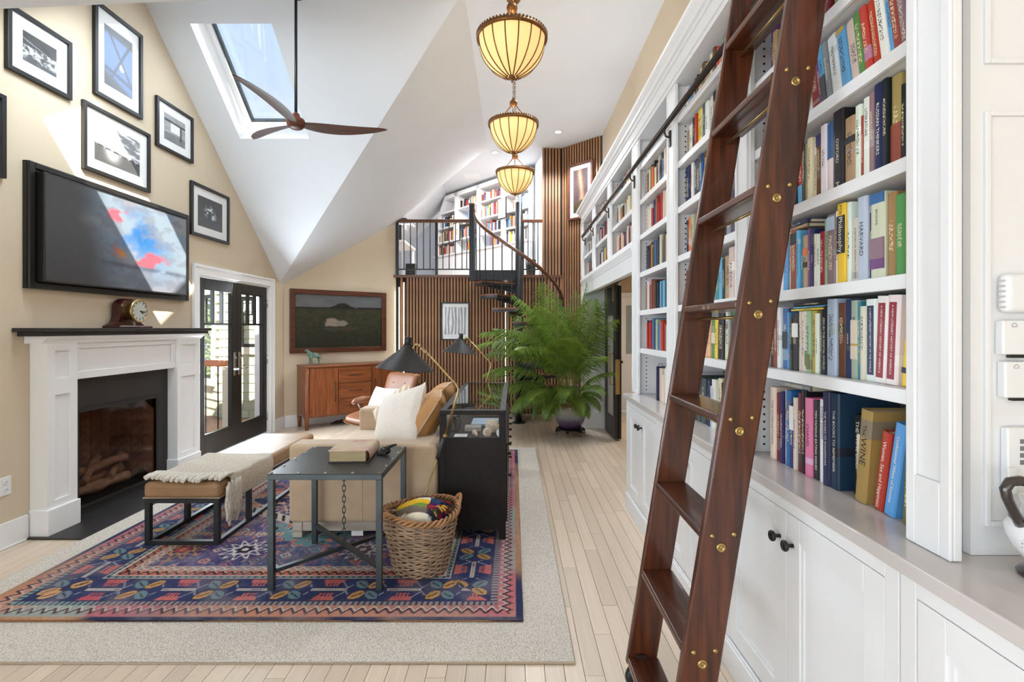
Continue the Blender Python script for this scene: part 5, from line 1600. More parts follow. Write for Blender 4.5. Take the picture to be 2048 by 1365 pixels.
# ------------------------------------------------------------------ leather bench
M['leather'] = mat('tan_leather', c(150, 116, 80), .5, var=.16, scale=5, bump=.22, bscale=110)
bx0, bx1, by0, by1 = -2.435, -1.93, 3.28, 4.85
t = thing('leather_bench', 'long tan leather bench on a black steel frame', 'bench', ((bx0 + bx1) / 2, (by0 + by1) / 2, RZ))
mb = MB(); mb.box(bx0, bx1, by0, by1, .328, .435); build('cushion', mb, M['leather'], t, True, bevel=.03, segs=4)
mb = MB()
for y in (by0 + .002, by1 - .002): pass
mb.tube([(bx0 + .004, by0 + .004, .334), (bx1 - .004, by0 + .004, .334), (bx1 - .004, by1 - .004, .334), (bx0 + .004, by1 - .004, .334)], .005, 6, True); build('piping', mb, M['binding'], t)
fr = .032; zb = RZ
for x in (bx0 + .01, bx1 - .01 - fr):
    mb = MB(); mb.box(x, x + fr, by0 + .006, by1 - .006, zb, zb + .026); build('floor_rail', mb, M['blackmetal'], t)
    mb = MB(); mb.box(x, x + fr, by0 + .006, by1 - .006, .299, .327); build('top_rail', mb, M['blackmetal'], t)
for y in (by0 + .006, by0 + .40, by1 - .43, by1 - .006 - fr):
    for x in (bx0 + .01, bx1 - .01 - fr):
        mb = MB(); mb.box(x, x + fr, y, y + fr, zb + .026, .299); build('leg', mb, M['blackmetal'], t)
for y in (by0 + .006, by1 - .006 - fr):
    for z0, z1 in ((zb, zb + .026), (.299, .327)):
        mb = MB(); mb.box(bx0 + .01 + fr, bx1 - .01 - fr, y, y + fr, z0, z1); build('cross_rail', mb, M['blackmetal'], t)

# throw over its near end
M['throw'] = mat('oatmeal_boucle', c(206, 194, 178), .95, var=.28, scale=110, bump=1., bscale=130, bdist=.012)
t = thing('throw_blanket', 'oatmeal boucle throw with tasselled fringe over the leather bench', 'blanket', (-2.18, 3.6, .437))
ZT = .4375
def drape(x):
    """profile across the bench: s in -1..1"""
    return x
path = []
hl, hr = .11, .17
wdt = bx1 - bx0
def prof(s):
    # arc length across: left hang, top, right hang
    tot = hl + wdt + hr; q = s * tot
    if q < hl: return (bx0 - .012 - .006 * math.sin((hl - q) * 30), ZT - (hl - q))
    if q < hl + wdt:
        k = (q - hl) / wdt; e = min(k, 1 - k)
        return (bx0 - .012 + (wdt + .024) * k, ZT + .006 - .006 * max(0, 1 - e / .06) ** 2)
    return (bx1 + .012 + .01 * math.sin((q - hl - wdt) * 22), ZT - (q - hl - wdt))
ta, tb = 3.37, 3.98
def edge_y(s, v):
    return ta + (tb - ta) * v + .03 * math.sin(s * 9) * (1 - v) - .05 * (s > .75) * (s - .75) * 4 * (1 - v)
def cl(th):
    def fn(u, v):
        x, z = prof(u)
        return (x + .003 * math.sin(v * 17), edge_y(u, v), z + th + .004 * math.sin(v * 13 + u * 8))
    return fn
mb = MB(); mb.grid(cl(.004), 60, 34); mb.grid(lambda u, v: cl(.0115)(u, v), 60, 34)
n1 = 61
for i in range(60):
    a = i; b = 61 * 35 + i
    mb.f.append([a, a + 1, b + 1, b])
build('cloth', mb, M['throw'], t, True)
# fringe: knotted tassels along the near edge and hanging from the right side
mb = MB(); rt_ = random.Random(9)
for i in range(46):
    s = .16 + .62 * i / 45
    x, z = prof(s)
    y = edge_y(s, 0)
    pts = []
    zt_ = ZT + .016
    ln = rt_.uniform(.08, .125); dx = rt_.uniform(-.02, .02)
    for k in range(5):
        f = k / 4
        pts.append((x + dx * f + rt_.uniform(-.004, .004), y + .05 - ln * f * 1.4, zt_ + .004 + .012 * math.sin(f * 3) + rt_.uniform(0, .004)))
    mb.tube(pts, [.0085, .011, .009, .0115, .012], 6)
for i in range(26):
    v = i / 25
    y = 3.33 + .16 * v + rt_.uniform(-.006, .006)
    x = bx1 + .014 + rt_.uniform(0, .018); z0 = ZT - .01 - rt_.uniform(0, .06)
    ln = rt_.uniform(.17, .25)
    pts = [(x + .004 * math.sin(k * 2 + i), y + .006 * math.sin(k * 1.7 + i * 2), max(z0 - ln * k / 5, .12)) for k in range(6)]
    mb.tube(pts, [.008, .011, .009, .011, .011, .009], 6)
for i in range(22):
    y = 3.40 + .5 * i / 21; x = bx0 - .016 - rt_.uniform(0, .01)
    pts = [(x - .004 * math.sin(k + i), y + .006 * math.sin(k * 2 + i), ZT - hl + .02 - .10 * k / 4) for k in range(5)]
    mb.tube(pts, .007, 6)
M['fringe'] = mat('oatmeal_yarn', c(212, 204, 192), .95, var=.16, scale=60, bump=.5, bscale=300)
build('fringe', mb, M['fringe'], t, True, kind='stuff')

# ------------------------------------------------------------------ sofa
M['suede'] = mat('beige_suede', c(190, 166, 138), .85, var=.08, scale=9, bump=.2, bscale=260, sheen=.3)
M['camel'] = mat('camel_leather', c(178, 130, 80), .5, var=.14, scale=7, bump=.25, bscale=60)
M['washed'] = woodmat('whitewashed_wood', c(160, 150, 138), c(196, 188, 178), 0, .7, 5)
sx0, sx1, sy0, sy1 = -1.525, -.515, 3.385, 5.13
t = thing('sofa', 'beige suede sofa with camel cushions on whitewashed legs', 'sofa', ((sx0 + sx1) / 2, (sy0 + sy1) / 2, RZ))
for (a, b, nm) in ((sy0, sy0 + .2, 'arm'), (sy1 - .2, sy1, 'arm')):
    mb = MB(); mb.box(sx0, sx1, a, b, .128, .66); build('arm', mb, M['suede'], t, True, bevel=.028, segs=4)
mb = MB(); mb.box(sx1 - .2, sx1, sy0 + .2, sy1 - .2, .128, .66); build('back', mb, M['suede'], t, True, bevel=.028, segs=4)
mb = MB(); mb.box(sx0 + .01, sx1 - .2, sy0 + .2, sy1 - .2, .128, .30); build('seat_base', mb, M['suede'], t, bevel=.01)
ym = (sy0 + sy1) / 2
for a, b in ((sy0 + .205, ym - .003), (ym + .003, sy1 - .205)):
    mb = MB(); mb.box(sx0 - .01, sx1 - .21, a, b, .30, .455); build('seat_cushion', mb, M['suede'], t, True, bevel=.04, segs=4)
mb = MB(); mb.box(sx0 + .03, sx1 - .02, sy0 + .03, sy0 + .06, .066, .127); build('base_rail', mb, M['washed'], t)
mb = MB(); mb.box(sx0 + .03, sx0 + .06, sy0 + .06, sy1 - .06, .066, .127); build('base_rail', mb, M['washed'], t)
for x in (sx0 + .02, sx1 - .09):
    for y in (sy0 + .02, sy1 - .08):
        mb = MB(); mb.box(x, x + .065, y, y + .06, RZ, .127); build('leg', mb, M['washed'], t, bevel=.003)
mb = MB(); mb.tube([(sx0 + .5, sy0 - .001, .14), (sx0 + .5, sy0 - .001, .64)], .003, 5); build('seam', mb, M['suede'], t)
mb = MB(); mb.tube([(sx1 - .17, sy0 - .001, .14), (sx1 - .17, sy0 - .001, .64)], .003, 5); build('seam', mb, M['suede'], t)
mb = MB(); mb.box(sx0 + .42, sx0 + .50, sy0 + .022, sy0 + .0235, .035, .07); build('care_tag', mb, M['ivory'], t)
for (x, y, z, nx, ny, nz, a, b) in ((-.70, 3.90, .735, -.85, -.12, .55, .28, .25), (-.70, 4.46, .735, -.87, .0, .5, .26, .25)):
    mb = pillow(a, b, .115, 20, .05); mb.xf(Matrix.Translation((x, y, z)) @ orient((nx, ny, nz)))
    cu = build('back_cushion', mb, M['camel'], t, True)
    mb = MB(); q = [Vector(p) for p in pillow(a, b, .115, 20, .05).v]
    ring = [(a * 1.0 * cx_, b * cy_, 0) for cx_, cy_ in [(math.copysign(abs(math.cos(k * PI / 24)) ** .25, math.cos(k * PI / 24)), math.copysign(abs(math.sin(k * PI / 24)) ** .25, math.sin(k * PI / 24))) for k in range(48)]]
    mb.tube(ring, .005, 5, True); mb.xf(Matrix.Translation((x, y, z)) @ orient((nx, ny, nz)))
    build('piping', mb, M['suede'], cu, True)
# loose pillows
M['linen'] = mat('white_textured_linen', c(232, 224, 214), .95, var=.07, scale=22, stretch=(1, 14, 1), bump=.5, bscale=120)
def stripe_pillow():
    m, n, b = _mat('cream_striped_cotton')
    tc = n.nodes.new('ShaderNodeTexCoord'); wv = n.nodes.new('ShaderNodeTexWave'); wv.inputs['Scale'].default_value = 6; wv.bands_direction = 'X'
    n.links.new(tc.outputs['Object'], wv.inputs['Vector'])
    cr = n.nodes.new('ShaderNodeValToRGB'); cr.color_ramp.elements[0].position = .55; cr.color_ramp.elements[1].position = .65
    cr.color_ramp.elements[0].color = (*c(230, 218, 202), 1); cr.color_ramp.elements[1].color = (*c(206, 180, 146), 1)
    n.links.new(wv.outputs['Fac'], cr.inputs[0]); n.links.new(cr.outputs[0], b.inputs['Base Color']); b.inputs['Roughness'].default_value = .95
    return m
M['stripe'] = stripe_pillow()
def loose(lab, mat_, ce, nrm, a, b, h, roll):
    mb = pillow(a, b, h, 22, .12); mb.xf(Matrix.Translation(ce) @ orient(nrm, roll=roll))
    build('throw_pillow', mb, M[mat_], None, True, label=lab, cat='pillow', group='loose pillows')
loose('large white textured pillow at the near end of the sofa', 'linen', (-.875, 3.82, .735), (-.62, -.62, .36), .255, .26, .105, .30)
loose('cream striped pillow behind the large white pillow on the sofa', 'stripe', (-1.02, 4.34, .69), (-.5, -.75, .42), .22, .22, .08, .75)
loose('white pillow with corner up against the camel sofa cushion', 'linen', (-.88, 4.20, .72), (-.72, -.45, .4), .22, .22, .075, .62)

# ------------------------------------------------------------------ steel side table
tx0, tx1, ty0, ty1, tz = -1.335, -.715, 2.71, 3.335, .66
t = thing('side_table', 'square dark steel side table with riveted top and centre chain', 'table', ((tx0 + tx1) / 2, (ty0 + ty1) / 2, RZ))
M['plate'] = mat('dark_riveted_plate', c(62, 60, 56), .42, .5, .25, 6)
mb = MB(); mb.box(tx0, tx1, ty0, ty1, tz - .004, tz); build('top_plate', mb, M['plate'], t, bevel=.001)
lg = .032
for a, b, cc, d in ((tx0, tx1, ty0, ty0 + lg), (tx0, tx1, ty1 - lg, ty1), (tx0, tx0 + lg, ty0 + lg, ty1 - lg), (tx1 - lg, tx1, ty0 + lg, ty1 - lg)):
    mb = MB(); mb.box(a, b, cc, d, tz - .034, tz - .0045); build('apron', mb, M['steel'], t, bevel=.002)
for x in (tx0, tx1 - lg):
    for y in (ty0, ty1 - lg):
        mb = MB(); mb.box(x, x + lg, y, y + lg, RZ, tz - .0345); build('leg', mb, M['steel'], t, bevel=.002)
z = .125
cx_, cy_ = (tx0 + tx1) / 2, (ty0 + ty1) / 2
mb = MB(); mb.bar((tx0 + lg, ty0 + lg, z), (tx1 - lg, ty1 - lg, z), .026, .02); build('brace', mb, M['steel'], t)
mb = MB(); mb.bar((tx0 + lg, ty1 - lg, z + .021), (tx1 - lg, ty0 + lg, z + .021), .026, .02); build('brace', mb, M['steel'], t)
rv = MB(); rv.lathe([(.0085, 0), (.007, .0036), (.004, .005), (0, .0055)], 10, cap=False); rv_me = meshdata('rivet', rv, M['chrome'], True)
for k in range(5):
    for x, y in ((tx0 + .016 + k * .147, ty0 + .016), (tx0 + .016 + k * .147, ty1 - .016), (tx0 + .016, ty0 + .016 + k * .148), (tx1 - .016, ty0 + .016 + k * .148)):
        share('rivet', rv_me, t, Vector((x, y, tz)) - t.location)
lk = MB(); pts = []
for k in range(20):
    a = 2 * PI * k / 20
    pts.append((.0085 * math.cos(a), 0, .011 * math.copysign(1, math.sin(a)) * (abs(math.sin(a)) > .01) + .0085 * math.sin(a)))
lk.tube(pts, .0028, 6, True); lk_me = meshdata('chain_link', lk, M['steel'], True)
zz = tz - .03; k = 0
while zz > .17:
    share('chain_link', lk_me, t, Vector((cx_, cy_, zz - .018)) - t.location, (0, 0, (PI / 2) * (k % 2) + .3)); zz -= .0325; k += 1

# old book on it
M['oldpage'] = mat('aged_page_edge', c(168, 152, 116), .9, 0, .2, 6, (1, 1, 60))
M['oldcover'] = mat('worn_pink_cream_cover', c(206, 184, 156), .7, 0, 0, 9, (1, 1, 1), c(196, 152, 138), lo=.5, hi=.66)
t = thing('old_book', 'thick worn old book lying on the steel side table', 'book', (-.98, 3.08, tz + .0006), .06)
mb = MB(); mb.box(-.108, .10, -.14, .14, .006, .066); build('pages', mb, M['oldpage'], t, local=True)
mb = MB(); mb.box(-.115, .105, -.147, .147, .066, .0705); build('front_board', mb, M['oldcover'], t, bevel=.001, local=True)
mb = MB(); mb.box(-.115, .105, -.147, .147, .0, .006); build('back_board', mb, M['ink_dark'], t, local=True)
mb = MB()
def spn(u, v):
    a = -PI / 2 + PI * u
    return (.105 + .02 * math.cos(a), -.147 + .294 * v, .035 + .0355 * math.sin(a))
mb.grid(spn, 12, 1); build('spine', mb, M['oldcover'], t, True, local=True)
# black ornament
mb = MB()
mb.ball((-.80, 3.12, tz + .024), (.034, .026, .0225), 14, 10)
mb.tube([(-.80, 3.12, tz + .035), (-.778, 3.13, tz + .047), (-.752, 3.14, tz + .055), (-.735, 3.145, tz + .058)], [.016, .011, .008, .006], 8)
for k in range(4): mb.tube([(-.825 + .012 * k, 3.10, tz + .026), (-.835 + .012 * k, 3.085, tz + .012), (-.838 + .012 * k, 3.078, tz + .0055)], [.009, .0075, .005], 7)
build('black_ornament', mb, M['black'], None, True, label='small black ornament beside the old book on the side table', cat='ornament')

# ------------------------------------------------------------------ display cabinet behind the sofa
cx0, cx1, cy0, cy1, ch = -.500, -.052, 3.375, 5.14, .895
M['espresso'] = woodmat('espresso_wood', c(14, 9, 8), c(26, 18, 15), 1, .55, 5, spec=.3)
t = thing('display_cabinet', 'long espresso display cabinet with glass top behind the sofa', 'cabinet', ((cx0 + cx1) / 2, (cy0 + cy1) / 2, RZ))
fz0 = .69
p_ = .045
for x in (cx0, cx1 - p_):
    for y in (cy0, cy1 - p_):
        mb = MB(); mb.box(x, x + p_, y, y + p_, RZ, ch - .03); build('corner_post', mb, M['espresso'], t, bevel=.002)
for y in (cy0, cy1 - .03): 
    mb = MB(); mb.box(cx0 + p_, cx1 - p_, y + .002, y + .028, .085, fz0); build('end_panel', mb, M['espresso'], t)
mb = MB(); mb.box(cx0 + .002, cx0 + .02, cy0 + p_, cy1 - p_, .085, fz0); build('back_panel', mb, M['espresso'], t)
mb = MB(); mb.box(cx1 - .02, cx1 - .002, cy0 + p_, cy1 - p_, .085, fz0); build('front_panel', mb, M['espresso'], t)
mb = MB(); mb.box(cx0 + p_, cx1 - p_, cy0 + .03, cy1 - .03, .085, .11); build('bottom', mb, M['espresso'], t)
M['linenbed'] = mat('dark_felt_lining', c(60, 50, 44), .95, var=.1, scale=60)
mb = MB(); mb.box(cx0 + .021, cx1 - .021, cy0 + .029, cy1 - .029, fz0 - .02, fz0); build('display_bed', mb, M['linenbed'], t)
for a, b, cc, d in ((cx0, cx1, cy0, cy0 + .045), (cx0, cx1, cy1 - .045, cy1), (cx0, cx0 + .045, cy0 + .045, cy1 - .045), (cx1 - .045, cx1, cy0 + .045, cy1 - .045)):
    mb = MB(); mb.box(a, b, cc, d, ch - .03, ch); build('top_frame', mb, M['espresso'], t, bevel=.003)
for y in (cy0, cy1 - .03):
    mb = MB(); mb.box(cx0 + p_, cx1 - p_, y, y + .03, fz0 + .0, fz0 + .02); build('sill', mb, M['espresso'], t)
mb = MB(); mb.box(cx0 + .04, cx1 - .04, cy0 + .04, cy1 - .04, ch - .006, ch - .001); build('glass_top', mb, M['mirrorglass'], t)
for (a, b, cc, d) in ((cx0 + p_, cx1 - p_, cy0 + .012, cy0 + .016), (cx0 + p_, cx1 - p_, cy1 - .016, cy1 - .012), (cx0 + .012, cx0 + .016, cy0 + p_, cy1 - p_), (cx1 - .016, cx1 - .012, cy0 + p_, cy1 - p_)):
    mb = MB(); mb.box(a, b, cc, d, fz0 + (.02 if d - cc < .01 else 0), ch - .03); build('glass_side', mb, M['picglass'], t)
kb = MB(); kb.lathe([(.006, 0), (.006, .012), (.013, .018), (.012, .026), (0, .029)], 12, (0, 0, 0), (1, 0, 0)); kb_me = meshdata('knob', kb, M['iron'], True)
for k in range(3):
    y0 = cy0 + .06 + k * .555
    mb = MB(); mb.box(cx1 - .002, cx1 + .008, y0, y0 + .53, .46, .66); dr = build('drawer', mb, M['espresso'], t, bevel=.003)
    for yy in (y0 + .12, y0 + .41): share('knob', kb_me, dr, Vector((cx1 + .008, yy, .56)) - t.location)
    mb = MB(); mb.box(cx1 - .002, cx1 + .008, y0, y0 + .53, .12, .44); dr = build('door', mb, M['espresso'], t, bevel=.003)
    share('knob', kb_me, dr, Vector((cx1 + .008, y0 + .48, .3)) - t.location)
# things inside it
M['coral'] = mat('pale_coral', c(214, 196, 168), .9, var=.25, scale=70, bump=1, bscale=90, bdist=.006)
mb = MB(); mb.ball((-.155, 3.62, fz0 + .052), (.05, .05, .0505), 20, 14); build('coral_ball', mb, M['coral'], None, True, label='round pale coral ball inside the display cabinet', cat='coral')
M['shell'] = mat('pale_shell', c(206, 182, 160), .4, var=.25, scale=30, coat=.3)
M['shellblue'] = mat('white_blue_shell', c(214, 216, 222), .4, var=.2, scale=24)
def spiral_shell(ce, s, mt, lab, ang):
    mb = MB(); pts = []; rs = []
    for k in range(40):
        f = k / 39; a = f * 5.5 * PI; R = s * (1 - f) * .55
        pts.append((R * math.cos(a), R * math.sin(a), s * .45 + f * s * .5)); rs.append(max(.002, s * .42 * (1 - f)))
    mb.tube(pts, rs, 8); 
    mb.xf(Matrix.Translation(ce) @ Matrix.Rotation(ang, 4, 'Z') @ Matrix.Rotation(1.25, 4, 'X'))
    mz = min(p[2] for p in mb.v); mb.xf(Matrix.Translation((0, 0, fz0 + .001 - mz)))
    build('sea_shell', mb, M[mt], None, True, label=lab, cat='shell', group='shells in the display cabinet')
spiral_shell((-.19, 3.50, 0), .045, 'shell', 'brown whorled shell in front of the coral ball', .4)
spiral_shell((-.28, 3.48, 0), .035, 'shell', 'small tan shell between white tray and coral ball', 2.1)
spiral_shell((-.115, 3.47, 0), .04, 'shellblue', 'white and blue shell at the right of the cabinet', 1.2)
mb = MB(); mb.box(-.415, -.325, 3.45, 3.56, fz0 + .0005, fz0 + .008); mb.box(-.395, -.345, 3.475, 3.535, fz0 + .008, fz0 + .0095)
build('white_tray', mb, M['ivory'], label='small white card with specimen inside the cabinet', cat='card', bevel=.001)
mb = MB(); mb.box(-.36, -.24, 3.68, 3.76, fz0 + .0005, fz0 + .035); build('wooden_box', mb, M['washed'], label='pale wooden box behind the white card in cabinet', cat='box', bevel=.003)
for i, (x, y, lab) in enumerate(((-.425, 3.66, 'cut glass tumbler nearest the lamp inside the cabinet'), (-.425, 3.77, 'cut glass tumbler further back inside the cabinet'))):
    mb = MB(); mb.lathe([(.0, .001), (.026, .001), (.03, .05), (.036, .10), (.034, .10), (.027, .05), (.022, .012), (0, .012)], 12, (x, y, fz0)); build('glass_tumbler', mb, M['mirrorglass'], None, label=lab, cat='glass', group='tumblers in the display cabinet')
for i, (x0, x1, y0, y1, h, cn, lab) in enumerate(((-.33, -.12, 3.86, 4.12, .02, 'silver blue', 'pale blue magazine lying flat in the display cabinet'), (-.2, -.085, 3.70, 3.83, .03, 'tan', 'tan booklet right of the wooden box in cabinet'), (-.36, -.1, 4.3, 4.6, .05, 'brown', 'brown flat case at the middle of the display cabinet'))):
    mb = MB(); mb.box(x0, x1, y0, y1, fz0 + .0005, fz0 + h); build('flat_book', mb, flatc(cn), label=lab, cat='book', bevel=.002)

# ------------------------------------------------------------------ two reading lamps
M['shadeblk'] = mat('matte_black_shade', c(44, 42, 42), .5, .2, .08)
M['shadein'] = mat('lamp_cap', c(26, 26, 27), .4)
def lamp(ox, oy, oz, lab):
    """jointed brass lamp, base at (ox,oy)"""
    t = thing('reading_lamp', lab, 'lamp', (ox, oy, oz), group='jointed brass reading lamps')
    mb = MB(); mb.lathe([(.0, 0), (.085, 0), (.085, .012), (.075, .018), (.02, .02), (.012, .03), (0, .03)], 28, (.09, 0, 0)); build('base', mb, M['shadeblk'], t, True, local=True)
    A = (.06, 0, .02); B = (.25, 0, .69); Cc = (.30, 0, .80); Dd = (.335, -.0, 1.045); E = (.075, .0, 1.325); F = (.035, 0, 1.34)
    mb = MB(); mb.tube([(.03, 0, .019), (.10, 0, .27), (.205, 0, .58)], .0052, 8); build('lower_rod', mb, M['brass'], t, True, local=True)
    mb = MB(); mb.tube([(.203, 0, .575), (.208, 0, .588), (.245, 0, .70), (.25, 0, .712)], [.012, .0145, .0145, .012], 12); build('grip', mb, M['shadein'], t, True, local=True)
    mb = MB(); mb.tube([(.25, 0, .712), (.257, 0, .735)], .0125, 12); build('collar', mb, M['brass'], t, True, local=True)
    mb = MB(); mb.tube([(.257, 0, .73), (.336, 0, 1.00), (.34, 0, 1.03), (.326, 0, 1.06), (.21, 0, 1.185), (.095, 0, 1.305)], .0072, 10); build('upper_arm', mb, M['brass'], t, True, local=True)
    mb = MB(); mb.ball((.088, 0, 1.312), .013, 12, 8); mb.tube([(.088, 0, 1.312), (.06, 0, 1.322), (.045, 0, 1.30), (.04, 0, 1.275)], .008, 8); build('swivel', mb, M['brass'], t, True, local=True)
    # shade: wide shallow cone, slightly tilted
    mb = MB(); prof_ = [(.028, .155), (.032, .14), (.05, .12), (.186, .0), (.188, -.003), (.184, -.003), (.046, .115), (.026, .14)]
    mb.lathe(prof_, 40, cap=False)
    T = Matrix.Translation((-.005, 0, 1.165)) @ Matrix.Rotation(math.radians(5), 4, 'Y')
    mb.xf(T); build('shade', mb, M['shadeblk'], t, True, local=True)
    mb = MB(); mb.lathe([(.0, .138), (.024, .138), (.024, .20), (.021, .205), (0, .205)], 20); mb.xf(T); build('socket_cap', mb, M['shadein'], t, True, local=True)
    mb = MB(); mb.ball((0, 0, .07), .026, 14, 10); mb.xf(T); build('bulb', mb, M['ivory'], t, True, local=True)
    return t
l1 = lamp(-.70, 3.262, RZ, 'nearer brass reading lamp with black cone shade by the sofa arm')
l2 = lamp(-.585, 5.46, RZ, 'further brass reading lamp with black cone shade, behind the display cabinet')

# ------------------------------------------------------------------ wicker basket with a striped throw
bcx, bcy = -.553, 2.985
M['wicker'] = mat('grey_brown_willow', c(150, 124, 100), .75, var=.4, scale=14, bump=.3, bscale=120)
M['wickerlight'] = mat('tan_willow_rim', c(160, 116, 76), .7, var=.3, scale=14)
t = thing('wicker_basket', 'round woven willow basket with braided rim on the rug', 'basket', (bcx, bcy, RZ))
BH = .335
rad = lambda z: .150 + .066 * (z / BH) ** .8
def rim_h(a): return BH + .03 * math.cos(a - .6) ** 2
NST = 26
mb = MB()
nr = 25
for j in range(nr):
    zf = j / (nr - 1)
    pts = []; 
    N = NST * 4
    for k in range(N):
        a = 2 * PI * k / N
        z = .012 + zf * (rim_h(a) - .03)
        r = rad(z) + .006 * math.cos(NST / 2 * a + PI * j)
        pts.append((bcx + r * math.cos(a), bcy + r * math.sin(a), RZ + z + .003 * math.sin(NST / 2 * a + j)))
    mb.tube(pts, .0066, 5, True)
build('weave', mb, M['wicker'], t, True)
mb = MB()
for k in range(NST):
    a = 2 * PI * (k + .5) / NST
    mb.tube([(bcx + rad(z) * math.cos(a), bcy + rad(z) * math.sin(a), RZ + z) for z in [rim_h(a) * q / 6 for q in range(7)]], .0052, 5)
build('stakes', mb, M['wicker'], t, True, kind='stuff')
for ph in (0, 2.1, 4.2):
    pts = []
    for k in range(110):
        a = 2 * PI * k / 110
        q = a * 13 + ph
        r = rad(BH) + .004 + .013 * math.cos(q); z = rim_h(a) - .005 + .013 * math.sin(q)
        pts.append((bcx + r * math.cos(a), bcy + r * math.sin(a), RZ + z))
    mb = MB(); mb.tube(pts, .0078, 6, True); build('rim_braid', mb, M['wickerlight'], t, True)
mb = MB(); mb.lathe([(0, .003), (.148, .003), (.15, .008), (.148, .012), (0, .012)], 30, (bcx, bcy, RZ)); build('floor_disc', mb, M['wicker'], t)
def hoop(a0):
    pts = []
    for k in range(13):
        f = k / 12; a = a0 + (f - .5) * .42
        r = rad(BH) + .01 + .022 * math.sin(PI * f); z = rim_h(a) - .02 + .055 * math.sin(PI * f)
        pts.append((bcx + r * math.cos(a), bcy + r * math.sin(a), RZ + z))
    mb = MB(); mb.tube(pts, .011, 7); build('handle', mb, M['wickerlight'], t, True)
hoop(.45); hoop(.45 + PI)
# striped throw
STR = [(206, 196, 176), (226, 214, 190), (118, 104, 92), (120, 150, 60), (232, 184, 50), (226, 224, 220), (70, 62, 66), (150, 40, 60), (60, 40, 90), (46, 66, 96), (120, 138, 150), (206, 196, 180)]
t = thing('striped_throw', 'folded multicoloured striped throw inside the wicker basket', 'blanket', (bcx, bcy, RZ + .15))
mb = MB()
def bun(off, sx_, sy_, sz_, rz_):
    return lambda u, v: None
nu, nv = 44, 36; cols = []
def fold(u, v):
    a = 2 * PI * u; 
    x = (2 * u - 1); y = (2 * v - 1)
    r = max(abs(x), abs(y)); k = r / max(1e-6, math.hypot(x, y)) if r > 0 else 1
    X, Y = x * k * .172, y * k * .172
    z = .325 + .075 * math.cos(min(1, math.hypot(x, y)) * 1.3) + .010 * math.sin(Y * 80 + 6 * X) - .14 * max(0, r - .86) / .14 + .02 * X / .17
    return (bcx + X, bcy + Y, RZ + z)
mb.grid(fold, nu, nv)
for j in range(nv + 1):
    for i in range(nu + 1):
        u, v = i / nu, j / nv
        q = int(((v * 1.25 + .30 * u + .02 * math.sin(u * 9)) * 6.2)) % len(STR)
        if u > .66: q = (q + 4) % len(STR)
        cols.append((*c(*STR[q]), 1))
mb.cols = cols
M['stripes'] = attrmat('striped_wool', .95, .6, 200, .2)
build('cloth', mb, M['stripes'], t, True)
mb = MB(); cols = []
for i in range(30):
    a = rt_.uniform(-.9, .5); r0 = rt_.uniform(.10, .14)
    p = Vector((bcx + r0 * math.cos(a), bcy + r0 * math.sin(a), RZ + .375))
    q = p + Vector((math.cos(a) * .05, math.sin(a) * .05, rt_.uniform(-.045, .01)))
    n0 = len(mb.v); mb.tube([p, (p + q) / 2 + Vector((0, 0, .012)), q], [.006, .007, .005], 5)
    cc = c(*rt_.choice([(150, 40, 44), (60, 80, 40), (40, 46, 70), (196, 150, 70), (120, 30, 50)]))
    cols += [(*cc, 1)] * (len(mb.v) - n0)
mb.cols = cols
build('fringe', mb, M['stripes'], t, True, kind='stuff')

# ------------------------------------------------------------------ sideboard on the angled wall
SBL, SBD, SBH = 1.46, .43, .915
SBR = math.atan2(ua.y, ua.x)
ctr = AW(.16 + SBL / 2, .03 + SBD / 2)
t = thing('sideboard', 'cherry wood sideboard with rounded corners on the angled wall', 'sideboard', (ctr.x, ctr.y, 0), SBR)
# local x along the wall, -y towards the room
def B(nm, x0, x1, y0, y1, z0, z1, m_='cherry', par=None, bev=.004):
    mb = MB(); mb.box(x0, x1, y0, y1, z0, z1); return build(nm, mb, M[m_], par or t, bevel=bev, local=True)
hx, hy = SBL / 2, SBD / 2
B('top', -hx, hx, -hy, hy, SBH - .028, SBH, 'cherry_x', bev=.012)
B('body', -hx + .01, hx - .01, -hy + .022, hy, .17, SBH - .0285)
for x in (-hx + .035, hx - .035):
    for y in (-hy + .035, hy - .03):
        mb = MB(); mb.tube([(x, y, .0), (x, y, .17), (x, y, SBH - .03)] if y < 0 else [(x, y, 0), (x, y, .17)], [.022, .034, .036] if y < 0 else [.02, .032], 12)
        build('leg', mb, M['cherry'], t, True, local=True)
def drw(x0, x1, z0, z1, nm, hor):
    d = B(nm, x0, x1, -hy + .002, -hy + .0215, z0, z1, 'cherry_x' if hor else 'cherry', bev=.002)
    mb = MB()
    if hor:
        xm = (x0 + x1) / 2; zm = (z0 + z1) / 2
        mb.tube([(xm - .1, -hy + .002, zm), (xm - .1, -hy - .02, zm), (xm + .1, -hy - .02, zm), (xm + .1, -hy + .002, zm)], .006, 6)
    else:
        zm = (z0 + z1) / 2; xm = x1 - .045 if nm == 'door' and x0 < 0 else x0 + .045
        mb.tube([(xm, -hy + .002, zm - .14), (xm, -hy - .02, zm - .14), (xm, -hy - .02, zm + .14), (xm, -hy + .002, zm + .14)], .007, 6)
    build('pull', mb, M['iron'], d, True, local=True)
x1_, x2_ = -hx + .075, hx - .075
w_ = (x2_ - x1_)
drw(x1_, x1_ + w_ * .30, .19, SBH - .05, 'door', False)
for k in range(3): drw(x1_ + w_ * .31, x1_ + w_ * .69, .19 + k * .227, .19 + k * .227 + .219, 'drawer', True)
drw(x1_ + w_ * .70, x2_, .19, SBH - .05, 'door', False)
mb = MB(); pts = [AW(.75, .25, .012) + Vector((.16 * math.cos(k * .7) * (1 - k * .03), .08 * math.sin(k * .9), .002 * k)) for k in range(22)]
mb.tube(pts, .009, 6); build('cable_coil', mb, M['black'], None, True, label='black cable coiled on the floor under the sideboard', cat='cable')

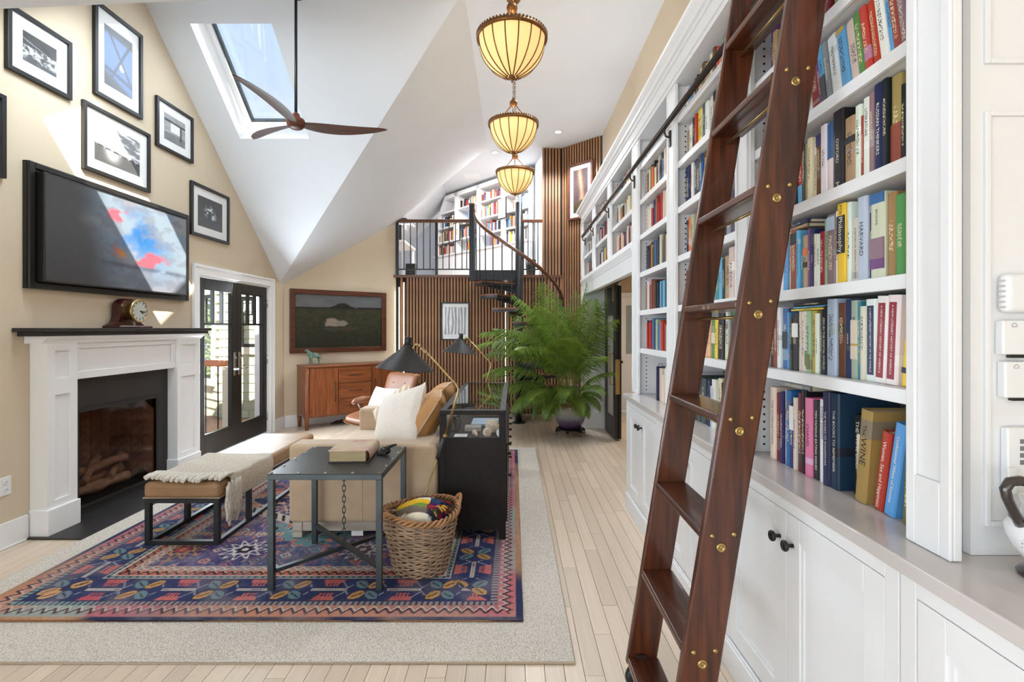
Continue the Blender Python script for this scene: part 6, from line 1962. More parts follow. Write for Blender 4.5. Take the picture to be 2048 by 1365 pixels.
# horse statuette, one continuous skinned body
def skinned(name, pts, edges, radii, m_, root, sub=2, **kw):
    me = bpy.data.meshes.new(name)
    base = Vector((sum(p[0] for p in pts) / len(pts), sum(p[1] for p in pts) / len(pts), min(p[2] for p in pts)))
    me.from_pydata([tuple(Vector(p) - base) for p in pts], edges, [])
    o = bpy.data.objects.new(name, me); COL.objects.link(o); o.location = base
    o.modifiers.new('skin', 'SKIN')
    sd = me.skin_vertices[0].data if me.skin_vertices else None
    if sd is None:
        me.attributes  # noqa
    for i, r in enumerate(radii):
        me.skin_vertices[0].data[i].radius = (r, r)
        me.skin_vertices[0].data[i].use_root = (i == root)
    s = o.modifiers.new('smooth', 'SUBSURF'); s.levels = sub; s.render_levels = sub
    me.materials.append(m_)
    return put(o, **kw)
M['verdigris'] = mat('verdigris_bronze', c(92, 124, 112), .6, .3, 0, 20, (1, 1, 1), c(140, 168, 154))
hp = AW(.36, .24, SBH)
def hl_(x, y, z):  # along wall, towards the wall, up
    return hp + ua * x - na * y + Vector((0, 0, z))
hpts = [hl_(-.055, 0, .145), hl_(.0, 0, .14), hl_(.055, 0, .148), hl_(-.085, .0, .185), hl_(-.105, 0, .222), hl_(-.14, 0, .198),
        hl_(-.058, .02, .075), hl_(-.062, .02, .012), hl_(-.05, -.02, .075), hl_(-.045, -.02, .012),
        hl_(.062, .02, .08), hl_(.07, .02, .012), hl_(.055, -.02, .08), hl_(.06, -.02, .012), hl_(.085, 0, .13), hl_(.095, 0, .07)]
skinned('horse_statuette', hpts, [(0, 1), (1, 2), (0, 3), (3, 4), (4, 5), (0, 6), (6, 7), (0, 8), (8, 9), (2, 10), (10, 11), (2, 12), (12, 13), (2, 14), (14, 15)],
        [.036, .036, .036, .022, .018, .010, .011, .008, .011, .008, .013, .008, .013, .008, .008, .005], M['verdigris'], 1, 1,
        label='small green bronze horse statuette on the sideboard', cat='statuette')
bpy.data.objects['horse_statuette'].location.z += .0005 - .0 

# ------------------------------------------------------------------ lounge chair
M['brownleather'] = mat('brown_leather', c(142, 94, 66), .38, var=.12, scale=6, bump=.2, bscale=90)
M['shellply'] = woodmat('bent_ply_shell', c(150, 104, 66), c(184, 140, 98), 0, .4, 4)
fwd = Vector((-.58, -.815, 0)).normalized()
t = thing('lounge_chair', 'brown leather lounge chair with bent plywood shells behind the sofa', 'chair', (-1.69, 6.44, 0), math.atan2(fwd.x, -fwd.y))
def pad(nm, w, h, th, ce, ang, m_, par, shell=True, e=.35):
    """padded panel facing -Y, reclined by ang"""
    T = Matrix.Translation(ce) @ Matrix.Rotation(ang, 4, 'X')
    mb = MB()
    def fn(u, v):
        a = 2 * PI * u; q = PI * (v - .5)
        sg = lambda x, p: math.copysign(abs(x) ** p, x)
        x = w / 2 * sg(math.cos(q), .5) * sg(math.cos(a), e); z = h / 2 * sg(math.cos(q), .5) * sg(math.sin(a), e); y = th / 2 * sg(math.sin(q), .7)
        y += .22 * (x * x) * -1.0 / max(w, .1) * .6
        return (x, y, z)
    mb.grid(fn, 40, 16, True); mb.xf(T)
    p = build(nm, mb, M[m_], par, True, local=True)
    for bx_ in (-w * .2, w * .2):
        mb = MB(); mb.ball((bx_, -th / 2 - .001 - .13 * bx_ * bx_ / max(w, .1), .0), (.012, .005, .012), 10, 6); mb.xf(T); build('button', mb, M[m_], p, True, local=True)
    if shell:
        mb = MB()
        def sh(u, v):
            x = (u - .5) * (w + .012); z = (v - .5) * (h + .012)
            cut = 1 - .10 * abs(2 * u - 1) ** 6
            return (x, th * .28 - .132 * x * x / max(w, .1), z * cut)
        mb.grid(sh, 14, 8); n0 = len(mb.v); mb.grid(lambda u, v: tuple(Vector(sh(u, v)) + Vector((0, .012, 0))), 14, 8)
        for i in range(14):
            for j0 in (0, 8): mb.f.append([j0 * 15 + i, j0 * 15 + i + 1, n0 + j0 * 15 + i + 1, n0 + j0 * 15 + i])
        for j in range(8):
            for i0 in (0, 14): mb.f.append([j * 15 + i0, (j + 1) * 15 + i0, n0 + (j + 1) * 15 + i0, n0 + j * 15 + i0])
        mb.xf(T); build('shell', mb, M['shellply'], par, True, local=True)
    return p
pad('headrest', .56, .30, .10, (0, .33, .705), math.radians(-20), 'brownleather', t)
pad('backrest', .56, .26, .10, (0, .235, .455), math.radians(-24), 'brownleather', t)
pad('seat', .58, .56, .11, (0, -.12, .335), math.radians(-82), 'brownleather', t)
for s in (-1, 1):
    mb = MB(); pts = [(s * .335, -.20, .475), (s * .335, -.16, .505), (s * .335, -.05, .515), (s * .335, .10, .51)]
    mb.tube(pts, [.028, .038, .042, .034], 10); build('armrest', mb, M['brownleather'], t, True, local=True)
    mb = MB(); mb.tube([(s * .325, -.14, .49), (s * .30, -.12, .42), (s * .26, -.10, .31)], .008, 8); build('arm_bracket', mb, M['chrome'], t, True, local=True)
mb = MB(); mb.tube([(0, -.05, .06), (0, -.05, .275)], .03, 14); build('column', mb, M['blackmetal'], t, True, local=True)
for k in range(5):
    a = 2 * PI * k / 5 + .3
    mb = MB(); mb.tube([(0, -.05, .075), (.14 * math.cos(a), -.05 + .14 * math.sin(a), .06), (.29 * math.cos(a), -.05 + .29 * math.sin(a), .026)], [.026, .02, .014], 8); mb.lathe([(.016, .0005), (.016, .014), (0, .014)], 10, (.285 * math.cos(a), -.05 + .285 * math.sin(a), 0))
    build('base_leg', mb, M['blackmetal'], t, True, local=True)
ch_ = RM[t.name] @ Vector((.02, .16, .57))
loose('small white pillow on the brown lounge chair', 'linen', (ch_.x - .10, ch_.y - .12, .54), (-.5, -.75, .5), .22, .16, .07, 0.0)

# ------------------------------------------------------------------ spiral stair
sxc, syc, SR = .078, 7.66, .68
t = thing('spiral_stair', 'black spiral staircase with wooden treads and handrail up to the loft', 'staircase', (sxc, syc, 0))
mb = MB(); mb.tube([(sxc, syc, .012), (sxc, syc, 3.375)], .052, 18); build('centre_pole', mb, M['blackmetal'], t, True)
mb = MB(); mb.lathe([(0, 0.0005), (.105, .0005), (.105, .012), (.06, .016), (0, .016)], 24, (sxc, syc, 0)); build('base_plate', mb, M['blackmetal'], t)
M['tread'] = woodmat('stair_tread_wood', c(82, 42, 24), c(126, 72, 44), 0, .4, 5)
def sector(a0, a1, r0, r1, z0, z1, n=8):
    mb = MB(); A = [math.radians(a0 + (a1 - a0) * k / n) for k in range(n + 1)]
    P = lambda r, a: (sxc + r * math.cos(a), syc + r * math.sin(a))
    pts = [(*P(r1, a), z0) for a in A] + [(*P(r0, a), z0) for a in A[::-1]]
    mb.prism(pts, (0, 0, z1 - z0)); return mb
zL = 2.34
angs = [203 + 25 * k for k in range(11)]
for k, a in enumerate(angs):
    z = zL - .2 * (k + 1)
    st = build('step_tray', sector(a - 15, a + 15, .052, SR, z - .055, z - .022), M['blackmetal'], t)
    build('tread', sector(a - 16, a + 16, .055, SR + .01, z - .022, z), M['tread'], st)
    mb = MB(); ar = math.radians(a); 
    mb.hexa([(sxc + .05 * math.cos(ar) + s1 * -math.sin(ar) * .012, syc + .05 * math.sin(ar) + s1 * math.cos(ar) * .012, z_) for s1, z_ in ((-1, z - .16), (1, z - .16))] +
            [(sxc + .5 * math.cos(ar) + s1 * -math.sin(ar) * .012, syc + .5 * math.sin(ar) + s1 * math.cos(ar) * .012, z_) for s1, z_ in ((1, z - .07), (-1, z - .07))] +
            [(sxc + .05 * math.cos(ar) + s1 * -math.sin(ar) * .012, syc + .05 * math.sin(ar) + s1 * math.cos(ar) * .012, z - .056) for s1 in (-1, 1)] +
            [(sxc + .5 * math.cos(ar) + s1 * -math.sin(ar) * .012, syc + .5 * math.sin(ar) + s1 * math.cos(ar) * .012, z - .056) for s1 in (1, -1)])
    build('gusset', mb, M['blackmetal'], st)
# landing
mb = MB(); mb.box(sxc - SR, sxc - .0, syc - .02, YB - .032, zL - .15, zL); build('landing', mb, M['blackmetal'], t)
# balusters and handrail
hr = []
RH = .90
rail_r = SR - .012
NB_ = 23
for k in range(NB_):
    f = k / (NB_ - 1)
    a = math.radians(186 + f * (angs[-1] + 10 - 186)); z = zL - .2 * ((math.degrees(a) - 190) / 25 + .5)
    z = min(z, zL)
    p = Vector((sxc + rail_r * math.cos(a), syc + rail_r * math.sin(a), 0))
    zst = max(.0, zL - .2 * (math.floor((math.degrees(a) - 190.5) / 25) + 1))
    mb = MB(); mb.tube([(p.x, p.y, zst - .02 if zst > .05 else .02), (p.x, p.y, z + RH)], .0085, 8); build('baluster', mb, M['blackmetal'], t, True)
for k in range(90):
    f = k / 89
    a = math.radians(181 + f * (angs[-1] + 12 - 181)); z = zL - .2 * ((math.degrees(a) - 190) / 25 + .5)
    z = min(z, zL + .04 + .02 * math.cos(f * 9))
    hr.append((sxc + rail_r * math.cos(a), syc + rail_r * math.sin(a), z + RH + .01))
hr = [(sxc - SR - .0, syc + .10, zL + RH + .09), (sxc - SR + .0, syc + .03, zL + RH + .075)] + hr[1:]
mb = MB(); mb.tube(hr, .0255, 10); build('handrail', mb, M['railwood'], t, True)
mb = MB(); mb.box(sxc - SR - .075, sxc - SR - .003, syc + .01, syc + .09, zL - .16, zL + 1.0); build('newel_post', mb, M['blackmetal'], t, bevel=.004)
mb = MB(); mb.box(sxc - SR - .085, sxc - SR + .004, syc + .0, syc + .10, zL + 1.0, zL + 1.03); build('newel_cap', mb, M['railwood'], t, bevel=.006)

# ------------------------------------------------------------------ loft railing
yr = YB - .005
t = thing('loft_railing', 'black balustrade with dark wooden top rail along the loft edge', 'railing', (-.9, yr, 2.345))
for (a, b) in ((CX + .003, -.70), (.135, .487)):
    mb = MB(); mb.box(a, b, yr - .03, yr + .03, 3.225, 3.275); build('top_rail', mb, M['railwood'], t, bevel=.006)
    mb = MB(); mb.box(a, b, yr - .012, yr + .012, 2.43, 2.45); build('bottom_rail', mb, M['blackmetal'], t)
for x in (-1.95, -1.292, -.72, .155):
    mb = MB(); mb.box(x - .022, x + .022, yr - .022, yr + .022, 2.3455, 3.2245); build('post', mb, M['blackmetal'], t)
for x in [-1.84, -1.73, -1.62, -1.51, -1.40, -1.185, -1.08, -.975, -.865, -.785, .245, .33, .41]:
    mb = MB(); mb.tube([(x, yr, 2.4505), (x, yr, 3.2245)], .008, 8); build('baluster', mb, M['blackmetal'], t, True)

# ------------------------------------------------------------------ loft bookcase on its angled wall
BL = (B1 - B0).length
t = thing('loft_bookcase', 'white built-in bookcase with arched end in the loft', 'bookcase', (B0.x, B0.y, 2.341), math.atan2(bd.y, bd.x))
inn = 1 if (Matrix.Rotation(math.atan2(bd.y, bd.x), 3, 'Z') @ Vector((0, 1, 0))).dot(bn) > 0 else -1
dpt = .30
def LB(nm, x0, x1, z0, z1, y0=-dpt, y1=0., m_='cabwhite', par=None):
    a, b = sorted((y0 * inn, y1 * inn)); mb = MB(); mb.box(x0, x1, a, b, z0, z1); return build(nm, mb, M[m_], par or t, local=True)
cz = .75; tz_ = 2.08
LB('base', 0, BL, 0, cz - .03, -dpt, .03); LB('worktop', -.02, BL + .02, cz - .03, cz, -dpt, .06)
nb = 4; bwid = BL / nb
for k in range(nb + 1):
    x = k * bwid
    top = tz_ if k < nb else 1.5
    LB('stile', max(0, x - .05), min(BL, x + .05), cz, top)
for k in range(nb):
    for z in (1.06, 1.38, 1.72):
        LB('shelf', k * bwid + .05, (k + 1) * bwid - .05, z - .03, z, -dpt + .01, -.01)
LB('head', 0, BL - .35, 1.99, tz_)
mb = MB(); a, b = sorted((-dpt * inn, 0)); mb.prism([(BL - .35, a, 1.99), (BL - .35, a, tz_), (BL, a, 1.55), (BL, a, 1.44)], (0, b - a, 0)); build('sloped_head', mb, M['cabwhite'], t, local=True)
LB('back_board', 0, BL, cz, 2.0, -dpt, -dpt + .008)
for k in range(4):
    LB('base_door', k * bwid + .04, (k + 1) * bwid - .04, .1, cz - .06, .03, .04)
lb = MB(); lc = []; rl = random.Random(21)
TT = RM[t.name]
for k in range(nb):
    for z, hm in ((cz, .26), (1.06, .26), (1.38, .28), (1.72, .2)):
        if k == 3 and z > 1.7: continue
        x = k * bwid + .07; end = (k + 1) * bwid - .07
        fill = end if rl.random() < .55 else x + (end - x) * rl.uniform(.4, .8)
        while x < fill:
            th = rl.uniform(.02, .045); h = rl.uniform(.6, .95) * hm
            n0 = len(lb.v); a, b = sorted(((-.25) * inn, (-.05) * inn)); lb.box(x, x + th * .95, a, b, z + .0005, z + h)
            lb.xf(TT, n0)
            cn = rl.choice(['white', 'cream', 'black', 'red', 'blue', 'tan', 'navy', 'ivory', 'charcoal', 'sky blue', 'rust', 'white', 'mustard'])
            lc += [(*c(*PAL[cn]), 1)] * 8; x += th
lb.cols = lc
build('loft_books', lb, M['bookattr'], kind='stuff', label='rows of small books on the loft bookcase', cat='books')
for i, (x, z, lab) in enumerate(((1 * bwid, 1.25, 'small dark framed picture hung on the loft bookcase at right'), (3 * bwid - .05, 1.0, 'small dark framed picture hung low on the loft bookcase'))):
    a, b = sorted((.002 * inn, .03 * inn))
    p = thing('small_picture', lab, 'picture', tuple(TT @ Vector((x, .015 * inn, z))), math.atan2(bd.y, bd.x), group='small pictures on the loft bookcase')
    def S(nm, x0, x1, y0, y1, z0, z1, m_):
        mb = MB(); aa, bb = sorted((y0 * inn, y1 * inn)); mb.box(x0, x1, aa, bb, z0, z1); build(nm, mb, M[m_], p, local=True)
    S('frame', -.12, .12, -.013, .008, 0, .40, 'black'); S('mat_board', -.105, .105, .008, .011, .015, .385, 'ivory'); S('print', -.04, .04, .011, .013, .13, .27, 'oldcover')

# loft study things at the left
t = thing('desk', 'white loft desk with equipment behind the railing at left', 'desk', (-2.35, 9.6, 2.341))
mb = MB(); mb.box(-2.7, -1.98, 9.1, 10.1, 3.02, 3.06); build('top', mb, M['white'], t, bevel=.004)
for x, y in ((-2.66, 9.14), (-2.02, 9.14), (-2.66, 10.06), (-2.02, 10.06)):
    mb = MB(); mb.box(x - .02, x + .02, y - .02, y + .02, 2.341, 3.02); build('leg', mb, M['white'], t)
for i, (x, y, z, w, h, lab) in enumerate(((-2.33, 9.5, 3.062, .40, .30, 'black monitor on the loft desk'),)):
    t = thing('monitor', lab, 'monitor', (x, y, z))
    mb = MB(); mb.box(x - w / 2, x + w / 2, y - .012, y + .012, z + .06, z + .06 + h); build('panel', mb, M['black'], t, bevel=.006)
    mb = MB(); mb.tube([(x, y + .02, z + .01), (x, y + .02, z + .1)], .015, 10); mb.lathe([(.09, .0), (.09, .01), (0, .012)], 18, (x, y + .02, z)); build('stand', mb, M['black'], t)
t = thing('wall_shelf', 'white loft wall shelf above the desk', 'shelf', (-2.35, 10.3, 3.55))
mb = MB(); mb.box(-2.74, -2.05, 10.15, 10.42, 3.55, 3.58); build('board', mb, M['white'], t)
for x in (-2.6, -2.2):
    mb = MB(); mb.box(x - .012, x + .012, 10.16, 10.41, 3.47, 3.5495); build('bracket', mb, M['white'], t)
t = thing('stereo', 'black stereo on the loft wall shelf', 'stereo', (-2.35, 10.28, 3.581))
mb = MB(); mb.box(-2.52, -2.18, 10.18, 10.38, 3.581, 3.70); build('body', mb, M['black'], t, bevel=.008)
for x in (-2.44, -2.26):
    mb = MB(); mb.lathe([(.045, 0), (.05, .006), (.03, .003), (0, .004)], 18, (x, 10.18, 3.64), (0, -1, 0)); build('speaker_cone', mb, M['charcoal'] if 'charcoal' in M else M['blackmetal'], t, True)
t = thing('file_drawers', 'brown drawer unit with black base under the loft desk', 'drawers', (-2.3, 9.2, 2.341))
mb = MB(); mb.box(-2.52, -2.12, 8.95, 9.07, 2.341, 2.98); build('carcass', mb, M['darkwood'], t, bevel=.004)
for k in range(3):
    mb = MB(); mb.box(-2.5, -2.14, 8.94, 8.9495, 2.37 + k * .2, 2.55 + k * .2); d = build('drawer_front', mb, M['black'] if k == 0 else M['darkwood'], t)
    mb = MB(); mb.ball((-2.32, 8.93, 2.46 + k * .2), .012, 10, 6); build('knob', mb, M['chrome'], d, True)
for (x, y, lab) in ((-1.83, 8.95, 'black box speaker on the loft floor behind the left railing'), (.30, 8.75, 'black bin on the loft floor beside the slat wall')):
    t = thing('floor_speaker' if x < 0 else 'waste_bin', lab, 'speaker' if x < 0 else 'bin', (x, y, 2.341))
    if x < 0:
        mb = MB(); mb.box(x - .085, x + .085, y - .08, y + .08, 2.341, 2.60); build('box', mb, M['black'], t, bevel=.006)
        mb = MB(); mb.lathe([(.06, 0), (.062, .004), (.04, .002), (0, .003)], 20, (x, y - .08, 2.45), (0, -1, 0)); build('cone', mb, M['blackmetal'], t, True)
    else:
        mb = MB(); mb.lathe([(0, 0.0005), (.075, .0005), (.095, .30), (.09, .30), (.07, .01), (0, .01)], 20, (x, y, 2.341)); build('bucket', mb, M['black'], t, True)
        mb = MB(); mb.tube([(x + .093 * math.cos(a), y + .093 * math.sin(a), 2.641) for a in [2 * PI * k / 24 for k in range(24)]], .005, 6, True); build('rim', mb, M['blackmetal'], t, True)

# ------------------------------------------------------------------ potted palm on a wheeled stand
px_, py_ = .775, 6.83
t = thing('plant_dolly', 'dark wheeled plant stand under the glazed pot', 'plant stand', (px_, py_, 0))
for k in range(6):
    a = 2 * PI * k / 6 + .2
    mb = MB(); mb.bar((px_ + .03 * math.cos(a), py_ + .03 * math.sin(a), .062), (px_ + .21 * math.cos(a), py_ + .21 * math.sin(a), .062), .035, .022); ar_ = build('arm', mb, M['black'], t, bevel=.004)
    p = (px_ + .2 * math.cos(a), py_ + .2 * math.sin(a), .023)
    mb = MB(); mb.lathe([(0, -.009), (.02, -.009), (.0225, -.004), (.0225, .004), (.02, .009), (0, .009)], 16, p, (-math.sin(a), math.cos(a), 0)); build('caster', mb, M['chrome'], ar_, True)
    mb = MB(); mb.tube([(p[0], p[1], .046), (p[0], p[1], .052)], .013, 8); build('caster_stem', mb, M['blackmetal'], ar_, True)
mb = MB(); mb.lathe([(0, .073), (.19, .073), (.2, .08), (.19, .088), (0, .088)], 28, (px_, py_, 0)); build('tray', mb, M['black'], t, True)
def glaze():
    m, n, b = _mat('drip_glazed_ceramic')
    tc = n.nodes.new('ShaderNodeTexCoord'); sp = n.nodes.new('ShaderNodeSeparateXYZ'); n.links.new(tc.outputs['Object'], sp.inputs[0])
    nz = _noise(n, 9, (7, 7, .5)); ad = n.nodes.new('ShaderNodeMath'); ad.operation = 'MULTIPLY_ADD'; ad.inputs[1].default_value = .22
    n.links.new(nz.outputs['Fac'], ad.inputs[0])
    mr = n.nodes.new('ShaderNodeMapRange'); mr.inputs[1].default_value = 0; mr.inputs[2].default_value = .38; mr.inputs[3].default_value = -.1; mr.inputs[4].default_value = .88
    n.links.new(sp.outputs['Z'], mr.inputs[0]); n.links.new(mr.outputs[0], ad.inputs[2])
    cr = n.nodes.new('ShaderNodeValToRGB'); el = cr.color_ramp.elements
    el[0].position = .05; el[0].color = (*c(66, 40, 70), 1); el[1].position = 1; el[1].color = (*c(96, 54, 36), 1)
    for p_, q in ((.28, (104, 88, 118)), (.45, (150, 158, 164)), (.68, (176, 170, 156)), (.86, (140, 96, 66))):
        e = el.new(p_); e.color = (*c(*q), 1)
    n.links.new(ad.outputs[0], cr.inputs[0]); n.links.new(cr.outputs[0], b.inputs['Base Color']); b.inputs['Roughness'].default_value = .16; b.inputs['Coat Weight'].default_value = .5
    return m
M['glaze'] = glaze()
t = thing('plant_pot', 'round glazed pot in brown, grey and violet on wheeled stand', 'pot', (px_, py_, .0885))
mb = MB(); mb.lathe([(0, 0), (.13, 0), (.145, .012), (.19, .10), (.218, .2), (.222, .28), (.212, .335), (.2, .352), (.208, .366), (.212, .376), (.205, .384), (.192, .38), (.19, .36), (.2, .3), (0, .3)], 40, (px_, py_, .0885)); build('pot', mb, M['glaze'], t, True)
mb = MB(); mb.lathe([(0, .015), (.17, .005), (.194, 0)], 24, (px_, py_, .0885 + .335)); build('soil', mb, mat('potting_soil', c(48, 36, 28), 1, var=.4, scale=60, bump=1, bscale=80), t, True)
def leafmat():
    m, n, b = _mat('palm_leaf')
    nz = _noise(n, 6); cr = n.nodes.new('ShaderNodeValToRGB')
    cr.color_ramp.elements[0].position = .3; cr.color_ramp.elements[1].position = .7
    cr.color_ramp.elements[0].color = (*c(46, 76, 26), 1); cr.color_ramp.elements[1].color = (*c(122, 150, 56), 1)
    n.links.new(nz.outputs['Fac'], cr.inputs[0])
    oi = n.nodes.new('ShaderNodeObjectInfo'); mr = n.nodes.new('ShaderNodeMapRange'); mr.inputs[3].default_value = .75; mr.inputs[4].default_value = 1.25
    n.links.new(oi.outputs['Random'], mr.inputs[0]); vm = n.nodes.new('ShaderNodeVectorMath'); vm.operation = 'SCALE'
    n.links.new(cr.outputs[0], vm.inputs[0]); n.links.new(mr.outputs[0], vm.inputs['Scale'])
    n.links.new(vm.outputs[0], b.inputs['Base Color']); b.inputs['Roughness'].default_value = .45
    tl = n.nodes.new('ShaderNodeBsdfTranslucent'); tl.inputs[0].default_value = (*c(140, 170, 60), 1)
    mx = n.nodes.new('ShaderNodeMixShader'); mx.inputs[0].default_value = .15
    n.links.new(b.outputs[0], mx.inputs[1]); n.links.new(tl.outputs[0], mx.inputs[2]); n.links.new(mx.outputs[0], n.nodes['Material Output'].inputs[0])
    return m
M['leaf'] = leafmat()
M['stem'] = mat('palm_stem', c(112, 120, 58), .5, var=.2, scale=20)
t = thing('palm_plant', 'large green feather palm growing in the glazed pot', 'plant', (px_, py_, .44))
rp = random.Random(17)
def frond(az, lean, length, droop, z0=.43, r0=.06, lw=1.):
    """az direction; lean 0 upright..1 flat"""
    d = Vector((math.cos(az), math.sin(az), 0)); up = Vector((0, 0, 1))
    p = Vector((px_, py_, z0)) + d * r0
    ang = PI / 2 - lean; pts = [p.copy()]; N = 22
    for k in range(N):
        ang -= droop / N * (1 + 1.4 * k / N)
        p = p + (d * math.cos(ang) + up * math.sin(ang)) * (length / N)
        pts.append(p.copy())
    mb = MB(); mb.tube(pts, [max(.0016, .009 * (1 - k / (N + 3))) for k in range(N + 1)], 5)
    fr_ = build('frond', mb, M['stem'], t, True)
    lf = MB(); side = d.cross(up)
    M_ = 42
    for i in range(M_):
        f = .26 + .74 * i / (M_ - 1)
        q = f * N; k = min(int(q), N - 1); w = q - k
        base = pts[k].lerp(pts[k + 1], w); tg = (pts[k + 1] - pts[k]).normalized()
        nrm = side.cross(tg).normalized()
        ll = lw * length * (.27 * math.sin(PI * min(1, (f - .2) / .8) ** .75) + .05) * rp.uniform(.85, 1.1)
        for s in (-1, 1):
            dr = (side * s * .80 + tg * .62 + nrm * (-.12)).normalized()
            tip = base + dr * ll + Vector((0, 0, -.38 * ll * rp.uniform(.5, 1.4)))
            mid = base + dr * ll * .5 + Vector((0, 0, .015))
            wv = tg * (.0098 * lw)
            b0 = len(lf.v)
            fold_ = nrm * .006
            for v_ in (base - wv * .5, base + wv * .5, mid + wv * 1.1 + fold_, mid - wv * 1.1 + fold_, tip): lf.vv(v_)
            lf.f.append([b0, b0 + 1, b0 + 2, b0 + 3]); lf.f.append([b0 + 3, b0 + 2, b0 + 4])
    build('leaflets', lf, M['leaf'], fr_, False)
# tall arching fronds, mostly towards the room and the stair
spec = []
for az, ln, le, dr in ((168, .16, 1.62, .95), (182, .22, 1.60, 1.0), (196, .30, 1.55, 1.0), (150, .08, 1.62, .7), (212, .20, 1.58, .85), (228, .26, 1.45, .95), (245, .12, 1.60, .65), (262, .20, 1.48, .85), (280, .10, 1.60, .55), (300, .16, 1.45, .6),
                       (320, .08, 1.5, .34), (345, .03, 1.6, .14), (10, .02, 1.55, .1), (60, .02, 1.5, .1), (120, .04, 1.55, .3), (190, .05, 1.72, .55), (230, .03, 1.70, .4),
                       (176, .55, 1.30, .95), (190, .75, 1.10, .95), (204, .9, .95, 1.0), (222, .7, 1.0, 1.1), (165, .65, 1.0, 1.0), (240, .85, .8, 1.2), (258, .6, .95, 1.1), (275, .8, .72, 1.2), (295, .5, .82, 1.0), (312, .75, .58, 1.25), (332, .5, .5, 1.2), (350, .45, .42, 1.2), (300, 1.0, .5, 1.3), (185, 1.05, .62, 1.2), (322, .35, .85, .8), (290, .3, 1.1, .8)):
    spec.append((math.radians(az + rp.uniform(-4, 4)), ln + rp.uniform(-.02, .03), le * rp.uniform(.96, 1.04), dr))
for az, ln, le, dr in spec:
    frond(az, ln, le, dr, r0=rp.uniform(.02, .08), lw=.72 if math.cos(az) > .3 else 1.)
for k in range(9):
    a = rp.uniform(0, 2 * PI); r = rp.uniform(.02, .09)
    mb = MB(); mb.tube([(px_ + r * math.cos(a), py_ + r * math.sin(a), .43), (px_ + r * 1.3 * math.cos(a), py_ + r * 1.3 * math.sin(a), .75)], [.016, .009], 7); build('cane', mb, M['binding'], t, True)

# ------------------------------------------------------------------ three pendant bowls
M['bowlglass'] = glow('amber_art_glass', c(246, 200, 120), .62, c(230, 200, 146))
_bn = M['bowlglass'].node_tree
M['beads'] = M['bronze']
BR, BD = .225, .255
def bowl_r(f):   # f 0 bottom .. 1 rim
    return .012 + (BR - .02) * math.sin(f * PI / 2) ** .82
NP = 16
pm = MB()
def pan(u, v):
    a = (u - .5) * 2 * PI / NP * .965; f = .05 + .93 * v
    r = bowl_r(f); return (r * math.cos(a), r * math.sin(a), -BD * (1 - f ** 1.35))
pm.grid(pan, 3, 14); n0 = len(pm.v)
pm.grid(lambda u, v: tuple(Vector(pan(1 - u, v)) * .985), 3, 14)
panel_me = meshdata('glass_panel', pm, M['bowlglass'], True)
rbm = MB(); rpts = []
for k in range(16):
    f = .03 + .96 * k / 15; rpts.append(((bowl_r(f) + .001), 0, -BD * (1 - f ** 1.35)))
rbm.tube(rpts, .0042, 6); rib_me = meshdata('rib', rbm, M['bronze'], True)
cl_ = MB(); cl_.tube([(.0075 * math.cos(2 * PI * k / 14), 0, .013 * math.sin(2 * PI * k / 14)) for k in range(14)], .0024, 5, True); clink = meshdata('chain_link', cl_, M['bronze'], True)
for i, (yy, xx, zr, lab) in enumerate(((3.27, -.01, 3.345, 'amber glass bowl pendant nearest the camera, largest in view'), (4.60, .0, 3.32, 'amber glass bowl pendant in the middle of the row'), (6.02, .018, 3.32, 'amber glass bowl pendant furthest away, smallest in view'))):
    t = thing('pendant_lamp', lab, 'lamp', (xx, yy, zr), group='amber bowl pendants')
    for k in range(NP):
        a = 2 * PI * k / NP
        share('glass_panel', panel_me, t, (0, 0, 0), (0, 0, a))
        share('rib', rib_me, t, (0, 0, 0), (0, 0, a + PI / NP))
    mb = MB(); mb.lathe([(BR - .006, -.012), (BR + .006, -.012), (BR + .008, .0), (BR + .006, .014), (BR - .004, .016), (BR - .006, -.012)], 48, cap=False); build('rim_band', mb, M['bronze'], t, True, local=True)
    mb = MB()
    for k in range(60):
        a = 2 * PI * k / 60; mb.ball(((BR + .002) * math.cos(a), (BR + .002) * math.sin(a), .019), .008, 6, 4)
    build('rim_beads', mb, M['bronze'], t, True, local=True, kind='stuff')
    mb = MB(); mb.lathe([(0, -BD - .035), (.006, -BD - .03), (.004, -BD - .018), (.018, -BD - .012), (.026, -BD), (.02, -BD + .012), (0, -BD + .014)], 16); build('finial', mb, M['bronze'], t, True, local=True)
    mb = MB(); mb.ball((0, 0, .2), .036, 18, 12); mb.lathe([(.012, .232), (.016, .245), (0, .25)], 12); build('hanger_ball', mb, M['bronze'], t, True, local=True)
    for k in range(3):
        a = 2 * PI * k / 3 + .5
        mb = MB(); mb.tube([((BR - .002) * math.cos(a), (BR - .002) * math.sin(a), .012), (.11 * math.cos(a), .11 * math.sin(a), .112), (.026 * math.cos(a), .026 * math.sin(a), .185)], .0045, 6); build('hanger_rod', mb, M['bronze'], t, True, local=True)
    z = .26; k = 0
    while zr + z < ZC - .05:
        share('chain_link', clink, t, (0, 0, z), (0, 0, (k % 2) * PI / 2)); z += .0215; k += 1
    zc_ = ZC - zr
    mb = MB(); mb.lathe([(0, zc_ - .045), (.02, zc_ - .04), (.055, zc_ - .02), (.065, zc_ - .003), (.065, zc_ - .001), (0, zc_ - .001)], 24); build('ceiling_rose', mb, M['bronze'], t, True, local=True)
    mb = MB(); mb.ball((0, 0, -.06), .035, 12, 8); build('bulb', mb, M['ivory'], t, True, local=True)
    light('pendant_glow', 'POINT', (xx, yy, zr + .05), 2.2, (1, .8, .52), .05)

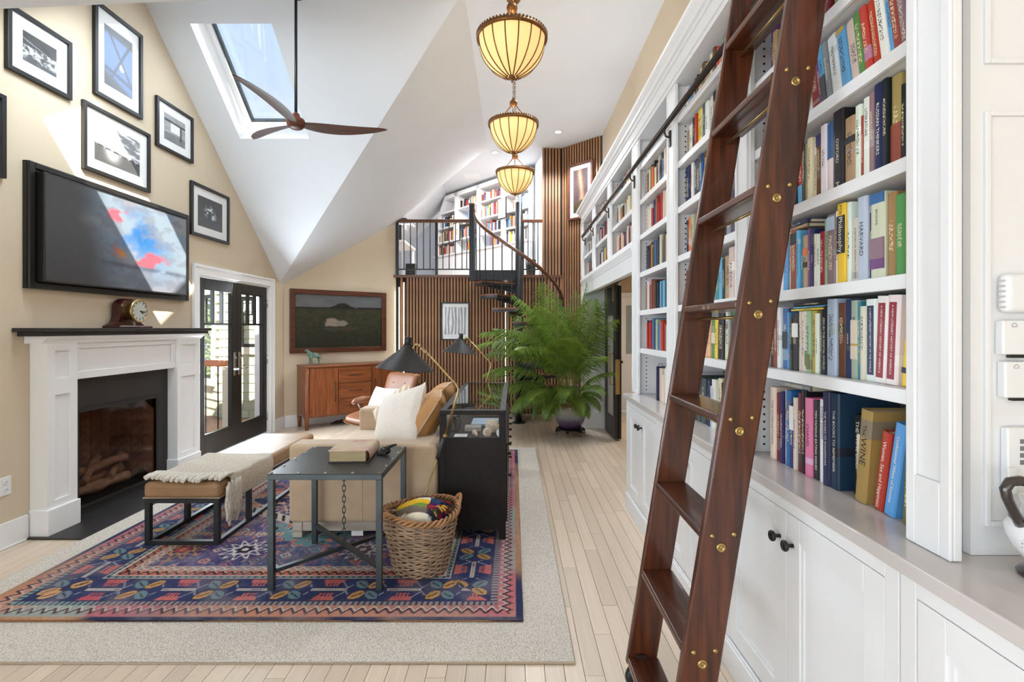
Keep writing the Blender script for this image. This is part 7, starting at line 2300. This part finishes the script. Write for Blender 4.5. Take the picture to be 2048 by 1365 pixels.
# ------------------------------------------------------------------ ceiling fan
fxx, fyy, fzz = -1.915, 4.40, 3.262
t = thing('ceiling_fan', 'dark three-blade wooden ceiling fan on a long black rod', 'fan', (fxx, fyy, fzz))
mb = MB(); mb.tube([(0, 0, .05), (0, 0, 1.16)], .0125, 12); build('down_rod', mb, M['blackmetal'], t, True, local=True)
mb = MB(); mb.lathe([(0, 1.1), (.06, 1.11), (.07, 1.16), (.07, 1.175)], 20); build('canopy', mb, M['blackmetal'], t, True, local=True)
mb = MB(); mb.lathe([(0, -.055), (.045, -.055), (.06, -.045), (.072, -.03), (.082, .0), (.07, .028), (.04, .045), (.03, .075), (.018, .085), (0, .085)], 28); build('motor_hub', mb, M['darkwood'], t, True, local=True)
M['blade'] = woodmat('fan_blade_wood', c(58, 34, 24), c(98, 60, 42), 0, .45, 4)
bl = MB()
def blade(top):
    def fn(u, v):
        x = .03 + .75 * u
        wdt = .045 + .10 * math.sin(PI * min(1, u * 1.05) ** .8) ** .8 + .02 * u
        wdt *= math.sqrt(max(0, 1 - max(0, (u - .88) / .12) ** 2)) if u > .88 else 1
        yc = .055 * math.sin(PI * u) - .02 * u
        y = yc + (v - .5) * wdt
        tw = math.radians(16 * (1 - .5 * u))
        z = -.015 + .05 * u ** 1.5 - (y - yc) * math.tan(tw)
        return (x, y, z + (.006 if top else -.006) * (1 - (2 * v - 1) ** 2) ** .5)
    return fn
bl.grid(blade(True), 26, 8); bl.grid(lambda u, v: blade(False)(u, 1 - v), 26, 8)
blade_me = meshdata('blade', bl, M['blade'], True)
for a in (20, 144, 262):
    share('blade', blade_me, t, (0, 0, 0), (0, 0, math.radians(a)))

# ------------------------------------------------------------------ recessed lights, vent
M['lens'] = glow('downlight_lens', (1, .95, .86), 4)
def downlight(x, y, lab):
    t = thing('recessed_light', lab, 'light', (x, y, ZC - .012), group='recessed ceiling lights')
    mb = MB(); mb.lathe([(.045, -.004), (.062, -.006), (.07, -.001), (.045, -.001)], 28, (x, y, ZC), cap=False); build('trim_ring', mb, M['white'], t, True)
    mb = MB(); mb.lathe([(0, -.003), (.045, -.003), (.045, -.0012), (0, -.0012)], 24, (x, y, ZC)); build('lens', mb, M['lens'], t)
downlight(.69, 7.71, 'round recessed ceiling light in front of the slat wall')
downlight(-.32, 8.60, 'round recessed ceiling light over the loft edge')
t = thing('air_vent', 'white square ceiling air vent over the loft', 'vent', (-.82, 9.95, ZC - .012))
mb = MB(); mb.box(-.97, -.67, 9.80, 10.1, ZC - .008, ZC - .001); build('frame', mb, M['white'], t)
for k in range(5):
    mb = MB(); mb.box(-.95, -.69, 9.825 + k * .052, 9.845 + k * .052, ZC - .018, ZC - .0085); build('louvre', mb, M['white'], t)

# ------------------------------------------------------------------ pitcher and devices at the near end
M['porcelain'] = mat('white_black_transfer_porcelain', c(236, 236, 238), .15, 0, 0, 26, (1, 1, 1.4), c(40, 40, 46), lo=.60, hi=.64, coat=.5)
M['glossblk'] = mat('gloss_dark_glaze', c(52, 44, 42), .18, var=.1, coat=.5)
pxx, pyy, pz = 1.135, 1.055, .9205
t = thing('pitcher', 'white porcelain pitcher with dark handle and landscape print on the worktop', 'pitcher', (pxx, pyy, pz))
mb = MB(); mb.lathe([(0, .028), (.032, .028), (.045, .036), (.062, .06), (.072, .085), (.074, .105), (.064, .12), (.05, .128), (.046, .15), (.05, .168), (.045, .168), (.04, .15), (.045, .128), (0, .06)], 32, (pxx, pyy, pz)); build('body', mb, M['porcelain'], t, True)
mb = MB(); mb.lathe([(0, 0), (.052, 0), (.055, .006), (.05, .013), (.036, .018), (.03, .028), (0, .028)], 28, (pxx, pyy, pz)); build('foot', mb, M['glossblk'], t, True)
mb = MB(); mb.lathe([(.0655, .118), (.066, .122), (.0625, .126), (.062, .122)], 30, (pxx, pyy, pz), cap=False); build('band', mb, M['glossblk'], t, True)
hpt = [(-.052, .118), (-.066, .118), (-.078, .14), (-.094, .172), (-.098, .19), (-.088, .205), (-.068, .208), (-.045, .204), (-.037, .19), (-.04, .178), (-.048, .165)]
mb = MB(); mb.tube([(pxx + x, pyy - .0, pz + z) for x, z in hpt], [.010, .0115, .010, .0095, .010, .0105, .011, .0105, .012, .010, .006], 10); build('handle', mb, M['glossblk'], t, True)
yd = 1.1645
def device(name, lab, cat, x0, x1, z0, z1, dp, bev):
    t = thing(name, lab, cat, ((x0 + x1) / 2, yd, z0))
    mb = MB(); mb.box(x0, x1, yd - dp, yd - .0005, z0, z1); build('housing', mb, M['white'], t, True, bevel=bev, segs=4)
    return t
zpx = lambda y: EYE + (657 - y) * 1.14e-3
xpx = lambda x: (x - 1027) * 1.14e-3
t = device('doorbell_chime', 'white rounded plastic chime, uppermost on the end wall', 'chime', xpx(2010), xpx(2090), zpx(626), zpx(547), .03, .014)
for k in range(6):
    mb = MB(); z = zpx(620) + .012 * k + .004; mb.box(xpx(2010) - .0006, xpx(2010) + .004, yd - .024, yd - .008, z, z + .005); build('grille_slot', mb, M['counter'], t)
M['lcd'] = mat('grey_print', c(120, 122, 124), .5)
for i, (y0, y1, xs, lab) in enumerate(((641, 710, 2009, 'upper white wall control with little house mark'), (724, 797, 2013, 'lower white wall control with little house mark'))):
    t = device('wall_control', lab, 'control', xpx(xs), xpx(xs + 82), zpx(y1), zpx(y0), .022, .004)
    # house mark
    mb = MB(); hx_, hz_ = xpx(xs + 22), zpx(y0 + 10); yv = yd - .0226; s_ = .0055
    for a, b in (((-1, -.6), (1, -.6)), ((-1, -.6), (-1, .3)), ((1, -.6), (1, .3)), ((-1, .3), (0, 1)), ((1, .3), (0, 1))):
        mb.tube([(hx_ + a[0] * s_, yv, hz_ + a[1] * s_), (hx_ + b[0] * s_, yv, hz_ + b[1] * s_)], .0005, 4)
    build('house_mark', mb, M['lcd'], t)
    mb = MB(); mb.box(xpx(xs + 24), xpx(xs + 60), yd - .012, yd - .0005, zpx(y1 + 7), zpx(y1) - .0003); build('clip', mb, M['black'], t)
t = device('thermostat', 'white keypad thermostat above the pitcher', 'thermostat', xpx(2020), xpx(2110), zpx(992), zpx(857), .02, .004)
for k in range(4):
    mb = MB(); z = zpx(880 + 14 * k); mb.box(xpx(2044), xpx(2062), yd - .022, yd - .0198, z - .010, z); build('key', mb, M['lcd'], t)
mb = MB(); mb.box(xpx(2016), xpx(2034), yd - .026, yd - .0205, zpx(990), zpx(936)); build('lower_flap', mb, M['white'], t, bevel=.003)

# ------------------------------------------------------------------ outside the garden door
M['shingle'] = mat('sage_cream_shingle', c(176, 182, 156), .85, var=.08, scale=8, rand=.08)
M['exttrim'] = mat('cream_exterior_trim', c(222, 216, 190), .7, var=.04)
M['deck'] = woodmat('deck_board', c(120, 84, 66), c(156, 116, 94), 1, .7, 4, rand=.1)
mb = MB(); mb.box(-9, XL - .14, 3.4, 13, -.32, -.13); dk_ = build('floor_deck', mb, M['deck'], kind='structure', label='wooden deck outside the garden door')
dm = MB(); dm.box(-.069, .069, -2.2, 2.2, 0, .028); dme = meshdata('deck_board', dm, M['deck'])
for k in range(16):
    share('deck_board', dme, dk_, Vector((-3.6 - k * .142, 6.9, -.129)) - dk_.location)
def shingled(name, P0, P1_, lab, hole=None, h=3.0, row_=.155, lim=150):
    P0 = Vector(P0); P1_ = Vector(P1_); d = (P1_ - P0); L = d.length; d.normalize(); n_ = Vector((d.y, -d.x, 0))
    if n_.y > 0: n_ = -n_
    mb = MB()
    def pan_(u0, u1, z0, z1):
        a = P0 + d * u0; b = P0 + d * u1
        mb.face([(a.x, a.y, z0), (b.x, b.y, z0), (b.x, b.y, z1), (a.x, a.y, z1)])
    if hole:
        pan_(0, hole[0], -.13, h); pan_(hole[1], L, -.13, h); pan_(hole[0], hole[1], -.13, hole[2]); pan_(hole[0], hole[1], hole[3], h)
    else: pan_(0, L, -.13, h)
    w = build(name, mb, M['shingle'], kind='structure', label=lab)
    r = random.Random(int(L * 100)); cnt = 0
    z = -.12; j = 0
    while z < h - .1:
        u = -r.random() * .1
        while u < L:
            wd = r.uniform(.14, .26); u1 = min(u + wd, L); u0 = max(u, 0)
            ok = u1 - u0 > .03
            if hole and u1 > hole[0] and u0 < hole[1] and z + row_ > hole[2] and z < hole[3]: ok = False
            if ok:
                a = P0 + d * (u0 + .003); b = P0 + d * (u1 - .003); q = n_ * .018; q2 = n_ * .003
                mb = MB(); mb.hexa([(a.x + q.x, a.y + q.y, z), (b.x + q.x, b.y + q.y, z), (b.x, b.y, z), (a.x, a.y, z), (a.x + q2.x, a.y + q2.y, z + row_ + .01), (b.x + q2.x, b.y + q2.y, z + row_ + .01), (b.x, b.y, z + row_ + .01), (a.x, a.y, z + row_ + .01)])
                build('shingle', mb, M['shingle'], w); cnt += 1
            u += wd
        z += row_; j += 1
    return w, P0, d, n_
w_, P0, d, n_ = shingled('wall_outside', (-3.75, 8.7, 0), (-5.1, 8.7, 0), 'sage shingled outside wall seen through the right door leaf')
w_, P0, d, n_ = shingled('wall_outside_angled', (-5.1, 8.7, 0), (-7.0, 10.2, 0), 'sunlit shingled outside wall seen through the left door leaf', hole=(.28, 1.15, .55, 2.05))
def ext_window(lab, P0, d, n_, u0, u1, z0, z1):
    ce = P0 + d * ((u0 + u1) / 2)
    t = thing('outside_window', lab, 'window', (ce.x, ce.y, z0), math.atan2(d.y, d.x), group='windows of the outside wing')
    def Bq(nm, a0, a1, zz0, zz1, y0, y1, m_):
        s = 1 if (Matrix.Rotation(math.atan2(d.y, d.x), 3, 'Z') @ Vector((0, 1, 0))).dot(n_) > 0 else -1
        aa, bb = sorted((y0 * s, y1 * s)); mb = MB(); mb.box(a0, a1, aa, bb, zz0, zz1); build(nm, mb, M[m_], t, local=True)
    w = (u1 - u0) / 2; H = z1 - z0
    for a0, a1, b0, b1 in ((-w - .1, -w, -.12, H + .1), (w, w + .1, -.12, H + .1), (-w, w, -.12, 0), (-w, w, H, H + .1)): Bq('casing', a0, a1, b0, b1, .0, .05, 'exttrim')
    for a0, a1, b0, b1 in ((-w, -w + .06, 0, H), (w - .06, w, 0, H), (-w + .06, w - .06, 0, .06), (-w + .06, w - .06, H - .06, H)): Bq('sash', a0, a1, b0, b1, -.02, .03, 'black')
    for k in (1, 2):
        xx = -w + .06 + (2 * w - .12) * k / 3; Bq('muntin', xx - .012, xx + .012, H * .66, H - .06, -.01, .02, 'black')
    Bq('muntin', -w + .06, w - .06, H * .64, H * .66, -.01, .02, 'black')
    Bq('pane', -w + .06, w - .06, .06, H - .06, 0.0, .004, 'glass')
ext_window('black sash window in the angled outside wall', P0, d, n_, .28, 1.15, .55, 2.05)
ext_window('black sash window above the shingles outside', Vector((-3.75, 8.7, 0)), Vector((-1, 0, 0)), Vector((0, -1, 0)), .42, 1.0, 1.12, 2.0)
t = thing('porch_post', 'white square porch post outside the garden door', 'post', (-3.955, 7.735, -.13))
mb = MB(); mb.box(-3.99, -3.92, 7.70, 7.77, -.1, 2.9); build('shaft', mb, M['white'], t, bevel=.006)
mb = MB(); mb.box(-4.01, -3.90, 7.68, 7.79, -.101, .05); build('base', mb, M['white'], t, bevel=.006)
t = thing('deck_handrail', 'orange wooden handrail on black brackets outside the door', 'handrail', (-4.6, 7.3, .9))
M['orangewood'] = woodmat('orange_cedar', c(190, 108, 62), c(214, 136, 84), 0, .5, 4)
mb = MB(); mb.bar((-5.6, 7.5, .94), (-4.15, 7.25, .94), .10, .09); build('rail', mb, M['orangewood'], t, bevel=.02)
mb = MB(); mb.box(-4.2, -4.12, 7.21, 7.29, -.1, .885); build('post', mb, M['exttrim'], t)
for k in range(7):
    x = -5.5 + k * .2; y = 7.5 - (x + 5.6) * .25 / 1.45
    mb = MB(); mb.tube([(x, y, -.1), (x, y, .89)], .009, 6); build('spindle', mb, M['blackmetal'], t, True)
# shrubs added behind the window, standing in for foliage reflected in its panes
for i, (x, y, z, s, lab) in enumerate(((-8.3, 12.9, .2, 1.2, 'green garden shrub seen through the outside window, left'), (-5.6, 12.9, .2, 1.2, 'green garden shrub seen through the outside window, right'))):
    t = thing('garden_shrub', lab, 'shrub', (x, y, -.3), group='garden shrubs')
    rs_ = random.Random(40 + i); mb = MB()
    for k in range(2200):
        a = rs_.uniform(0, 2 * PI); q = math.acos(rs_.uniform(-1, 1)); r = s * rs_.uniform(.55, 1) 
        p = Vector((x + r * math.sin(q) * math.cos(a), y + r * math.sin(q) * math.sin(a), 1.2 + r * 1.25 * math.cos(q)))
        e1 = Vector((rs_.uniform(-1, 1), rs_.uniform(-1, 1), rs_.uniform(-1, 1))).normalized() * .07; e2 = e1.orthogonal().normalized() * .04
        mb.face([p - e1, p + e2, p + e1, p - e2])
    build('foliage', mb, M['leaf'], t, kind='stuff')
    mb = MB(); mb.tube([(x, y, -.3), (x + .05, y, .5), (x, y, 1.3)], [.08, .06, .03], 8); build('trunk', mb, M['binding'], t, True)
mb = MB(); mb.box(-16, XL - .5, 8.8, 22, -.5, -.3)
build('ground_outside', mb, mat('lawn', c(108, 128, 70), .95, var=.25, scale=12), kind='structure', label='garden ground beyond the deck')
